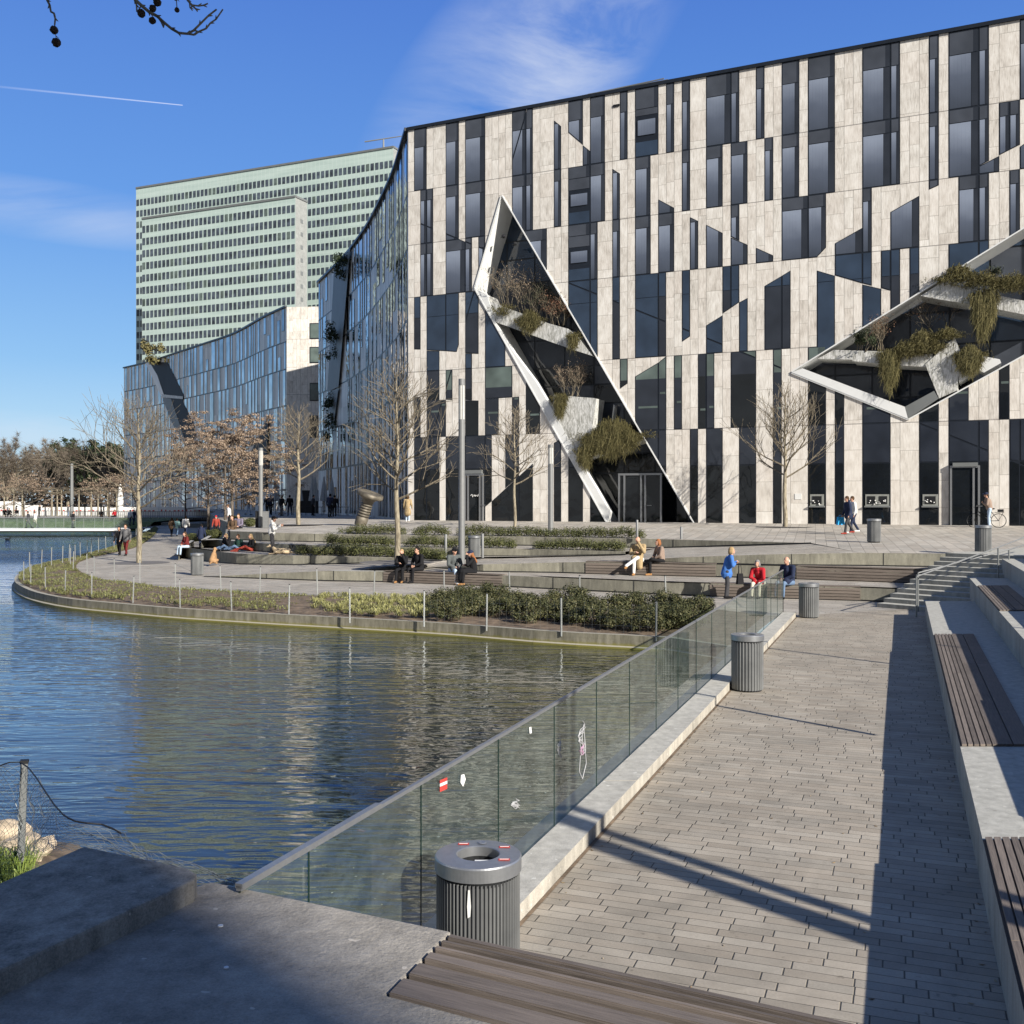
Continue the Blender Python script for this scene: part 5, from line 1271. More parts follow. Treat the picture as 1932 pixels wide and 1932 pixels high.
near_objs = {(1257, 1142): 'below the leaning seated group, by the far path', (1094, 1141): 'on the path side below the tan-coated man', (962, 1131): 'on the path side right of the woman with long red hair', (838, 1127.5): 'standing before the man in the camouflage jacket', (705, 1129): 'on the path side left of the black-clad couple',
             (599, 1123.5): 'on the path side where the lowest wall begins to rise', (331, 1110): 'left of the bin near the sitting dog', (264, 1101): 'in front of the leftmost tree trunk'}
out_objs = {(660, 1166): 'waterside, beside the yellowish grasses', (800, 1173): 'waterside, between grasses and shrubs', (918, 1180): 'waterside, before the leftmost shrubs', (1059, 1190): 'waterside, between the middle shrubs', (1238, 1199): 'waterside, nearest the glass railing', (45, 1098): 'waterside at the very tip of the island'}
for q in inner: post(W(q[0], q[1], -1.88), 'slim metal fence post ' + near_objs.get(q, 'of the path-side row along the planted bed'), .88)
for q in outer_: post(W(q[0], q[1], -1.90), 'slim metal fence post ' + out_objs.get(q, 'of the waterside row along the planted bed'), .80)
back_ = [(56, 1083), (78, 1076), (97, 1070), (118, 1066), (130, 1062), (152, 1056), (172, 1049), (186, 1044), (200, 1040), (215, 1036), (228, 1031), (243, 1026), (257, 1019), (268, 1013), (276, 1008), (284, 1003)]
for i, q in enumerate(back_): post(W(q[0], q[1], -1.90), 'slim metal fence post of the far side row beyond the bed', .95)
def netting(posts, h, lab):
    m_ = MB(); step = .19
    for a, b_ in zip(posts, posts[1:]):
        L = (b_ - a).length; n = max(2, int(L / step)); k = int(h / step)
        for i in range(n + 1): p = a.lerp(b_, i / n); m_.tube(p, p + Vector((0, 0, h)), .0009, .0009, 3, False)
        for j in range(k + 1): m_.tube(a + Vector((0, 0, j * step)), b_ + Vector((0, 0, j * step)), .0010, .0010, 3, False)
    return tag(m_.build('wire_netting', M['wire']), lab, 'wire netting')
netting([W(q[0], q[1], -1.88) for q in outer_], .72, 'thin wire netting strung between the waterside fence posts')

# shore, post and torn netting at bottom left
m_ = MB(); m_.add([W(-60, 1555, -2.4), W(60, 1570, -2.35), W(160, 1590, -2.3), W(330, 1625, -2.35), W(430, 1672, -2.5), W(300, 1700, -2.4), W(-400, 1900, -1.8), W(-500, 1600, -1.8), W(0, 1640, -1.75)], [(0, 1, 8), (1, 2, 8), (2, 3, 5), (3, 4, 5), (2, 5, 8), (8, 5, 6), (8, 6, 7), (0, 8, 7)])
m_.build('shore', M['soil'], None, 'structure')
rr = random.Random(4)
def rock(loc, r, lab):
    m_ = MB(); m_.ball((0, 0, 0), r, 10, 7, (rr.uniform(.9, 1.4), rr.uniform(.7, 1), rr.uniform(.5, .75))); sd_ = rr.uniform(0, 99)
    m_.v = [tuple(Vector(v) * (1 + .35 * noise.noise(Vector(v) / r * 1.3 + Vector((sd_, 0, 0))))) for v in m_.v]
    o = m_.build('rock', M['rock']); o.location = loc; o.rotation_euler = (0, 0, rr.uniform(0, 6)); return tag(o, lab, 'rock', 'pale boulders on the little shore')
for (px, py, r, lab) in ((8, 1578, .22, 'pale boulder at the left edge of the shore'), (45, 1600, .17, 'pale boulder right of the leaning shore post'), (78, 1602, .15, 'buff boulder nearest the concrete block corner'), (22, 1606, .14, 'low boulder between shore post and left edge'), (60, 1621, .12, 'small buff boulder just above the grass tuft')): rock(W(px, py, -1.95) + Vector((0, 0, .02)), r, lab)
pp = W(38, 1652, -1.80); o = post(pp, 'galvanised post of the torn netting on the near shore', 1.0); o.scale = (1.5, 1.5, 1.02); shore_post_top = pp + Vector((0, 0, .92))
def torn():
    m_ = MB(); A_ = [U(-60, 1478, 7.6), shore_post_top, U(120, 1541, 7.0), U(200, 1560, 6.9), U(270, 1600, 6.7), U(360, 1630, 6.5), U(475, 1668, 6.2)]
    B_ = [U(-60, 1610, 7.3), pp + Vector((0, 0, .15)), U(100, 1604, 6.9), U(190, 1610, 6.8), U(280, 1636, 6.6), U(360, 1662, 6.4), U(470, 1680, 6.2)]
    n = 46; k = 13; A_ = lerp_line(catmull(A_, 5), n); B_ = lerp_line(catmull(B_, 5), n)
    g_ = [[A_[i].lerp(B_[i], j / k) + Vector((.05 * noise.noise(Vector((i * .35, j * .4, 0))), .07 * noise.noise(Vector((i * .3, j * .3, 5))), .03 * noise.noise(Vector((i * .5, j * .3, 9))))) for i in range(n + 1)] for j in range(k + 1)]
    for j in range(k):
        for i in range(n):
            m_.tube(g_[j][i], g_[j + 1][min(n, i + 1)], .0016, .0016, 3, False)
            if i: m_.tube(g_[j][i], g_[j + 1][i - 1], .0016, .0016, 3, False)
    tag(m_.build('wire_netting', M['wire']), 'torn sagging chicken wire hanging from the shore post over the water', 'wire netting')
    m_ = MB(); m_.path([v + Vector((0, 0, .01)) for v in A_[:34]], .006, 5); tag(m_.build('cable', M['cable']), 'black cable sagging from the shore post along the torn netting', 'cable')
torn()

# ------------------------------------------------------------------ vegetation
def blade_clump(m_, c, n, h, spread, rr, w=.012, droop=.5):
    for _ in range(n):
        a = rr.uniform(0, 6.283); r_ = rr.uniform(0, spread * .35); p = c + Vector((r_ * math.cos(a), r_ * math.sin(a), 0)); d = Vector((math.cos(a), math.sin(a), 0)); s = Vector((-d.y, d.x, 0)) * w * .5; hh = h * rr.uniform(.6, 1.1)
        q = p + d * spread * .3 + Vector((0, 0, hh * .75)); e_ = p + d * spread * rr.uniform(.6, 1) + Vector((0, 0, hh * (1 - droop * .6)))
        m_.add([p - s, p + s, q + s, q - s, e_], [(0, 1, 2, 3), (3, 2, 4)])
def leaf_cloud(m_, c, rx, ry, rz, n, rr, size=.05, shell=.6, up=0.3):
    for _ in range(n):
        t = rr.uniform(0, 6.283); u_ = rr.uniform(-1, 1); k = (rr.random() ** (1 - shell * .7)) ; s_ = math.sqrt(1 - u_ * u_)
        p = Vector((rx * k * s_ * math.cos(t), ry * k * s_ * math.sin(t), rz * k * u_))
        nn = Vector((p.x / rx, p.y / ry, p.z / rz + up)); nn = (nn.normalized() if nn.length > .01 else Vector((0, 0, 1))) + Vector((rr.uniform(-.6, .6), rr.uniform(-.6, .6), rr.uniform(-.6, .6))); nn.normalize()
        a = nn.orthogonal().normalized(); b_ = nn.cross(a); th = rr.uniform(0, 6.28); a, b_ = a * math.cos(th) + b_ * math.sin(th), b_ * math.cos(th) - a * math.sin(th)
        z = size * rr.uniform(.6, 1.3); q = c + p
        m_.add([q - a * z, q + b_ * z * .42, q + a * z, q - b_ * z * .42], [(0, 1, 2, 3)])
def shrub_mesh(seed, r=.55, n=4600, size=.030, h=.54, mat='shrub_leaf'):
    rr = random.Random(seed); m_ = MB()
    for _ in range(rr.randint(11, 15)):
        a = rr.uniform(0, 6.28); k = r * math.sqrt(rr.random()) * .75; q = rr.uniform(.16, .30) * r / .55; c_ = Vector((k * math.cos(a), k * math.sin(a), rr.uniform(.25, .95) * h * (1 - .55 * (k / r) ** 2) ))
        leaf_cloud(m_, c_, q, q, q * .8, n // 12, rr, size)
    me = m_.mesh('crown', M[mat]); t = MB()
    for _ in range(9): a = rr.uniform(0, 6.28); t.tube((0, 0, -.05), (r * .6 * math.cos(a), r * .6 * math.sin(a), h * .6), .014, .005, 4)
    return me, t.mesh('stem', M['bark_dark'])
SM = [shrub_mesh(s) for s in (1, 2, 3, 4)]
def put_shrub(loc, s, k, lab, grp, sz=1.0):
    e = empty('shrub', loc, random.uniform(0, 6.28), lab, 'shrub', grp); e.scale = (s, s, s * sz); link('crown', SM[k][0], e); link('stem', SM[k][1], e); return e
rs = random.Random(12)
bedpos = [(835, 1150, 1.0), (868, 1138, 1.05), (880, 1158, 1.1), (905, 1146, .9), (915, 1132, .9), (945, 1140, 1.15), (955, 1162, 1.1), (980, 1150, 1.0), (1000, 1170, 1.0), (1020, 1152, .95), (1045, 1166, .9), (1070, 1145, 1.15), (1078, 1172, 1.0), (1110, 1158, 1.05), (1120, 1178, 1.1), (1150, 1162, 1.1), (1165, 1183, .85), (1190, 1150, 1.0), (1232, 1172, .95), (1226, 1186, 1.0), (1255, 1160, 1.1), (1270, 1178, 1.15), (1300, 1162, 1.1), (1318, 1152, .8), (845, 1165, .9), (1290, 1185, 1.0)]
for i, (x, y, s) in enumerate(bedpos):
    where = ('at the left end of the shrub bed' if x < 900 else 'in the left half of the shrub bed' if x < 1050 else 'in the middle of the shrub bed' if x < 1180 else 'at the right end of the bed by the glass railing')
    size = 'smaller' if s < .95 else ('large' if s > 1.05 else 'mid-sized'); row = 'waterside' if y > 1160 else 'path-side'
    put_shrub(W(x, y, -1.86), s * 1.06, i % 4, '%s %s shrub %s' % (size, row, where), 'dark shrubs in the island bed', .95)
# ground cover + grasses in the bed
m_ = MB(); n_ = 0
for _ in range(24000):
    i = rs.randrange(2, 146); j = rs.uniform(.05, .93); p = BA[i].lerp(BB[i], j) + (BA[i + 1] - BA[i]) * rs.random(); px = p.x / p.y * 1932 + 966
    if px > 820: continue
    if 560 < px < 820 and rs.random() < .6: continue
    if noise.noise(p * .55) < -.08 and rs.random() < .8: continue
    blade_clump(m_, Vector((p.x, p.y, -1.86)), 6, rs.uniform(.05, .15), rs.uniform(.08, .2), rs, .018, .8)
m_.build('ground_cover', M['weed_leaf'], None, 'stuff')
m_ = MB()
for _ in range(6000):
    i = rs.randrange(2, 146); j = rs.uniform(.05, .95); p = BA[i].lerp(BB[i], j) + (BA[i + 1] - BA[i]) * rs.random(); px = p.x / p.y * 1932 + 966
    if not (590 < px < 830): continue
    if px < 640 and rs.random() < .5: continue
    blade_clump(m_, Vector((p.x, p.y, -1.86)), 34, rs.uniform(.15, .27), rs.uniform(.18, .32), rs, .014, .9)
m_.build('ornamental_grass', M['grass_leaf'], None, 'stuff')
m_ = MB()
for _ in range(60):
    p = W(rs.uniform(-80, 60), rs.uniform(1625, 1700), -1.8); blade_clump(m_, p, 26, rs.uniform(.12, .28), .16, rs, .008, .5)
m_.build('grass', leafmat('fresh grass', [(.05, .09, .015), (.16, .22, .04), (.3, .36, .1)]), None, 'stuff')
# hedges on the terraces
def hedge(line0, line1, seed, lab, w=.8, h=.42):
    rr = random.Random(seed); pts = lerp_line(line0, 260); m_ = MB()
    for p in pts:
        px = p.x / p.y * 1932 + 966
        if not (line1[0] < px < line1[1]): continue
        k = noise.noise(Vector((p.x * .9, seed * 3.1, 0)))
        if k < -.38: continue
        for q in range(2): leaf_cloud(m_, p + Vector((rr.uniform(-.1, .1), .25 + q * .4 + rr.uniform(-.05, .1), .10 + h * .45 * (.7 + .8 * k))), .24, .28, .20 + h * .3 * (.7 + k), 110, rr, .036)
    o = tag(m_.build('hedge', M['hedge_leaf']), lab, 'hedge')
hedge(W1, (642, 1226), 1, 'uppermost low green hedge along the plaza edge')
hedge(W2, (612, 1183), 2, 'middle low green hedge behind the tall lamp column')
hedge(W3, (560, 838), 3, 'lowest low green hedge behind the seated couples')
hedge([W(405, 1015, -.9), W(380, 1014, -.9)], (300, 480), 4, 'small green hedge behind the navy hooded child', h=.5)
hedge([W(355, 1022, -1.3), W(375, 1020, -1.2), W(385, 1018, -1.1)], (300, 480), 5, 'small clipped hedge behind the maroon-topped woman', h=.6)
hedge([PP(440, 992), PP(470, 993)], (300, 480), 6, 'small hedge behind the man in the mauve jacket', h=.6)

def grow(m_, p, d, L, r, depth, rr, bend=.25, nseg=3, tips=None, up=.25, spl=2, spread=.55, rmin=.004, taper=.55, n0=6):
    for k in range(nseg):
        d2 = (d + Vector((rr.uniform(-1, 1), rr.uniform(-1, 1), rr.uniform(-.6, .9))) * bend + Vector((0, 0, up * .3))).normalized(); q = p + d2 * (L / nseg); r2 = max(rmin, r * (1 - (1 - taper) / nseg))
        m_.tube(p, q, r, r2, n0 if r > .03 else (4 if r > .012 else 3), False)
        if depth > 0 and k > 0 or (depth > 0 and nseg == 1):
            for _ in range(spl):
                a = d2.orthogonal().normalized(); th = rr.uniform(0, 6.28); a = (a * math.cos(th) + d2.cross(a) * math.sin(th)); dd = (d2 * (1 - spread) + a * spread + Vector((0, 0, up))).normalized()
                grow(m_, q, dd, L * rr.uniform(.45, .68), r2 * .62, depth - 1, rr, bend, max(2, nseg - 1), tips, up, spl, spread, rmin, taper, n0)
        p, d, r = q, d2, r2
    if tips is not None: tips.append(p)
    if depth == 0:   # terminal bud cluster
        m_.tube(p, p + d * L * .12, r, r * .5, 3, False)
def young_tree(loc, H, seed, lab, clear=.42, spread=2.0, nb=26, grate=True, r0=.10, grp='young bare trees on the terraces', up=.28, dens=2):
    rr = random.Random(seed); e = empty('bare_tree', loc, 0, lab, 'tree', grp); t = MB(); p = Vector((0, 0, -.1)); r = r0; seg = 16
    axis = []
    for k in range(seg):
        f = (k + 1) / seg; q = Vector((.03 * math.sin(k * .8 + seed), .03 * math.cos(k * .6 + seed), H * f)); r2 = r0 * (1 - .93 * f ** 1.2) + .008; t.sm = True; t.tube(p, q, r, r2, 10, False); axis.append((q, r2)); p, r = q, r2
    t.build('trunk', M['bark'], e); m_ = MB()
    for k in range(nb):
        f = clear + (1 - clear) * (k + rr.random() * .6) / nb; z = H * f; a = k * 2.4 + rr.uniform(-.4, .4); g_ = (f - clear) / (1 - clear); L = spread * (1 - g_ * .78) * rr.uniform(.75, 1.1) * (.85 if g_ < .1 else 1)
        rise = .30 + .7 * g_ + rr.uniform(-.1, .15); d = Vector((math.cos(a), math.sin(a), rise)).normalized(); rb = .046 * (1 - .6 * g_) * (r0 / .1) ** .5
        grow(m_, Vector((0, 0, z)), d, L, rb, 2, rr, .16, 4, None, up * .6, 2 if g_ < .75 else 1, .5, .0085, .5, 5)
    m_.build('crown', M['twig'], e)
    if grate: disc('tree_grate', loc, 1.5, loc.z + .006, M['grate'])
young_tree(W(262, 1062, ZW0), 7.6, 31, 'bare young tree on the waterside path at far left', .36, 3.3, 30, True, .13)
young_tree(W(749, 1061, -1.2) , 7.6, 32, 'bare young tree before the building corner, between hedges and seated couples', .33, 2.6, 30, True, .115)
young_tree(PP(971, 995), 6.3, 33, 'bare small tree in front of the slanted cut, left of the entrance', .36, 2.1, 22, True, .085)
young_tree(PP(1481, 994), 6.9, 34, 'bare vase shaped tree in front of the shop windows on the right', .36, 2.7, 26, True, .12, up=.5)
young_tree(PP(563, 990), 6.9, 35, 'bare tree before the cream end wall of the far office block', .38, 2.5, 22, True, .13)
def leafy_tree(loc, H, R_, seed, lab, clear=.28, mat='dry_leaf', n=19000, grp='brown-leaved trees beside the far office block', size=.075, name='brown_leaved_tree', flat=.55):
    rr = random.Random(seed); e = empty(name, loc, 0, lab, 'tree', grp); t = MB(); tips = []; t.sm = True
    t.tube((0, 0, -.2), (0, 0, H * clear), .13, .10, 8); 
    k = 15
    for i in range(k):
        f = i / k; a = i * 2.4; z = H * (clear + (1 - clear) * f * .9); L = R_ * (1 - .72 * f ** 1.3) * rr.uniform(.7, 1.05)
        grow(t, Vector((0, 0, z)), Vector((math.cos(a), math.sin(a), .18 + .4 * f)), L, .055 * (1 - .5 * f), 2, rr, .2, 3, tips, .06, 2, .5, .01, .5, 5)
    t.tube((0, 0, H * clear), (0, 0, H * .97), .10, .02, 7); t.build('trunk', M['bark_dark'], e); m_ = MB(); per = max(1, n // max(1, len(tips)))
    for p in tips: leaf_cloud(m_, p, rr.uniform(.35, .8), rr.uniform(.35, .8), rr.uniform(.10, .28), per, rr, size, .2)
    m_.build('crown', M[mat], e)
leafy_tree(U(425, 1000, 78) , 7.9, 4.6, 41, 'widest brown-leaved tree before the far curved office block')
leafy_tree(U(393, 1000, 88), 7.4, 4.8, 42, 'brown-leaved tree at the left of the brown clump')
leafy_tree(U(438, 995, 72), 6.6, 2.0, 43, 'brown-leaved tree at the right of the brown clump, nearest the lamp column', n=10000)
leafy_tree(U(350, 1000, 118), 8.6, 4.0, 44, 'thin brown tree behind the leftmost bare tree', n=7000)
# distant park
def far_tree(x, Y, H, R_, seed, lab, ever=False):
    rr = random.Random(seed); e = empty('park_tree', Vector((x, Y, -1.2)), rr.uniform(0, 6), lab, 'tree', 'park trees on the horizon'); t = MB(); tips = []
    t.tube((0, 0, 0), (0, 0, H * .3), .38, .30, 7)
    for i in range(9): a = i * 2.4 + rr.random(); grow(t, Vector((0, 0, H * (.25 + .035 * i))), Vector((math.cos(a), math.sin(a), .75 + .1 * i)), H * .42, .16, 3, rr, .2, 3, tips, .22, 2, .5, .03, .55, 4)
    t.build('trunk', M['bark'] if seed % 3 == 0 else M['bark_dark'], e); m_ = MB()
    rr2 = random.Random(seed + 5); sel = tips if len(tips) < 900 else rr2.sample(tips, 900)
    for p in sel:
        for _ in range(34 if not ever else 34):
            if ever: leaf_cloud(m_, p, 1.1, 1.1, .8, 1, rr, .38, .2)
            else:
                d = Vector((rr.uniform(-1, 1), rr.uniform(-1, 1), rr.uniform(-.3, 1.3))).normalized(); s = d.orthogonal().normalized() * .020; q = p + d * rr.uniform(.5, 1.5); m_.add([p - s, p + s, q], [(0, 1, 2)])
    m_.build('crown', M['ever_leaf'] if ever else M['far_twig'], e)
FTREES = [((px_ - 966) / 1932 * Y_, Y_, H_, e_) for px_, Y_, H_, e_ in ((-5, 232, 15, False), (30, 215, 17.0, False), (60, 262, 18, False), (85, 225, 16.5, False), (105, 250, 18.5, False), (128, 238, 17, True), (160, 212, 16.5, False), (152, 246, 19, True), (190, 236, 18, True), (112, 268, 18, False), (222, 222, 13, False), (12, 205, 13, False), (212, 240, 16, True))]
flabs = ['bare park tree at the left picture edge', 'bare park tree with broad tan crown', 'tall bare park tree at far left', 'bare park tree with pale crooked limb', 'tallest tan bare park tree', 'dark evergreen mass left of the dark crown gap', 'pale grey bare park tree before the evergreens', 'tallest dark ivy-clad park tree', 'dark evergreen mass in the middle of the dark group', 'bare tree in the second row of the park', 'low bare tree by the far office corner', 'shorter bare park tree above the white cabin', 'rightmost dark evergreen beside the far office block']
for i, (x, Y, H, ev) in enumerate(FTREES): far_tree(x, Y, H * .68, 6, 100 + i, flabs[i], ev)
# mass of undergrowth behind the park trees
m_ = MB(); rr = random.Random(9)
for _ in range(14000):
    x = rr.uniform(-190, -40); Y = 270 + rr.uniform(-8, 20); z = rr.uniform(-1.3, 9 + 2.5 * noise.noise(Vector((x * .08, 0, 0)))); leaf_cloud(m_, Vector((x, Y, z)), 1.2, 1.2, 1.2, 1, rr, .8, .1)
m_.build('distant_woodland', leafmat('woodland', [(.03, .025, .022), (.07, .055, .045), (.12, .095, .075)]), None, 'stuff')
# small pleached trees by the path beyond the bridge
for i, px in enumerate((8, 26, 42, 98, 108, 116, 149, 172, 185, 203, 220)):
    p = U(px, 947, 150); p.z = -1.1; rr = random.Random(60 + i); e = empty('pleached_tree', p, 0, 'pale-trunked pleached tree in the flat-topped row beyond the bridge', 'tree', 'flat-topped pleached trees beyond the bridge'); t = MB(); t.tube((0, 0, 0), (0, 0, 4.0), .13, .09, 6)
    t.build('trunk', M['bark'], e); m_ = MB()
    for k in range(26): a = rr.uniform(0, 6.28); z = rr.uniform(3.3, 4.3); m_.tube((0, 0, z - .1), (2.2 * math.cos(a), 1.2 * math.sin(a), z + rr.uniform(-.1, .3)), .035, .01, 3, False)
    m_.build('crown', M['twig'], e)
leafy_tree(Vector(U(45, 1000, 128).xy.to_3d()) + Vector((0, 0, -1.3)), 4.6, 3.6, 71, 'small flat-crowned russet tree beyond the bridge, at left', .35, n=7000, size=.075, grp='small russet trees beyond the bridge')
leafy_tree(Vector(U(206, 1000, 125).xy.to_3d()) + Vector((0, 0, -1.3)), 4.8, 3.0, 72, 'small flat-crowned russet tree beyond the bridge, at right', .35, n=6000, size=.075, grp='small russet trees beyond the bridge')

# ---------------- plants in the facade cuts
def FP(c, x, y, dep=0.0): u, z = FU(c, x, y); q = F0 + FT * u + FN * dep; return Vector((q.x, q.y, z))
def trailing(c, x, y, w, drop, lab, n=420, seed=1, dep=-.1, mat='trail_leaf', bush=.0):
    rr = random.Random(seed); o0 = FP(c, x, y, dep); m_ = MB()
    for _ in range(int(n * 1.35)):
        u = rr.gauss(0, w * .30); st = FT * u + FN * rr.uniform(-.25, .2) + Vector((0, 0, rr.uniform(-.1, .15) + bush * max(0, 1 - (u / w * 2) ** 2) * rr.random())); k_ = max(.2, 1 - (u / w) ** 2 * 1.8); long_ = rr.random() < .16; st.z -= 0 if long_ else rr.random() * drop * .60 * k_; L = (drop * rr.uniform(.5, 1.05) if long_ else drop * rr.uniform(.12, .42)) * k_ * (.75 + .5 * noise.noise(Vector((u * 3, seed, 0))))
        p = st; out = -FN * rr.uniform(.05, .22); wd_ = rr.uniform(.006, .017); side = FT * wd_
        q1 = p + out + Vector((rr.uniform(-.06, .06), 0, rr.uniform(-.02, .12))); q2 = q1 + Vector((rr.uniform(-.16, .16), rr.uniform(-.08, .08), -L * .5)); q3 = q2 + Vector((rr.uniform(-.2, .2), rr.uniform(-.1, .1), -L * .5))
        m_.add([p - side, p + side, q1 + side, q1 - side, q2 + side, q2 - side, q3], [(0, 1, 2, 3), (3, 2, 4, 5), (5, 4, 6)])
        if rr.random() < .9: leaf_cloud(m_, q1 + Vector((0, 0, -L * rr.random() * .6)), .10, .10, .12, 4, rr, .032, .1)
    o = m_.build('trailing_plant', M[mat]); o.location = o0; return tag(o, lab, 'plant', 'trailing plants on the facade terraces')
def twiggy(c, x, y, w, h, lab, n=9, seed=1, dep=.6, mat='rust_leaf', leaves=500, lsz=.045):
    rr = random.Random(seed); o0 = FP(c, x, y, dep); e = empty('dry_shrub', o0, 0, lab, 'shrub', 'dry shrubs on the facade terraces'); m_ = MB(); tips = []
    for i in range(n):
        st = FT * rr.uniform(-w / 2.4, w / 2.4) + FN * rr.uniform(-.3, .3); d = Vector((rr.uniform(-.5, .5), rr.uniform(-.3, .3), 1)).normalized(); grow(m_, st, d, h * rr.uniform(.6, .95), .022, 2, rr, .2, 4, tips, .2, 2, .55, .005, .5, 4)
    m_.build('stem', M['twig'], e); l = MB()
    for p in tips: leaf_cloud(l, p, .22, .2, .2, max(1, leaves // len(tips)), rr, lsz, .1)
    l.build('crown', M[mat], e)
twiggy('B', 1270, 290, 1.5, 1.9, 'tall pale dry shrub at the left of the upper left terrace', 8, 1, .5, 'dry_leaf', 700)
twiggy('B', 1450, 350, 1.1, 1.8, 'brownish dry shrub in the middle of the upper left terrace', 6, 2, .6, 'dry_leaf', 600)
twiggy('B', 1640, 420, 1.2, 1.6, 'dark shrub right of the middle on the upper left terrace', 7, 3, .6, 'ever_leaf', 900)
twiggy('B', 1800, 470, 1.3, 1.5, 'reddish dry shrub in the upper left terrace', 8, 4, .5, 'rust_leaf', 1200)
twiggy('E', 110, 960, 1.2, 1.1, 'russet low shrub at the right tip of the upper left terrace', 8, 5, .4, 'rust_leaf', 1200)
trailing('B', 1250, 300, 1.4, .9, 'thin dry plant trailing over the upper left planter', 160, 6)
trailing('B', 1540, 440, 1.5, 1.5, 'green rounded plant spilling over the upper left planter', 620, 7, bush=.6)
trailing('E', 300, 1080, .7, 1.4, 'narrow plant hanging at the tip of the upper left planter', 300, 8)
twiggy('D', 240, 290, 1.6, 1.5, 'yellowish dry shrub on the lower left planter', 10, 9, .4, 'dry_leaf', 1000)
trailing('D', 150, 300, .75, 2.1, 'narrow green plant hanging down the tall white planter', 420, 10)
trailing('D', 745, 730, 3.0, 2.3, 'big weeping olive-green bush above the entrance', 2400, 11, bush=1.0)
trailing('D', 600, 790, 2.0, 1.6, 'weeping bush at the left of the entrance planter', 700, 12, bush=.7)
trailing('D', 430, 900, 1.0, 1.9, 'weeping plant hanging over the lower slanted edge', 500, 13, bush=.3)
trailing('F', 1200, 640, 1.9, .6, 'olive plant on the top right planter, left end', 800, 14, bush=.7)
trailing('F', 1480, 700, 1.6, .5, 'olive plant in the middle of the top right planter', 600, 15, bush=.6)
trailing('F', 1800, 750, 2.2, .5, 'olive plant along the right end of the top right planter', 900, 16, bush=.7)
trailing('F', 1480, 820, 1.0, 3.4, 'long brownish plant hanging below the top right planter', 900, 17)
trailing('F', 800, 1410, 1.8, .9, 'yellow-green bush on the lower right planter', 1000, 18, bush=.9)
trailing('F', 600, 1460, 1.2, .8, 'dark green plant left on the lower right planter', 400, 19, bush=.6)
trailing('F', 420, 1470, .9, 3.0, 'long brown plant hanging from the lower right planter', 700, 20)
trailing('F', 1320, 1500, 1.1, 1.8, 'yellowish bush right of the pointed white planter', 1100, 21, bush=.5)
trailing('F', 1060, 1290, 1.3, .5, 'low olive plant on top of the pointed planter', 400, 22, bush=.4)
twiggy('F', 900, 1290, 1.3, 1.7, 'small bare forked tree on the lower right terrace', 5, 23, .9, 'rust_leaf', 60)
twiggy('F', 290, 1420, 1.3, 1.4, 'reddish twiggy shrub at the left of the right cut', 9, 24, .5, 'rust_leaf', 700)
twiggy('G', 1760, 1270, 1.0, .9, 'dark pine shrub at the left corner of the right cut', 6, 25, .2, 'ever_leaf', 1500, .06)
twiggy('F', 1570, 640, .6, .5, 'small dark evergreen on the top right planter', 4, 26, .2, 'ever_leaf', 500, .05)
# plants in the shaded wing
for (s, z, w, h, lab, sd) in ((s_gap0 - 1.0, 24.6, 2.2, 3.0, 'dark bush spilling over the roof edge of the curved wing', 1), (s_gap0 + 3.5, 17.5, 3.0, 3.4, 'dark bush bulging from the cut in the curved wing', 2), (s_gap0 + 5.5, 10.0, 1.6, 4.2, 'dark ivy hanging low in the cut of the curved wing', 3)):
    rr = random.Random(sd); q = Vector(ptw(s, z, .6)); m_ = MB()
    for _ in range(14): leaf_cloud(m_, Vector((rr.uniform(-.5, .5), rr.uniform(-w / 2, w / 2), rr.uniform(-h / 2, h / 2))), .6, .7, .7, 70, rr, .15)
    o = m_.build('terrace_bush', M['ever_leaf']); o.location = q; tag(o, lab, 'bush', 'bushes in the curved wing')
s_, z_ = onb(299, 668); q = Vector(ptb(s_, 25.9, 1)); rr = random.Random(3); m_ = MB()
for _ in range(14): leaf_cloud(m_, Vector((rr.uniform(-1.6, 1.6), 0, rr.uniform(-.5, 3.4))), 1.0, 1.0, .9, 60, rr, .3)
o = m_.build('terrace_bush', M['trail_leaf']); o.location = q; tag(o, 'light green bush on the roof edge above the dark cut of the far office block', 'bush', 'bushes on the far office block')
# potted box by the shop door
p = PP(1785.5, 989.5); e = empty('potted_shrub', p, 0, 'clipped round shrub in a tapered white pot beside the shop door', 'potted plant'); m_ = MB(); m_.prism([(-.22, -.22), (.22, -.22), (.22, .22), (-.22, .22)], 0, .55)
m_.v = [(x * (1 + .35 * (z > .3)), y * (1 + .35 * (z > .3)), z) for x, y, z in m_.v]; m_.build('pot', M['column'], e); m_ = MB(); leaf_cloud(m_, Vector((0, 0, .78)), .36, .36, .28, 900, random.Random(2), .04, .9); m_.build('crown', M['shrub_leaf'], e)

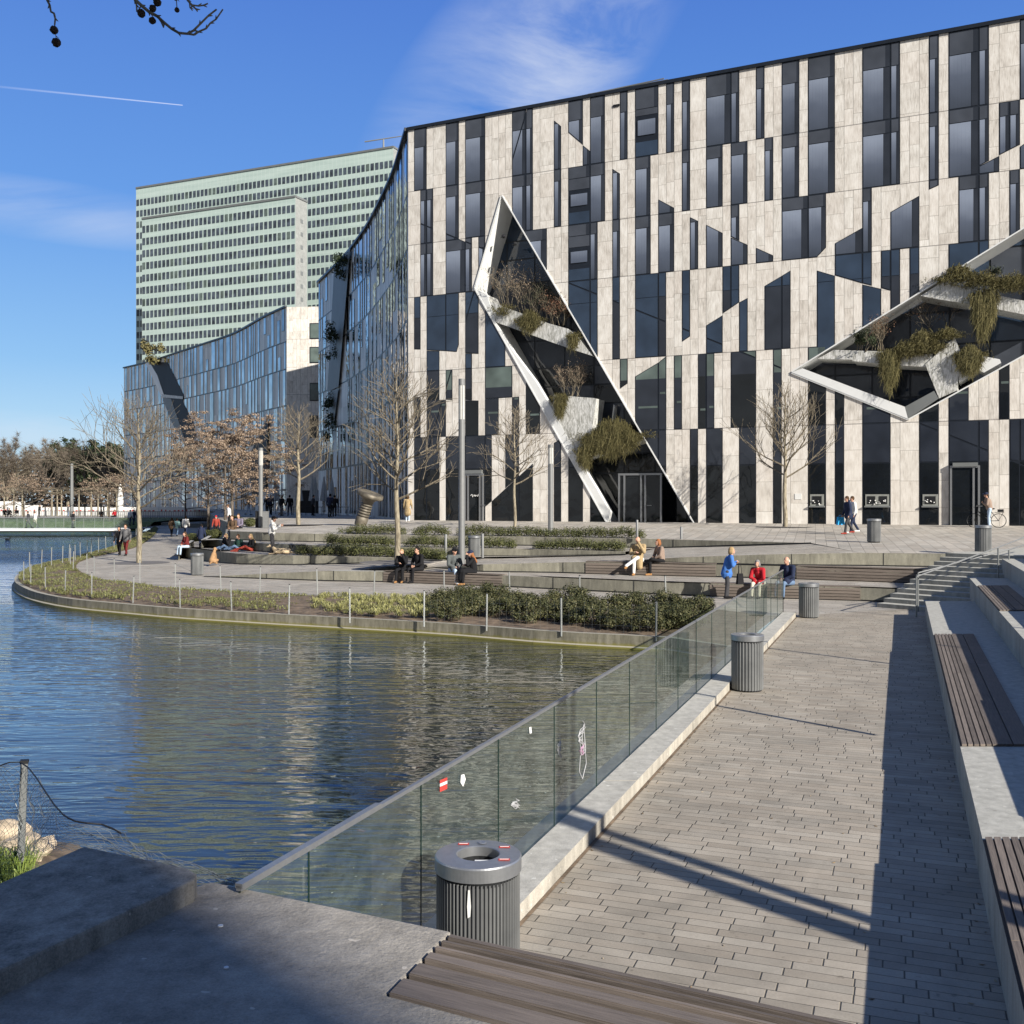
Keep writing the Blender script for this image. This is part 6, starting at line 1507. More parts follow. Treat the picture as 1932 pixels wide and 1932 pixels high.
# ---------------- overhanging plane tree twigs with seed balls (a real branch above the viewer)
def plane_branch():
    Yb = 4.25
    def S(x, y, dy=0): sx, sy = x * .36232, y * .36232; return Vector(((sx - 1494) / 2988 * (Yb + dy), Yb + dy, EYE + (1461.5 - sy) * (Yb + dy) / 2988))
    e = empty('plane_tree_branch', S(1000, -200), 0, 'bare plane tree twigs with round seed balls hanging in at the top left', 'branch'); o0 = S(1000, -200)
    m_ = MB()
    def pth(pts, r0, r1):
        pts = [S(x, y) - o0 for x, y in pts]; n = len(pts); m_.path(pts, [r0 + (r1 - r0) * i / (n - 1) for i in range(n)], 6)
        for i in range(1, n - 1): d = (pts[i + 1] - pts[i - 1]).normalized(); s = Vector((-d.z, 0, d.x)) * (1 if i % 2 else -1); m_.tube(pts[i], pts[i] + d * .012 + s * .012, r1 * 1.6, r1 * .4, 5)
    pth([(1000, -200), (1060, -60), (1090, 0), (1140, 45), (1200, 95), (1265, 130), (1320, 180), (1380, 230), (1440, 265), (1510, 272), (1560, 245), (1610, 195), (1680, 125), (1745, 75)], .0085, .0035)
    pth([(1510, 272), (1565, 280), (1600, 255), (1660, 230), (1695, 185), (1740, 155), (1795, 75)], .0045, .003)
    pth([(1280, 150), (1300, 180), (1318, 222)], .004, .003); pth([(1090, 0), (1100, 45), (1102, 95)], .004, .003); pth([(1140, 45), (1110, 85)], .003, .002)
    pth([(1480, -120), (1510, 0), (1545, 40), (1580, 75), (1590, 92)], .006, .003); pth([(1545, 40), (1600, 48), (1640, 42), (1675, 28)], .0035, .003); pth([(1525, 10), (1530, 60), (1550, 85)], .003, .0025)
    pth([(340, -120), (380, 0), (400, 40), (410, 95), (436, 110)], .006, .003); pth([(436, 110), (445, 150), (440, 205)], .0045, .003)
    pth([(1000, -200), (700, -260), (340, -120)], .011, .007); pth([(1000, -200), (1250, -230), (1480, -120)], .010, .006); pth([(1230, -200), (1232, 0)], .002, .002); pth([(1412, -170), (1420, -10), (1425, 60)], .002, .002); pth([(1200, 90), (1228, 130)], .002, .002)
    pth([(440, 205), (450, 290), (452, 310)], .0015, .0015)
    m_.build('twig', M['bark'], e)
    rr = random.Random(2)
    bm_ = simple('seed ball', (0.10, 0.065, 0.045), .95, var=.6, scale=160, bump=1.0)
    for (x, y, d) in ((435, 242, 64), (453, 343, 70), (1138, 108, 66), (1230, 68, 56), (1267, 18, 64), (1227, 165, 56), (1425, 80, 40), (1413, -12, 34)):
        k = MB(); r_ = d / 2 * .36232 / 2988 * Yb
        k.sm = False; k.ball(S(x, y) - o0, r_, 16, 12); vv = []
        for v in k.v: q = Vector(v) - (S(x, y) - o0); vv.append(tuple((S(x, y) - o0) + q * (1 + .10 * rr.uniform(-1, 1))))
        k.v = vv; k.build('seed_ball', bm_, e)
plane_branch()
# contrail high above
def contrail():
    D_ = 3000.0
    def S(sx, sy): return Vector(((sx - 1494) / 2988 * D_, D_, EYE + (1461.5 - sy) * D_ / 2988))
    m = bpy.data.materials.new('contrail vapour'); m.use_nodes = True; nt = m.node_tree; nt.nodes.remove(nt.nodes['Principled BSDF']); g = G(nt)
    em = g.n('ShaderNodeBsdfDiffuse'); em.inputs['Color'].default_value = (.95, .95, .95, 1); tr = g.n('ShaderNodeBsdfTransparent'); mx = g.n('ShaderNodeMixShader'); u = g.sep(g.coord('UV'))
    f = g.m('MULTIPLY', g.m('MULTIPLY', g.m('MULTIPLY', u[1], g.m('SUBTRACT', 1.0, u[1])), 4.0), g.rng(u[0], 0, 1, .02, .28)); g.put(mx.inputs[0], f); g.L(tr.outputs[0], mx.inputs[1]); g.L(em.outputs[0], mx.inputs[2]); g.L(mx.outputs[0], nt.nodes['Material Output'].inputs['Surface'])
    a, b_ = S(-60, 247), S(533, 307); n = 20; m_ = MB(); uvs = []
    for i in range(n):
        t0, t1 = i / n, (i + 1) / n; p, q = a.lerp(b_, t0), a.lerp(b_, t1); w0, w1 = 4.5 - 2.8 * t0, 4.5 - 2.8 * t1
        m_.poly([p - Vector((0, 0, w0)), q - Vector((0, 0, w1)), q + Vector((0, 0, w1)), p + Vector((0, 0, w0))]); uvs += [(t0, 0), (t1, 0), (t1, 1), (t0, 1)]
    o = m_.build('contrail', m, None, 'structure'); uv = o.data.uv_layers.new(name='u')
    for i, c_ in enumerate(uvs): uv.data[i].uv = c_
contrail()

# columns and slim masts standing right of the viewer; their shadows cross the walkway
column(Vector((7.75, 1.45, -.02)), 6.6, .14, 'grey lamp column standing on the raised terrace right of the viewer')
for (x_, y_, z_, h_, lab) in ((7.98, 1.65, -.02, 6.0, 'slim mast beside the lamp column on the raised terrace'), (7.35, 10.9, -.02, 3.3, 'slim steel mast on the raised terrace, nearer one'), (10.3, 16.3, -.02, 4.4, 'slim steel mast on the raised terrace, farther one')):
    m_ = MB(); m_.tube((0, 0, 0), (0, 0, h_), .09 if h_ > 5 else .045, .07 if h_ > 5 else .035, 8); o = m_.build('mast', M['column']); o.location = (x_, y_, z_); tag(o, lab, 'mast')

# ---------------- sculpture
def sculpture():
    e = empty('sculpture', PP(679, 991), 0, 'leaning bronze bolt sculpture with disc head before the curved wing', 'sculpture'); m_ = MB(); ax = Vector((.35, -.15, 1)).normalized(); n = 20; m_.sm = True
    x = ax.orthogonal().normalized(); y = ax.cross(x); rings = []; vs = []; prof = [(.34, 0), (.37, .3)]
    for k in range(6): prof += [(.37, .5 + k * .15), (.31, .53 + k * .15), (.31, .57 + k * .15), (.38, .60 + k * .15)]
    prof += [(.36, 1.45), (.5, 1.60), (.78, 1.68), (.82, 1.76), (.80, 1.90), (.6, 1.92), (.5, 1.86), (0, 1.84)]
    for r_, h in prof:
        for i in range(n): t = 2 * math.pi * i / n; vs.append(ax * h * 1.08 + (x * math.cos(t) + y * math.sin(t)) * r_)
    m_.add(vs, [(k * n + i, k * n + (i + 1) % n, (k + 1) * n + (i + 1) % n, (k + 1) * n + i) for k in range(len(prof) - 1) for i in range(n)]); m_.build('body', M['bronze'], e)
sculpture()
# folded parasols and cafe tables
M['canvas'] = simple('parasol canvas', (0.42, 0.43, 0.42), .9)
def parasol(loc, lab, h=3.6):
    e = empty('folded_parasol', loc, 0, lab, 'parasol', 'folded cafe parasols'); m_ = MB(); m_.tube((0, 0, 0), (0, 0, h), .04, .03, 6); m_.build('pole', M['column'], e); m_ = MB(); n = 12; vs = []
    for r_, z in ((.05, h), (.16, h - .6), (.30, h - 1.5), (.42, h - 2.3), (.20, h - 2.35)):
        for i in range(n): t = 6.283 * i / n; q = r_ * (1 if i % 2 else .55); vs.append((q * math.cos(t), q * math.sin(t), z))
    m_.add(vs, [(k * n + i, k * n + (i + 1) % n, (k + 1) * n + (i + 1) % n, (k + 1) * n + i) for k in range(4) for i in range(n)]); m_.build('canopy', M['canvas'], e)
for i, px in enumerate((520, 556, 579, 590, 604, 612)):
    lab = ['leftmost folded parasol beside the black pointed fin', 'folded parasol left of the tree before the cream end wall', 'folded parasol right of that tree trunk', 'pale folded parasol in the middle of the row', 'folded parasol at the corner of the curved wing', 'rightmost folded parasol hugging the curved wing'][i]
    p = PP(px, 968 if i else 966); Yp = 96; q = U(px, 0, Yp); parasol(Vector((q.x, Yp + (i % 3) * 2, 0)), lab)
def cafe_table(x, y, lab):
    e = empty('cafe_table', (x, y, 0), 0, lab, 'table', 'cafe tables by the curved wing'); m_ = MB(); m_.box(-.4, .4, -.4, .4, .72, .76); m_.build('tabletop', M['black'], e)
    for a in (-.35, .35):
        for b_ in (-.35, .35): m_ = MB(); m_.tube((a, b_, 0), (a, b_, .72), .02, .02, 5); m_.build('leg', M['black'], e)
for i, px in enumerate((560, 585, 600, 630, 648)): q = U(px, 0, 88 + (i % 2) * 3); cafe_table(q.x, q.y, ['black cafe table behind the bare tree trunk', 'black cafe table under the parasols', 'black cafe table beside the rightmost parasol', 'black cafe table by the couple at the curved wing', 'black cafe table nearest the bolt sculpture'][i])

# ---------------- bridge, far bank
def bridge():
    e = empty('footbridge', (-55, 104, -1.5), 0, 'low white footbridge with glass railing crossing the far end of the pond', 'bridge'); m_ = MB(); L, R0 = -60, 15.6
    m_.box(L, R0, -1.5, 1.6, -.24, 0); m_.build('deck', M['white'], e); m_ = MB(); m_.box(L, R0, -.9, 1.2, -.38, -.24); m_.build('girder', M['black'], e)
    for y in (-1.2, 1.5):
        m_ = MB(); m_.tube((L, y, 1.05), (R0, y, 1.05), .035, .035, 6); m_.build('rail', M['post'], e); m_ = MB()
        x = L
        m_.tube((0, y, 0), (0, y, 1.05), .025, .025, 4); bme = m_.mesh('baluster', M['post'])
        while x < R0: q_ = link('baluster', bme, e); q_.location = (x, 0, 0); x += 2.0
        m_ = MB(); m_.poly([(L, y, .05), (R0, y, .05), (R0, y, .95), (L, y, .95)]); m_.build('glass_panel', M['rail_glass'], e)
bridge()
m_ = MB(); m_.poly([(-400, 119, -2.3), (-43, 119, -2.3), (-43, 123, -1.25), (-400, 123, -1.25)]); m_.poly([(-400, 123, -1.25), (-43, 123, -1.25), (-43, 140, -1.0), (-400, 140, -1.0)]); m_.build('bank', M['lawn'], None, 'structure')
m_ = MB(); m_.poly([(-400, 140, -.98), (-42, 140, -.98), (-42, 200, -.7), (-400, 200, -.7)]); m_.poly([(-42.5, 117, -1.86), (-20, 117, -1.86), (-42, 200, -.7), (-60, 200, -.7)]); m_.build('path', M['prom_paving'], None, 'structure')
def barrier_fence():
    for i in range(9):
        x0 = -118 + i * 8.2; e = empty('construction_barrier', (x0, 152 + (i % 2) * .3, -.9), 0, 'white construction site barrier with red markings beyond the bridge', 'barrier', 'white site barriers beyond the bridge'); m_ = MB(); m_.box(0, 8, 0, .2, 0, 1.25); m_.build('panel', M['white'], e); m_ = MB(); rr = random.Random(i)
        for k in range(12): a = .3 + k * .62; m_.box(a, a + rr.uniform(.15, .35), -.02, 0, .62, .62 + rr.uniform(.12, .28))
        m_.build('marking', M['red'], e)
barrier_fence()
boxthing('site_cabin', Vector((-77.5, 158, -.9)), 3.6, 2.4, 2.1, M['white'], 'white site cabin above the barriers at the left edge', 'cabin'); boxthing('site_cabin', Vector((-74.5, 158, -.9)), 3.0, 2.4, 1.5, M['white'], 'lower white site cabin attached right of the taller one', 'cabin')
def far_fence(x0, x1, Y, z, h, lab):
    e = empty('railing_fence', (x0, Y, z), 0, lab, 'fence', None); m_ = MB(); x = 0
    while x < x1 - x0: m_.box(x, x + .06, 0, .03, 0, h); x += .22
    m_.build('baluster', M['column'], e); m_ = MB(); m_.box(0, x1 - x0, 0, .05, h, h + .06); m_.build('rail', M['column'], e)
far_fence(-56, -30, 128, -1.1, 1.0, 'dark railing fence along the path just beyond the bridge'); far_fence(-74, -50, 138, -.9, .8, 'grey railing fence left of the russet tree beyond the bridge')
m_ = MB(); p = U(227, 0, 140); m_.lathe([(.5, 0), (.6, .4), (.35, .8), (.42, 2.2), (.3, 3.4), (.15, 4.4), (0, 4.6)], 10); o = m_.build('statue', M['white']); o.location = (p.x, p.y, -1.0); tag(o, 'tall white statue beside the far office corner', 'statue')
m_ = MB(); m_.tube((0, 0, 0), (0, 0, 7.2), .25, .18, 8); o = m_.build('mast', M['column']); q = U(135.5, 0, 130); o.location = (q.x, q.y, -1.2); tag(o, 'thick grey mast standing beyond the bridge', 'mast')
# low dark planters under the brown trees
for i, (px, py) in enumerate(((330, 985), (352, 988), (375, 987), (400, 985), (318, 978), (345, 975))):
    q = W(px, py + 8, -1.87); boxthing('planter_wall', Vector((q.x, q.y, -1.85)), 3.2, 1.2, .5, M['grey_panel'], ['low dark planter wall left under the brown trees', 'low dark planter wall behind the walking trio', 'low dark planter wall behind the child in navy', 'low dark planter wall right under the brown trees', 'low dark planter wall far left by the path', 'rearmost low dark planter wall under the brown trees'][i], 'planter', .3)
# city blocks behind the photographer (cast the foreground shade, mirror in the shop glass)
def city(x0, y0, x1, y1, h, lab, seed):
    rr = random.Random(seed); e = empty('city_block', (x0, y0, -2), 0, lab, 'building'); m_ = MB(); m_.box(0, x1 - x0, 0, y1 - y0, 0, h); m_.build('wall', concrete('city wall %d' % seed, (rr.uniform(.12, .25),) * 3, .2), e); m_ = MB()
    for k in range(int(h / 3.5)):
        for i in range(int((x1 - x0) / 3)): m_.poly([(i * 3 + .7, y1 - y0 + .05, k * 3.5 + 1), (i * 3 + 2.2, y1 - y0 + .05, k * 3.5 + 1), (i * 3 + 2.2, y1 - y0 + .05, k * 3.5 + 2.8), (i * 3 + .7, y1 - y0 + .05, k * 3.5 + 2.8)])
    m_.build('windows', M['gl_dark'], e, 'stuff')
# ================================================================== people and dogs
_cols = {}
def cloth(name, col):
    if name not in _cols: _cols[name] = simple('cloth ' + name, col, .85, var=.12, scale=14, spec=.2, bump=.2)
    return _cols[name]
SK = simple('skin', (0.52, 0.30, 0.21), .55, var=.08, scale=20)
PAL = {'black': (.012, .012, .014), 'navy': (.02, .028, .06), 'grey': (.12, .12, .125), 'white': (.72, .71, .68), 'jean': (.12, .18, .28), 'blue': (.06, .17, .48), 'red': (.42, .02, .03), 'tan': (.36, .27, .15), 'cream': (.62, .57, .46), 'brown': (.10, .065, .04),
       'maroon': (.13, .02, .02), 'mint': (.35, .55, .52), 'mauve': (.16, .14, .19), 'green': (.02, .05, .04), 'camo': (.09, .10, .10), 'taupe': (.27, .20, .16), 'rust': (.30, .05, .035), 'blond': (.36, .25, .13), 'ginger': (.27, .11, .045), 'hairbrown': (.07, .04, .02), 'hairblack': (.012, .01, .009), 'silver': (.50, .49, .47), 'hairgrey': (.22, .21, .21), 'leather': (.32, .17, .07), 'lightjean': (.40, .50, .62), 'skyblue': (.03, .35, .70), 'darkgrey': (.05, .05, .055)}
PN = {'maroon': 'maroon', 'lightjean': 'light denim'}
def fuse(name, caps, mat, parent, vox):
    """one continuous surface from tapered limbs: joined, then voxel remeshed and smoothed"""
    m_ = MB()
    for c_ in caps:
        if c_[0] == 'b': m_.ball(c_[1], c_[2], 12, 8, c_[3] if len(c_) > 3 else (1, 1, 1), c_[4] if len(c_) > 4 else None)
        else:
            _, p, q, r0, r1 = c_[:5]; m_.tube(p, q, r0, r1, 10); m_.ball(p, r0 * 1.0, 10, 6); m_.ball(q, r1 * 1.0, 10, 6)
    me = m_.mesh(name, mat); o = bpy.data.objects.new(name, me); C.objects.link(o)
    md = o.modifiers.new('r', 'REMESH'); md.mode = 'VOXEL'; md.voxel_size = vox; md.use_smooth_shade = True
    sm = o.modifiers.new('s', 'SMOOTH'); sm.iterations = 3; sm.factor = .5
    dg = bpy.context.evaluated_depsgraph_get(); me2 = bpy.data.meshes.new_from_object(o.evaluated_get(dg)); me2.name = name
    if not me2.materials: me2.materials.append(mat)
    bpy.data.objects.remove(o); bpy.data.meshes.remove(me); return link(name, me2, parent)
V = Vector
def person(loc, face, pose, top, bottom, hair, lab, H=1.72, near=False, hairlen=0, shoe='black', coat=0, fem=False, hood=None, cap=None, seat=.43, arms=None, grp=None, hold=None, seed=0, bald=False, skirt=False, lean=None):
    """pose: stand walk sit ground phone ride ; face = heading in degrees (0 = +Y, 90 = +X); figure built facing +Y"""
    s = H / 1.72; sh = .185 if fem else .205; hp = .095
    P = {}
    if pose in ('stand', 'walk', 'phone', 'ride'):
        pel = V((0, 0, .93)); ln = .06 if lean is None else lean; ch = V((0, ln * .6, 1.28)); nk = V((0, ln, 1.46)); hd = V((0, ln + .03, 1.60))
        w = .20 if pose == 'walk' else .03
        kn = [V((-hp, w * .6 + .03, .50)), V((hp, -w * .3 + .02, .50))]; an = [V((-hp, w, .08)), V((hp, -w * 1.25, .10 + w * .2))]
    elif pose == 'sit':
        ln = .05 if lean is None else lean; pel = V((0, 0, seat + .10)); ch = V((0, ln * .7 + .02, seat + .45)); nk = V((0, ln + .04, seat + .62)); hd = V((0, ln + .09, seat + .76)); kn = [V((-.12, .43, seat + .07)), V((.12, .44, seat + .07))]; an = [V((-.12, .40 + .06, .08)), V((.13, .50, .08))]
    elif pose == 'cross':
        ln = .05 if lean is None else lean; pel = V((0, 0, seat + .10)); ch = V((0, ln * .7, seat + .45)); nk = V((0, ln + .04, seat + .62)); hd = V((0, ln + .09, seat + .76)); kn = [V((-.05, .42, seat + .16)), V((.06, .44, seat + .06))]; an = [V((.30, .62, seat - .14)), V((.08, .42, .08))]
    else:  # ground: seated with legs out
        ln = -.08; pel = V((0, 0, .11)); ch = V((0, ln * .5, .44)); nk = V((0, ln + .05, .60)); hd = V((0, ln + .12, .74)); kn = [V((-.12, .38, .26)), V((.12, .42, .16))]; an = [V((-.10, .75, .07)), V((.14, .82, .07))]
    shl = [nk + V((-sh, -.01, -.07)), nk + V((sh, -.01, -.07))]
    drop = V((0, 0, -1))
    if arms == 'phone' or pose == 'phone': el = [shl[0] + V((-.05, .05, -.28)), shl[1] + V((.05, .06, -.27))]; ha = [nk + V((-.02, .34, -.14)), nk + V((.07, .33, -.20))]
    elif arms == 'face': el = [shl[0] + V((-.05, .22, -.20)), shl[1] + V((.04, .1, -.26))]; ha = [hd + V((-.05, .15, -.06)), ch + V((.05, .28, -.12))]
    elif arms == 'lap' or pose in ('sit', 'cross'): el = [shl[0] + V((-.05, .08, -.27)), shl[1] + V((.05, .08, -.27))]; ha = [pel + V((-.09, .30, .10)), pel + V((.08, .31, .10))]
    elif pose == 'ground': el = [shl[0] + V((-.08, .05, -.26)), shl[1] + V((.08, .1, -.25))]; ha = [pel + V((-.10, .30, .14)), pel + V((.12, .33, .12))]
    elif pose == 'ride': el = [shl[0] + V((-.05, .18, -.20)), shl[1] + V((.05, .18, -.20))]; ha = [nk + V((-.22, .42, -.34)), nk + V((.22, .42, -.34))]
    elif arms == 'fold': el = [shl[0] + V((-.06, .04, -.27)), shl[1] + V((.06, .04, -.27))]; ha = [ch + V((.05, .22, -.08)), ch + V((-.05, .24, -.05))]
    else: el = [shl[0] + V((-.06, -.02, -.29)), shl[1] + V((.06, .01, -.29))]; ha = [el[0] + V((-.01, .08 if pose == 'walk' else .04, -.25)), el[1] + V((.01, .10, -.24))]
    hip = [pel + V((-hp, 0, -.03)), pel + V((hp, 0, -.03))]; vox = .014 if near else .024
    S_ = lambda v: v * s
    body = [('b', hd, .098, (.80, .95, 1.14)), ('b', hd + V((0, .045, -.065)), .058, (.85, .9, .9)), ('t', nk + V((0, 0, -.04)), hd + V((0, -.01, -.06)), .054, .052), ('t', pel, ch, .13 if not fem else .12, .145 if not fem else .125), ('t', ch, nk + V((0, 0, -.08)), .14, .08), ('t', shl[0], shl[1], .062, .062),
            ('b', hd + V((0, .10, -.012)), .017, (.8, 1.1, 1.4)), ('b', hd + V((-.082, 0, -.01)), .022, (.5, .9, 1.3)), ('b', hd + V((.082, 0, -.01)), .022, (.5, .9, 1.3))]
    for i in (0, 1):
        body += [('t', shl[i], el[i], .052, .042), ('t', el[i], ha[i], .041, .028), ('t', hip[i], kn[i], .082, .055), ('t', kn[i], an[i], .054, .036)]
        d = (ha[i] - el[i]).normalized(); side = V((1, 0, 0)) if abs(d.x) < .8 else V((0, 1, 0)); side = (side - d * side.dot(d)).normalized(); nn = d.cross(side); palm = ha[i] + d * .05
        if near:
            body += [('b', palm, .045, (.85, .85, .85))]
            for f, (o_, L) in enumerate(((-.032, .06), (-.011, .072), (.011, .068), (.032, .052))):
                a0 = palm + d * .03 + side * o_; a1 = a0 + d * L * .55 + nn * .012; a2 = a1 + d * L * .4 + nn * .022; body += [('t', a0, a1, .0115, .0105), ('t', a1, a2, .0105, .009)]
            t0 = palm - side * .03 * (1 if i else -1); body += [('t', t0, t0 - side * .03 * (1 if i else -1) + d * .035 + nn * .015, .013, .010)]
        else: body += [('t', ha[i], ha[i] + d * .11, .03, .022), ('t', palm, palm + d * .02 + side * .05 * (1 if i else -1), .014, .011)]
        fd = V((0, 1, 0)); body += [('t', an[i] + V((0, -.03, -.035)), an[i] + fd * .16 + V((0, 0, -.045)), .036, .03)]
    sc = lambda L: [tuple((x * s if isinstance(x, (Vector, float)) else x) if k_ in ((1, 2, 3, 4) if c_[0] == 't' else (1, 2)) else x for k_, x in enumerate(c_)) for c_ in L]
    o = fuse('person', sc(body), SK, None, vox); o.location = loc; o.rotation_euler = (0, 0, -R(face)); tag(o, lab, 'person', grp)
    T_ = cloth(top, PAL[top]); B_ = cloth(bottom, PAL[bottom])
    puff = .016 + .010 * (coat > 0)
    jk = [('t', pel + V((0, 0, .02)), ch, .14 + puff if not fem else .125 + puff, .155 + puff if not fem else .135 + puff), ('t', ch, nk + V((0, -.005, -.075)), .15 + puff * .5, .085 + puff * .5), ('t', shl[0], shl[1], .074 + puff * .3, .074 + puff * .3)]
    for i in (0, 1): jk += [('t', shl[i], el[i], .066 + puff * .5, .055 + puff * .4), ('t', el[i], ha[i] + (el[i] - ha[i]) * .06, .056 + puff * .4, .044 + puff * .2)]
    if coat:
        if pose in ('sit', 'cross'): jk += [('t', pel, pel + V((-.10, .28, .02)), .14, .12), ('t', pel, pel + V((.10, .28, .02)), .14, .12)] + ([('t', pel + V((-.1, .3, 0)), V((-.12, .36, .30)), .12, .10)] if coat > 1 else [])
        else: jk += [('t', pel + V((0, 0, .05)), pel + V((0, 0, -.16 * coat)), .165, .18 + .03 * coat)]
    if hood: jk += [('b', nk + V((0, -.07, .03)), .10, (1.0, .8, .8))]
    fuse('jacket', sc(jk), T_, o, vox)
    tr = [('t', hip[0], hip[1], .098, .098)] + [c_ for i in (0, 1) for c_ in (('t', hip[i], kn[i], .094, .068), ('t', kn[i], an[i] + V((0, 0, .02)), .067, .056))]
    if skirt: tr += [('t', pel + V((0, .05, 0)), (kn[0] + kn[1]) / 2, .15, .17), ('t', (kn[0] + kn[1]) / 2, (an[0] + an[1]) / 2 + V((0, 0, .16)), .16, .14)]
    fuse('skirt' if skirt else 'trousers', sc(tr), B_, o, vox)
    SH = cloth('s' + shoe, PAL[shoe]); 
    for i in (0, 1): fuse('shoe', sc([('t', an[i] + V((0, -.04, -.035)), an[i] + V((0, .17, -.042)), .046, .040), ('b', an[i], .05)]), SH, o, max(vox, .016))
    Hc = cloth('h' + hair, PAL[hair])
    if not bald:
        hr = [('b', hd + V((0, -.018, .022)), .108, (.84, .97, 1.08))]
        if hairlen == 1: hr += [('b', hd + V((0, -.05, -.04)), .10, (1.0, .8, 1.1)), ('b', hd + V((-.07, -.01, -.04)), .05, (.7, .9, 1.5)), ('b', hd + V((.07, -.01, -.04)), .05, (.7, .9, 1.5))]
        if hairlen == 2: hr += [('b', hd + V((0, -.06, -.06)), .10, (1.05, .8, 1.2)), ('t', hd + V((-.05, -.07, -.08)), ch + V((-.05, -.13, .0)), .07, .05), ('t', hd + V((.05, -.07, -.08)), ch + V((.06, -.12, .02)), .07, .05)]
        h_ = fuse('hair', sc(hr), Hc, o, .014 if near else .02)
        # keep the face free: pull hair back from the front
        for v in h_.data.vertices:
            q = v.co - S_(hd)
            if q.y > .045 * s and q.z < .055 * s: v.co.y = (hd.y + .03) * s + (q.y - .045 * s) * .1
    else: fuse('hair', sc([('b', hd + V((0, -.04, -.02)), .098, (.86, .8, .75))]), Hc, o, .016)
    if cap:
        Cc = cloth('c' + cap, PAL[cap]); fuse('cap', sc([('b', hd + V((0, -.01, .045)), .112, (.86, 1.0, .85)), ('t', hd + V((0, .08, .045)), hd + V((0, .16, .035)), .045, .03)]), Cc, o, .016)
    if near:
        for x in (-.032, .032): k = MB(); k.ball(S_(hd + V((x, .090, .006))), .0085 * s, 6, 4); k.build('eye', M['black'], o)
        k = MB(); k.ball(S_(hd + V((0, .094, -.058))), .016 * s, 6, 4, (1.2, .5, .35)); k.build('mouth', cloth('lip', (.30, .10, .09)), o)
        if hold == 'sun':
            k = MB()
            for x in (-.034, .034): k.ball(S_(hd + V((x, .094, .008))), .024 * s, 8, 5, (1, .4, .75))
            k.tube(S_(hd + V((-.03, .10, .012))), S_(hd + V((.03, .10, .012))), .004, .004, 4); k.build('sunglasses', M['black'], o)
    o['hands'] = 1; del o['hands']
    o['_'] = 0; del o['_']
    return o, [o.matrix_basis @ S_(h_) for h_ in ha]
def bag(p, col, lab, w=.3, h=.26, d=.1, strap=.3, name='handbag'):
    e = empty(name, p, R(30), lab, 'bag'); m_ = MB(); m_.prism([(-w/2, -d/2), (w/2, -d/2), (w/2, d/2), (-w/2, d/2)], -strap - h, -strap); m_.v = [(x * (1 if z < -strap - .01 else .8), y * (1 if z < -strap - .01 else .6), z) for x, y, z in m_.v]; m_.build('body', cloth('bag' + col, PAL[col]), e)
    m_ = MB(); m_.path([V((-w * .3, 0, -strap)), V((-w * .12, 0, 0)), V((w * .12, 0, 0)), V((w * .3, 0, -strap))], .01, 5); m_.build('strap', cloth('bag' + col, PAL[col]), e)
def seatpt(px, py_seat_edge, line): return on_line(line, px)
# --- near figures (seated on the lowest wall: feet on the path)
def seated(line, px, z, seat, face, *a, back=.12, pose='sit', **k):
    p = on_line(line, px); q = p + V((.43 * 0 + .41, .91, 0)).normalized() * back; return person(V((q.x, q.y, z)), face, pose, *a, seat=seat, **k)
FD = 205   # heading of people looking over the water
n_ = dict(near=True)
p_, h_ = person(W(1371, 1130, ZW0), 95, 'stand', 'blue', 'darkgrey', 'blond', 'woman in a bright blue quilted jacket and dark trousers standing with a black handbag', 1.66, fem=True, hairlen=1, coat=.6, arms='fold', lean=.14, **n_)
bag(h_[0] + V((.12, 0, -.04)), 'black', 'black handbag held by the woman in the blue jacket', .26, .34)
seated(A_top, 1433, ZW0, .43, 215, 'red', 'cream', 'hairgrey', 'grey-haired woman in a red jacket seated leaning forward', 1.62, fem=True, hairlen=1, coat=.3, lean=.22, **n_)
seated(A_top, 1488, ZW0, .43, 235, 'navy', 'jean', 'silver', 'balding white-haired man in a navy jacket and jeans seated at the railing end', 1.78, bald=True, coat=.3, **n_)
seated(B_top, 1203, -1.45, .46, 200, 'tan', 'white', 'hairbrown', 'bald bearded man in a long tan coat and white trousers eating', 1.82, coat=2, pose='cross', arms='face', shoe='leather', bald=True, **n_)
seated(B_top, 1245, -1.45, .46, 250, 'taupe', 'black', 'ginger', 'woman with curly ginger hair, taupe jacket and black trousers, legs crossed', 1.70, fem=True, hairlen=1, pose='cross', shoe='leather', **n_)
seated(A_top, 757, ZW0, .43, 190, 'black', 'black', 'blond', 'short-haired blond woman in a black leather jacket drinking', 1.68, fem=True, arms='face', shoe='leather', **n_)
seated(A_top, 789, ZW0, .43, 225, 'black', 'black', 'hairblack', 'dark-haired man in black with sunglasses seated beside the blond woman', 1.80, hold='sun', **n_)
seated(A_top, 851, ZW0, .43, 150, 'camo', 'lightjean', 'hairblack', 'man in a camouflage puffer jacket, light jeans and black cap', 1.80, cap='black', coat=.2, shoe='white', **n_)
p_, h_ = seated(A_top, 892, ZW0, .43, 255, 'black', 'black', 'ginger', 'woman with long auburn hair, dark cap, long black dress and brown boots', 1.70, fem=True, hairlen=2, cap='navy', skirt=True, shoe='leather', arms='face', **n_)
person(W(513, 1046, -1.2), 80, 'phone', 'white', 'darkgrey', 'hairblack', 'man in a white hooded jacket and black cap standing looking at a phone', 1.76, cap='black', hood=1, **n_)
p_, h_ = person(PP(1601, 1008), 265, 'walk', 'navy', 'darkgrey', 'hairbrown', 'person in a navy parka walking with a bright blue bag', 1.72, coat=.6, hood=1, shoe='rust')
bag(h_[1] + V((-.1, 0, 0)), 'skyblue', 'bright blue carrier bag carried across the plaza', .46, .36, .12, .08, 'carrier_bag')
person(PP(1611, 1006), 265, 'walk', 'white', 'navy', 'hairbrown', 'person in a white top and jeans walking behind the navy parka', 1.70, shoe='white')
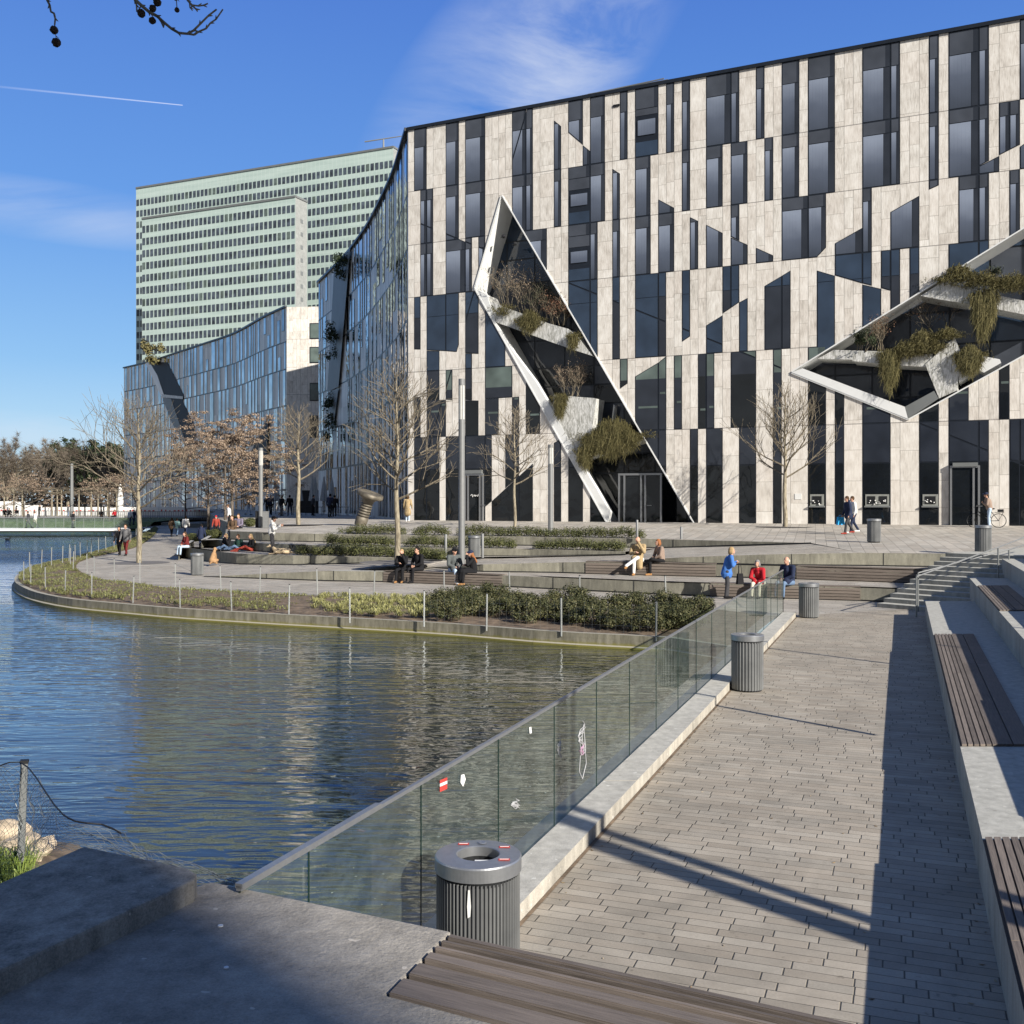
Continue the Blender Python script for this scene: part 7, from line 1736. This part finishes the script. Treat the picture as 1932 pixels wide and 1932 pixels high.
person(PP(769, 984.5), 10, 'stand', 'tan', 'lightjean', 'hairbrown', 'woman in a long tan coat seen from behind at the building corner', 1.70, fem=True, hairlen=1, coat=2.2, shoe='white')
person(W(238, 1048, ZW0), 185, 'walk', 'grey', 'maroon', 'hairbrown', 'man in a grey jacket and dark red trousers walking by the water', 1.80, coat=.3)
person(W(225.5, 1047.5, ZW0), 178, 'walk', 'black', 'black', 'hairblack', 'woman in a dark coat and black headscarf beside the man in red trousers', 1.66, fem=True, hairlen=1, coat=.4)
person(W(323.5, 1013, ZW0), 5, 'walk', 'brown', 'black', 'hairbrown', 'woman in a dark brown coat walking away on the path', 1.68, fem=True, coat=.6, hairlen=1)
person(W(333.5, 1012, ZW0), 0, 'walk', 'mint', 'jean', 'hairbrown', 'child in a mint jacket and jeans walking away in the middle of the trio', 1.60, coat=.2)
person(W(350, 1012, ZW0), 0, 'walk', 'white', 'navy', 'hairbrown', 'man in a white jacket walking away beside the child in mint', 1.80, coat=.3)
person(W(379, 1037, -1.5), 10, 'stand', 'navy', 'navy', 'hairblack', 'child in a navy hooded coat seen from behind by the curved wall', 1.45, coat=.8, hood=1)
person(W(350, 1033, -1.20) + V((0, .25, -.45)), 225, 'sit', 'maroon', 'lightjean', 'hairbrown', 'woman in a maroon top seated at the left end of the curved wall', 1.66, fem=True, hairlen=2, seat=.44)
person(W(427, 1038, -1.2), 200, 'ground', 'black', 'jean', 'blond', 'woman with tied blond hair sitting on the curved wall drinking', 1.66, fem=True, hairlen=1, arms='face')
person(W(450, 1038.5, -1.2), 215, 'ground', 'green', 'jean', 'hairbrown', 'person in a dark green jacket bent forward on the curved wall', 1.62, lean=.1)
person(W(474, 1040, -1.2), 235, 'ground', 'black', 'rust', 'blond', 'woman in black with long blond hair sitting at the right of the group', 1.70, fem=True, hairlen=2, shoe='rust')
person(W(452, 1013, -.79), 195, 'sit', 'mauve', 'black', 'hairbrown', 'man in a mauve jacket seated on the top curved wall', 1.76, seat=.42)
person(W(441, 1015, -.79), 205, 'sit', 'brown', 'grey', 'hairbrown', 'person in a brown coat with outstretched legs on the middle curved wall', 1.76, seat=.35, coat=.4, shoe='cream')
person(PP(432.5, 995), 260, 'stand', 'white', 'black', 'hairbrown', 'person in a white jacket and hat standing behind the seated brown coat', 1.35, cap='brown')
person(W(408, 1013, -1.0), 180, 'stand', 'rust', 'black', 'blond', 'child with a bright red hat sitting by the hedge', 1.35, cap='red')
# cafe side, in the shade
for i, (px, py, hd, t, b_, lab) in enumerate(((468, 972, 80, 'black', 'lightjean', 'person in black top and pale jeans walking in the shade by the black fin'), (504, 971, 200, 'black', 'black', 'dark-clothed person standing in the shade left of the cafe'), (511, 972, 180, 'navy', 'black', 'dark-clothed person with long hair by the cafe counter'),
      (531, 973.5, 30, 'black', 'grey', 'person in black seen from behind left of the tree trunk'), (547, 973, 330, 'black', 'navy', 'broad person in black seen from behind near the tree trunk'), (622, 976, 20, 'navy', 'black', 'person in navy in the deep shade at the curved wing'), (631, 976, 350, 'black', 'black', 'person in black in the deep shade at the curved wing'), (590, 973, 90, 'darkgrey', 'black', 'dark figure seated area under the folded parasols'))):
    person(PP(px, py), hd, 'walk' if i % 2 == 0 else 'stand', t, b_, 'hairblack', lab, 1.72 + .05 * (i % 3), fem=i in (1, 2))
for (px, Y, z, hd, pose, t, b_, lab) in ((54, 103.6, -1.5, 260, 'walk', 'darkgrey', 'grey', 'person in dark grey walking on the footbridge'), (67, 103.4, -1.5, 260, 'walk', 'white', 'cream', 'person all in white walking on the footbridge'), (137, 103.8, -1.5, 90, 'stand', 'black', 'grey', 'couple-like dark figure standing on the footbridge'), (217, 126, -1.1, 200, 'sit', 'red', 'black', 'person in a red jacket seated beyond the footbridge'),
      (191, 127, -1.1, 150, 'sit', 'black', 'black', 'person in black seated beyond the footbridge'), (8, 136, -1.0, 120, 'sit', 'black', 'black', 'leftmost dark figure seated on the far bank'), (17, 136, -1.0, 120, 'sit', 'black', 'black', 'second dark figure seated on the far bank'), (33, 135, -1.0, 200, 'sit', 'darkgrey', 'white', 'figure with white shoes lying back on the far bank'), (74, 140, -.95, 90, 'stand', 'black', 'black', 'dark figure standing at the far barrier'), (128, 141, -.95, 90, 'stand', 'grey', 'jean', 'figure with a white cap standing at the far barrier'), (245, 110, -1.4, 10, 'walk', 'white', 'navy', 'person in white at the right end of the footbridge'), (252, 112, -1.4, 10, 'walk', 'navy', 'navy', 'person in navy at the right end of the footbridge')):
    q = U(px, 0, Y); person(V((q.x, Y, z)), hd, pose, t, b_, 'hairbrown', lab, 1.72)
# rider
def bike(loc, rz):
    e = empty('bicycle', loc, rz, 'black city bicycle with rear rack standing before the shop door', 'bicycle'); r = .34
    for x in (-.55, .55):
        m_ = MB(); n = 28; pts = [V((x + r * math.cos(6.2832 * i / n), 0, r + r * math.sin(6.2832 * i / n))) for i in range(n + 1)]; m_.path(pts, .018, 5); w = m_.build('wheel', M['black'], e)
        m_ = MB()
        for i in range(14): m_.tube((x, 0, r), pts[i * 2], .002, .002, 3, False)
        m_.build('spoke', M['steel'], w)
    m_ = MB()
    for a, b_ in (((-.55, 0, r), (-.15, 0, .32)), ((-.55, 0, r), (-.22, 0, .78)), ((-.15, 0, .32), (-.24, 0, .88)), ((-.15, 0, .32), (.38, 0, .82)), ((-.22, 0, .5), (.36, 0, .74)), ((.38, 0, .95), (.40, 0, .72)), ((.40, 0, .72), (.55, 0, r))): m_.tube(a, b_, .018, .018, 6)
    m_.build('frame', M['black'], e); m_ = MB(); m_.ball((-.25, 0, .93), .12, 8, 6, (1.2, .7, .35)); m_.build('saddle', M['black'], e)
    m_ = MB(); m_.path([V((.25, -.3, 1.08)), V((.34, -.2, 1.1)), V((.38, 0, 1.05)), V((.34, .2, 1.1)), V((.25, .3, 1.08))], .014, 6); m_.tube((.38, 0, .95), (.38, 0, 1.05), .016, .016, 6); m_.build('handlebar', M['black'], e)
    m_ = MB(); m_.box(-.80, -.38, -.08, .08, .74, .76); m_.tube((-.75, 0, .74), (-.55, 0, r), .01, .01, 4); m_.build('rack', M['black'], e)
    m_ = MB(); m_.box(-.78, -.50, -.11, .11, .77, .90); m_.build('basket', M['black'], e)
bp = PP(1861, 995); bike(bp, R(180 - 25)); person(bp + V((.02, -.28, 0)), 285, 'stand', 'taupe', 'lightjean', 'hairbrown', 'cyclist in a brown jacket, pale jeans and navy cap standing with a bicycle', 1.74, cap='navy', arms='fold', lean=.12)
# dogs
def fur(name, a, b_):
    m, g, bb = material(name); n = g.noise(g.mapping(g.coord('Object'), (14, 6, 6)), 4, 5, .7); g.L(g.ramp(n, [(.3, a), (.7, b_)]), bb.inputs['Base Color']); bb.inputs['Roughness'].default_value = .9; g.L(g.bump(n, .6, .02), bb.inputs['Normal']); return m
gold = fur('golden fur', (.26, .14, .06), (.46, .29, .15)); cream = fur('cream fur', (.40, .30, .18), (.62, .50, .34))
def dog_sit(loc, rz):
    c_ = [('t', V((0, -.05, .16)), V((0, .06, .42)), .135, .10), ('t', V((0, .06, .42)), V((0, .10, .56)), .08, .06), ('b', V((0, .13, .63)), .075, (.9, 1.1, .95)), ('t', V((0, .17, .62)), V((0, .26, .59)), .04, .028), ('b', V((-.07, .11, .61)), .04, (.4, .8, 1.4)), ('b', V((.07, .11, .61)), .04, (.4, .8, 1.4)),
          ('t', V((-.06, .10, .38)), V((-.06, .15, .04)), .04, .028), ('t', V((.06, .10, .38)), V((.06, .15, .04)), .04, .028), ('t', V((-.06, .15, .03)), V((-.06, .20, .03)), .03, .026), ('t', V((.06, .15, .03)), V((.06, .20, .03)), .03, .026),
          ('t', V((-.10, -.04, .12)), V((-.13, .12, .16)), .085, .06), ('t', V((.10, -.04, .12)), V((.13, .12, .16)), .085, .06), ('t', V((-.13, .12, .16)), V((-.13, .02, .04)), .04, .03), ('t', V((.13, .12, .16)), V((.13, .02, .04)), .04, .03), ('t', V((-.13, .02, .03)), V((-.13, .14, .03)), .03, .026), ('t', V((.13, .02, .03)), V((.13, .14, .03)), .03, .026), ('t', V((0, -.16, .06)), V((.12, -.38, .03)), .04, .028)]
    o = fuse('dog', c_, gold, None, .014); o.location = loc; o.rotation_euler = (0, 0, rz); o.scale = (1.12,) * 3; tag(o, 'golden retriever sitting on the path seen from behind', 'dog')
dog_sit(W(402, 1064, -1.70), R(-20))
def dog_lie(loc, rz):
    c_ = [('t', V((-.38, 0, .15)), V((.18, 0, .17)), .135, .14), ('t', V((.18, 0, .19)), V((.38, 0, .36)), .10, .075), ('b', V((.43, 0, .40)), .08, (1.1, .9, .9)), ('t', V((.47, 0, .38)), V((.58, 0, .35)), .042, .03), ('b', V((.40, -.075, .38)), .04, (.7, .4, 1.4)), ('b', V((.40, .075, .38)), .04, (.7, .4, 1.4)),
          ('t', V((.16, -.12, .12)), V((.30, -.13, .05)), .055, .035), ('t', V((.30, -.13, .045)), V((.52, -.12, .035)), .035, .03), ('t', V((.16, .12, .12)), V((.30, .13, .05)), .055, .035), ('t', V((.30, .13, .045)), V((.5, .13, .035)), .035, .03), ('t', V((-.34, -.11, .12)), V((-.16, -.2, .10)), .09, .05), ('t', V((-.16, -.2, .08)), V((-.34, -.22, .04)), .04, .03), ('t', V((-.34, -.22, .035)), V((-.2, -.26, .03)), .03, .026), ('t', V((-.34, .11, .12)), V((-.18, .18, .10)), .09, .05), ('t', V((-.5, 0, .10)), V((-.82, .06, .04)), .045, .035)]
    o = fuse('dog', c_, cream, None, .014); o.location = loc; o.rotation_euler = (0, 0, rz); tag(o, 'cream golden retriever lying on the curved wall beside the man with the phone', 'dog')
dog_lie(W(528, 1046, -1.2), R(190))
# small camping stool / bag beside
m_ = MB(); m_.box(-.35, .35, -.2, .2, .38, .42)
for a in (-.3, .3): m_.beam((a, -.18, 0), (-a * .3 + a, .18, .38), .03, .03); m_.beam((a, .18, 0), (a, -.18, .38), .03, .03)
o = m_.build('folding_stool', M['black']); o.location = W(560, 1044, -1.19); tag(o, 'black folding stool behind the lying dog', 'stool')
m_ = MB(); m_.ball((0, 0, .0), .03, 8, 6, (1, 1.5, .8)); m_.ball((.0, .04, .03), .018, 6, 5); q = U(14, 0, 92); m2 = MB(); m2.ball((0, 0, .08), .16, 10, 6, (1.6, .8, .6)); m2.ball((.24, 0, .2), .07, 8, 6); m2.tube((.2, 0, .08), (.24, 0, .2), .05, .04, 6); o = m2.build('duck', M['black']); o.location = (q.x, q.y, ZWATER); tag(o, 'dark duck swimming before the footbridge', 'duck')
# ================================================================== light, sky, camera
city(2, -64, 40, -42, 37, 'grey office block behind the photographer', 1)
city(-70, -80, -8, -60, 20, 'lower grey block behind the photographer on the left', 2)
city(50, -52, 110, -34, 15, 'low grey block behind the photographer on the right', 3)
az = math.atan2(SUNAZ[0], SUNAZ[1])
ld = bpy.data.lights.new('sun', 'SUN'); ld.energy = 8.0; ld.angle = R(.53); ld.color = (1.0, .94, .85); lo = bpy.data.objects.new('sun', ld); C.objects.link(lo)
to = Vector((SUNAZ[0] * math.cos(R(SUNEL)), SUNAZ[1] * math.cos(R(SUNEL)), math.sin(R(SUNEL)))).normalized(); lo.rotation_euler = to.to_track_quat('Z', 'Y').to_euler(); lo.location = (30, -30, 60)
w = bpy.data.worlds.new('World'); bpy.context.scene.world = w; w.use_nodes = True; g = G(w.node_tree); bg = w.node_tree.nodes['Background']
sky = g.n('ShaderNodeTexSky', sky_type='NISHITA'); sky.sun_disc = False; sky.sun_elevation = R(SUNEL); sky.sun_rotation = az; sky.air_density = 1.0; sky.dust_density = .4; sky.ozone_density = 2.5
hs = g.n('ShaderNodeHueSaturation'); hs.inputs['Saturation'].default_value = 1.0; hs.inputs['Value'].default_value = 1.0; g.L(sky.outputs[0], hs.inputs['Color'])
v = g.coord('Generated'); x, y, z = g.sep(v)[:3]; yy = g.m('MAXIMUM', y, 0.02)
px = g.m('DIVIDE', x, yy); py = g.m('DIVIDE', z, yy)    # direction measures: tan of bearing / tan of elevation ahead
def blob(cx, cy, rx, ry, rot=0.0):
    dx = g.m('SUBTRACT', px, cx); dy = g.m('SUBTRACT', py, cy); c_, s_ = math.cos(rot), math.sin(rot)
    a = g.m('ADD', g.m('MULTIPLY', dx, c_ / rx), g.m('MULTIPLY', dy, s_ / rx)); b_ = g.m('ADD', g.m('MULTIPLY', dx, -s_ / ry), g.m('MULTIPLY', dy, c_ / ry))
    return g.m('SUBTRACT', 1.0, g.m('ADD', g.m('MULTIPLY', a, a), g.m('MULTIPLY', b_, b_)), clamp=True)
pv = g.comb(px, py, 0.0)
n1 = g.noise(g.mapping(pv, (2.2, 7.0, 1), (0, 0, R(38))), 2.0, 7, .62, .5); n2 = g.noise(g.mapping(pv, (1.2, 6, 1), (0, 0, R(-6))), 2.5, 6, .6, .3)
c1 = g.m('MULTIPLY', blob(.015, .43, .24, .10, R(48)), g.rng(n1, .30, .72)); c1b = g.m('MULTIPLY', blob(.07, .46, .15, .07, R(60)), g.rng(n1, .35, .7))
c2 = g.m('MULTIPLY', blob(-.46, .285, .20, .032, R(-9)), g.rng(n2, .3, .65)); c3 = g.m('MULTIPLY', blob(-.48, .07, .14, .02, R(-3)), g.rng(n2, .3, .65))
cl = g.m('ADD', g.m('MULTIPLY', c1, .55), g.m('ADD', g.m('MULTIPLY', c1b, .38), g.m('ADD', g.m('MULTIPLY', c2, .40), g.m('MULTIPLY', c3, .45))), clamp=True)
el = g.m('DIVIDE', z, g.m('SQRT', g.m('ADD', g.m('ADD', g.m('MULTIPLY', x, x), g.m('MULTIPLY', y, y)), 1e-5)))
grad = g.ramp(g.m('MULTIPLY', el, 1.25, clamp=True), [(0.0, (.56, .76, .95)), (0.075, (.42, .68, .95)), (0.16, (.25, .53, .93)), (0.34, (.120, .345, .88)), (0.60, (.080, .235, .78)), (1.0, (.05, .14, .42))])
gs = g.n('ShaderNodeVectorMath', operation='SCALE'); g.L(grad, gs.inputs[0]); gs.inputs['Scale'].default_value = 1 / .10
base = g.mix(.75, hs.outputs[0], gs.outputs[0])
base = g.mix(g.rng(y, .10, -.35), base, g.ramp(el, [(0.0, (.33, .35, .37)), (.5, (.17, .21, .28)), (1.0, (.07, .11, .22))]) if False else g.mix(1.0, g.ramp(el, [(0.0, (.36, .37, .38)), (.5, (.20, .24, .31)), (1.0, (.07, .12, .26))]), (10, 10, 10, 1), 'MULTIPLY'))  # unseen sky behind the camera, greyed to steer the fill in the shadows
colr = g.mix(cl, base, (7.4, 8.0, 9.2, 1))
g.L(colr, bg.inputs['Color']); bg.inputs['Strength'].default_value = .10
sc = bpy.context.scene; cd = bpy.data.cameras.new('camera'); cam = bpy.data.objects.new('camera', cd); C.objects.link(cam); cam.location = (0, 0, EYE); cam.rotation_euler = (R(90), 0, 0)
cd.sensor_width = 36; cd.lens = 36.0; cd.shift_y = (945 - 966) / 1932.0 * 1.0; cd.clip_start = .05; cd.clip_end = 8000; sc.camera = cam
sc.view_settings.view_transform = 'Standard'; sc.view_settings.look = 'None'; sc.view_settings.exposure = 0; sc.view_settings.gamma = 1
sc.render.resolution_x = 1024; sc.render.resolution_y = 1024
try: sc.cycles.transparent_max_bounces = 24
except Exception: pass
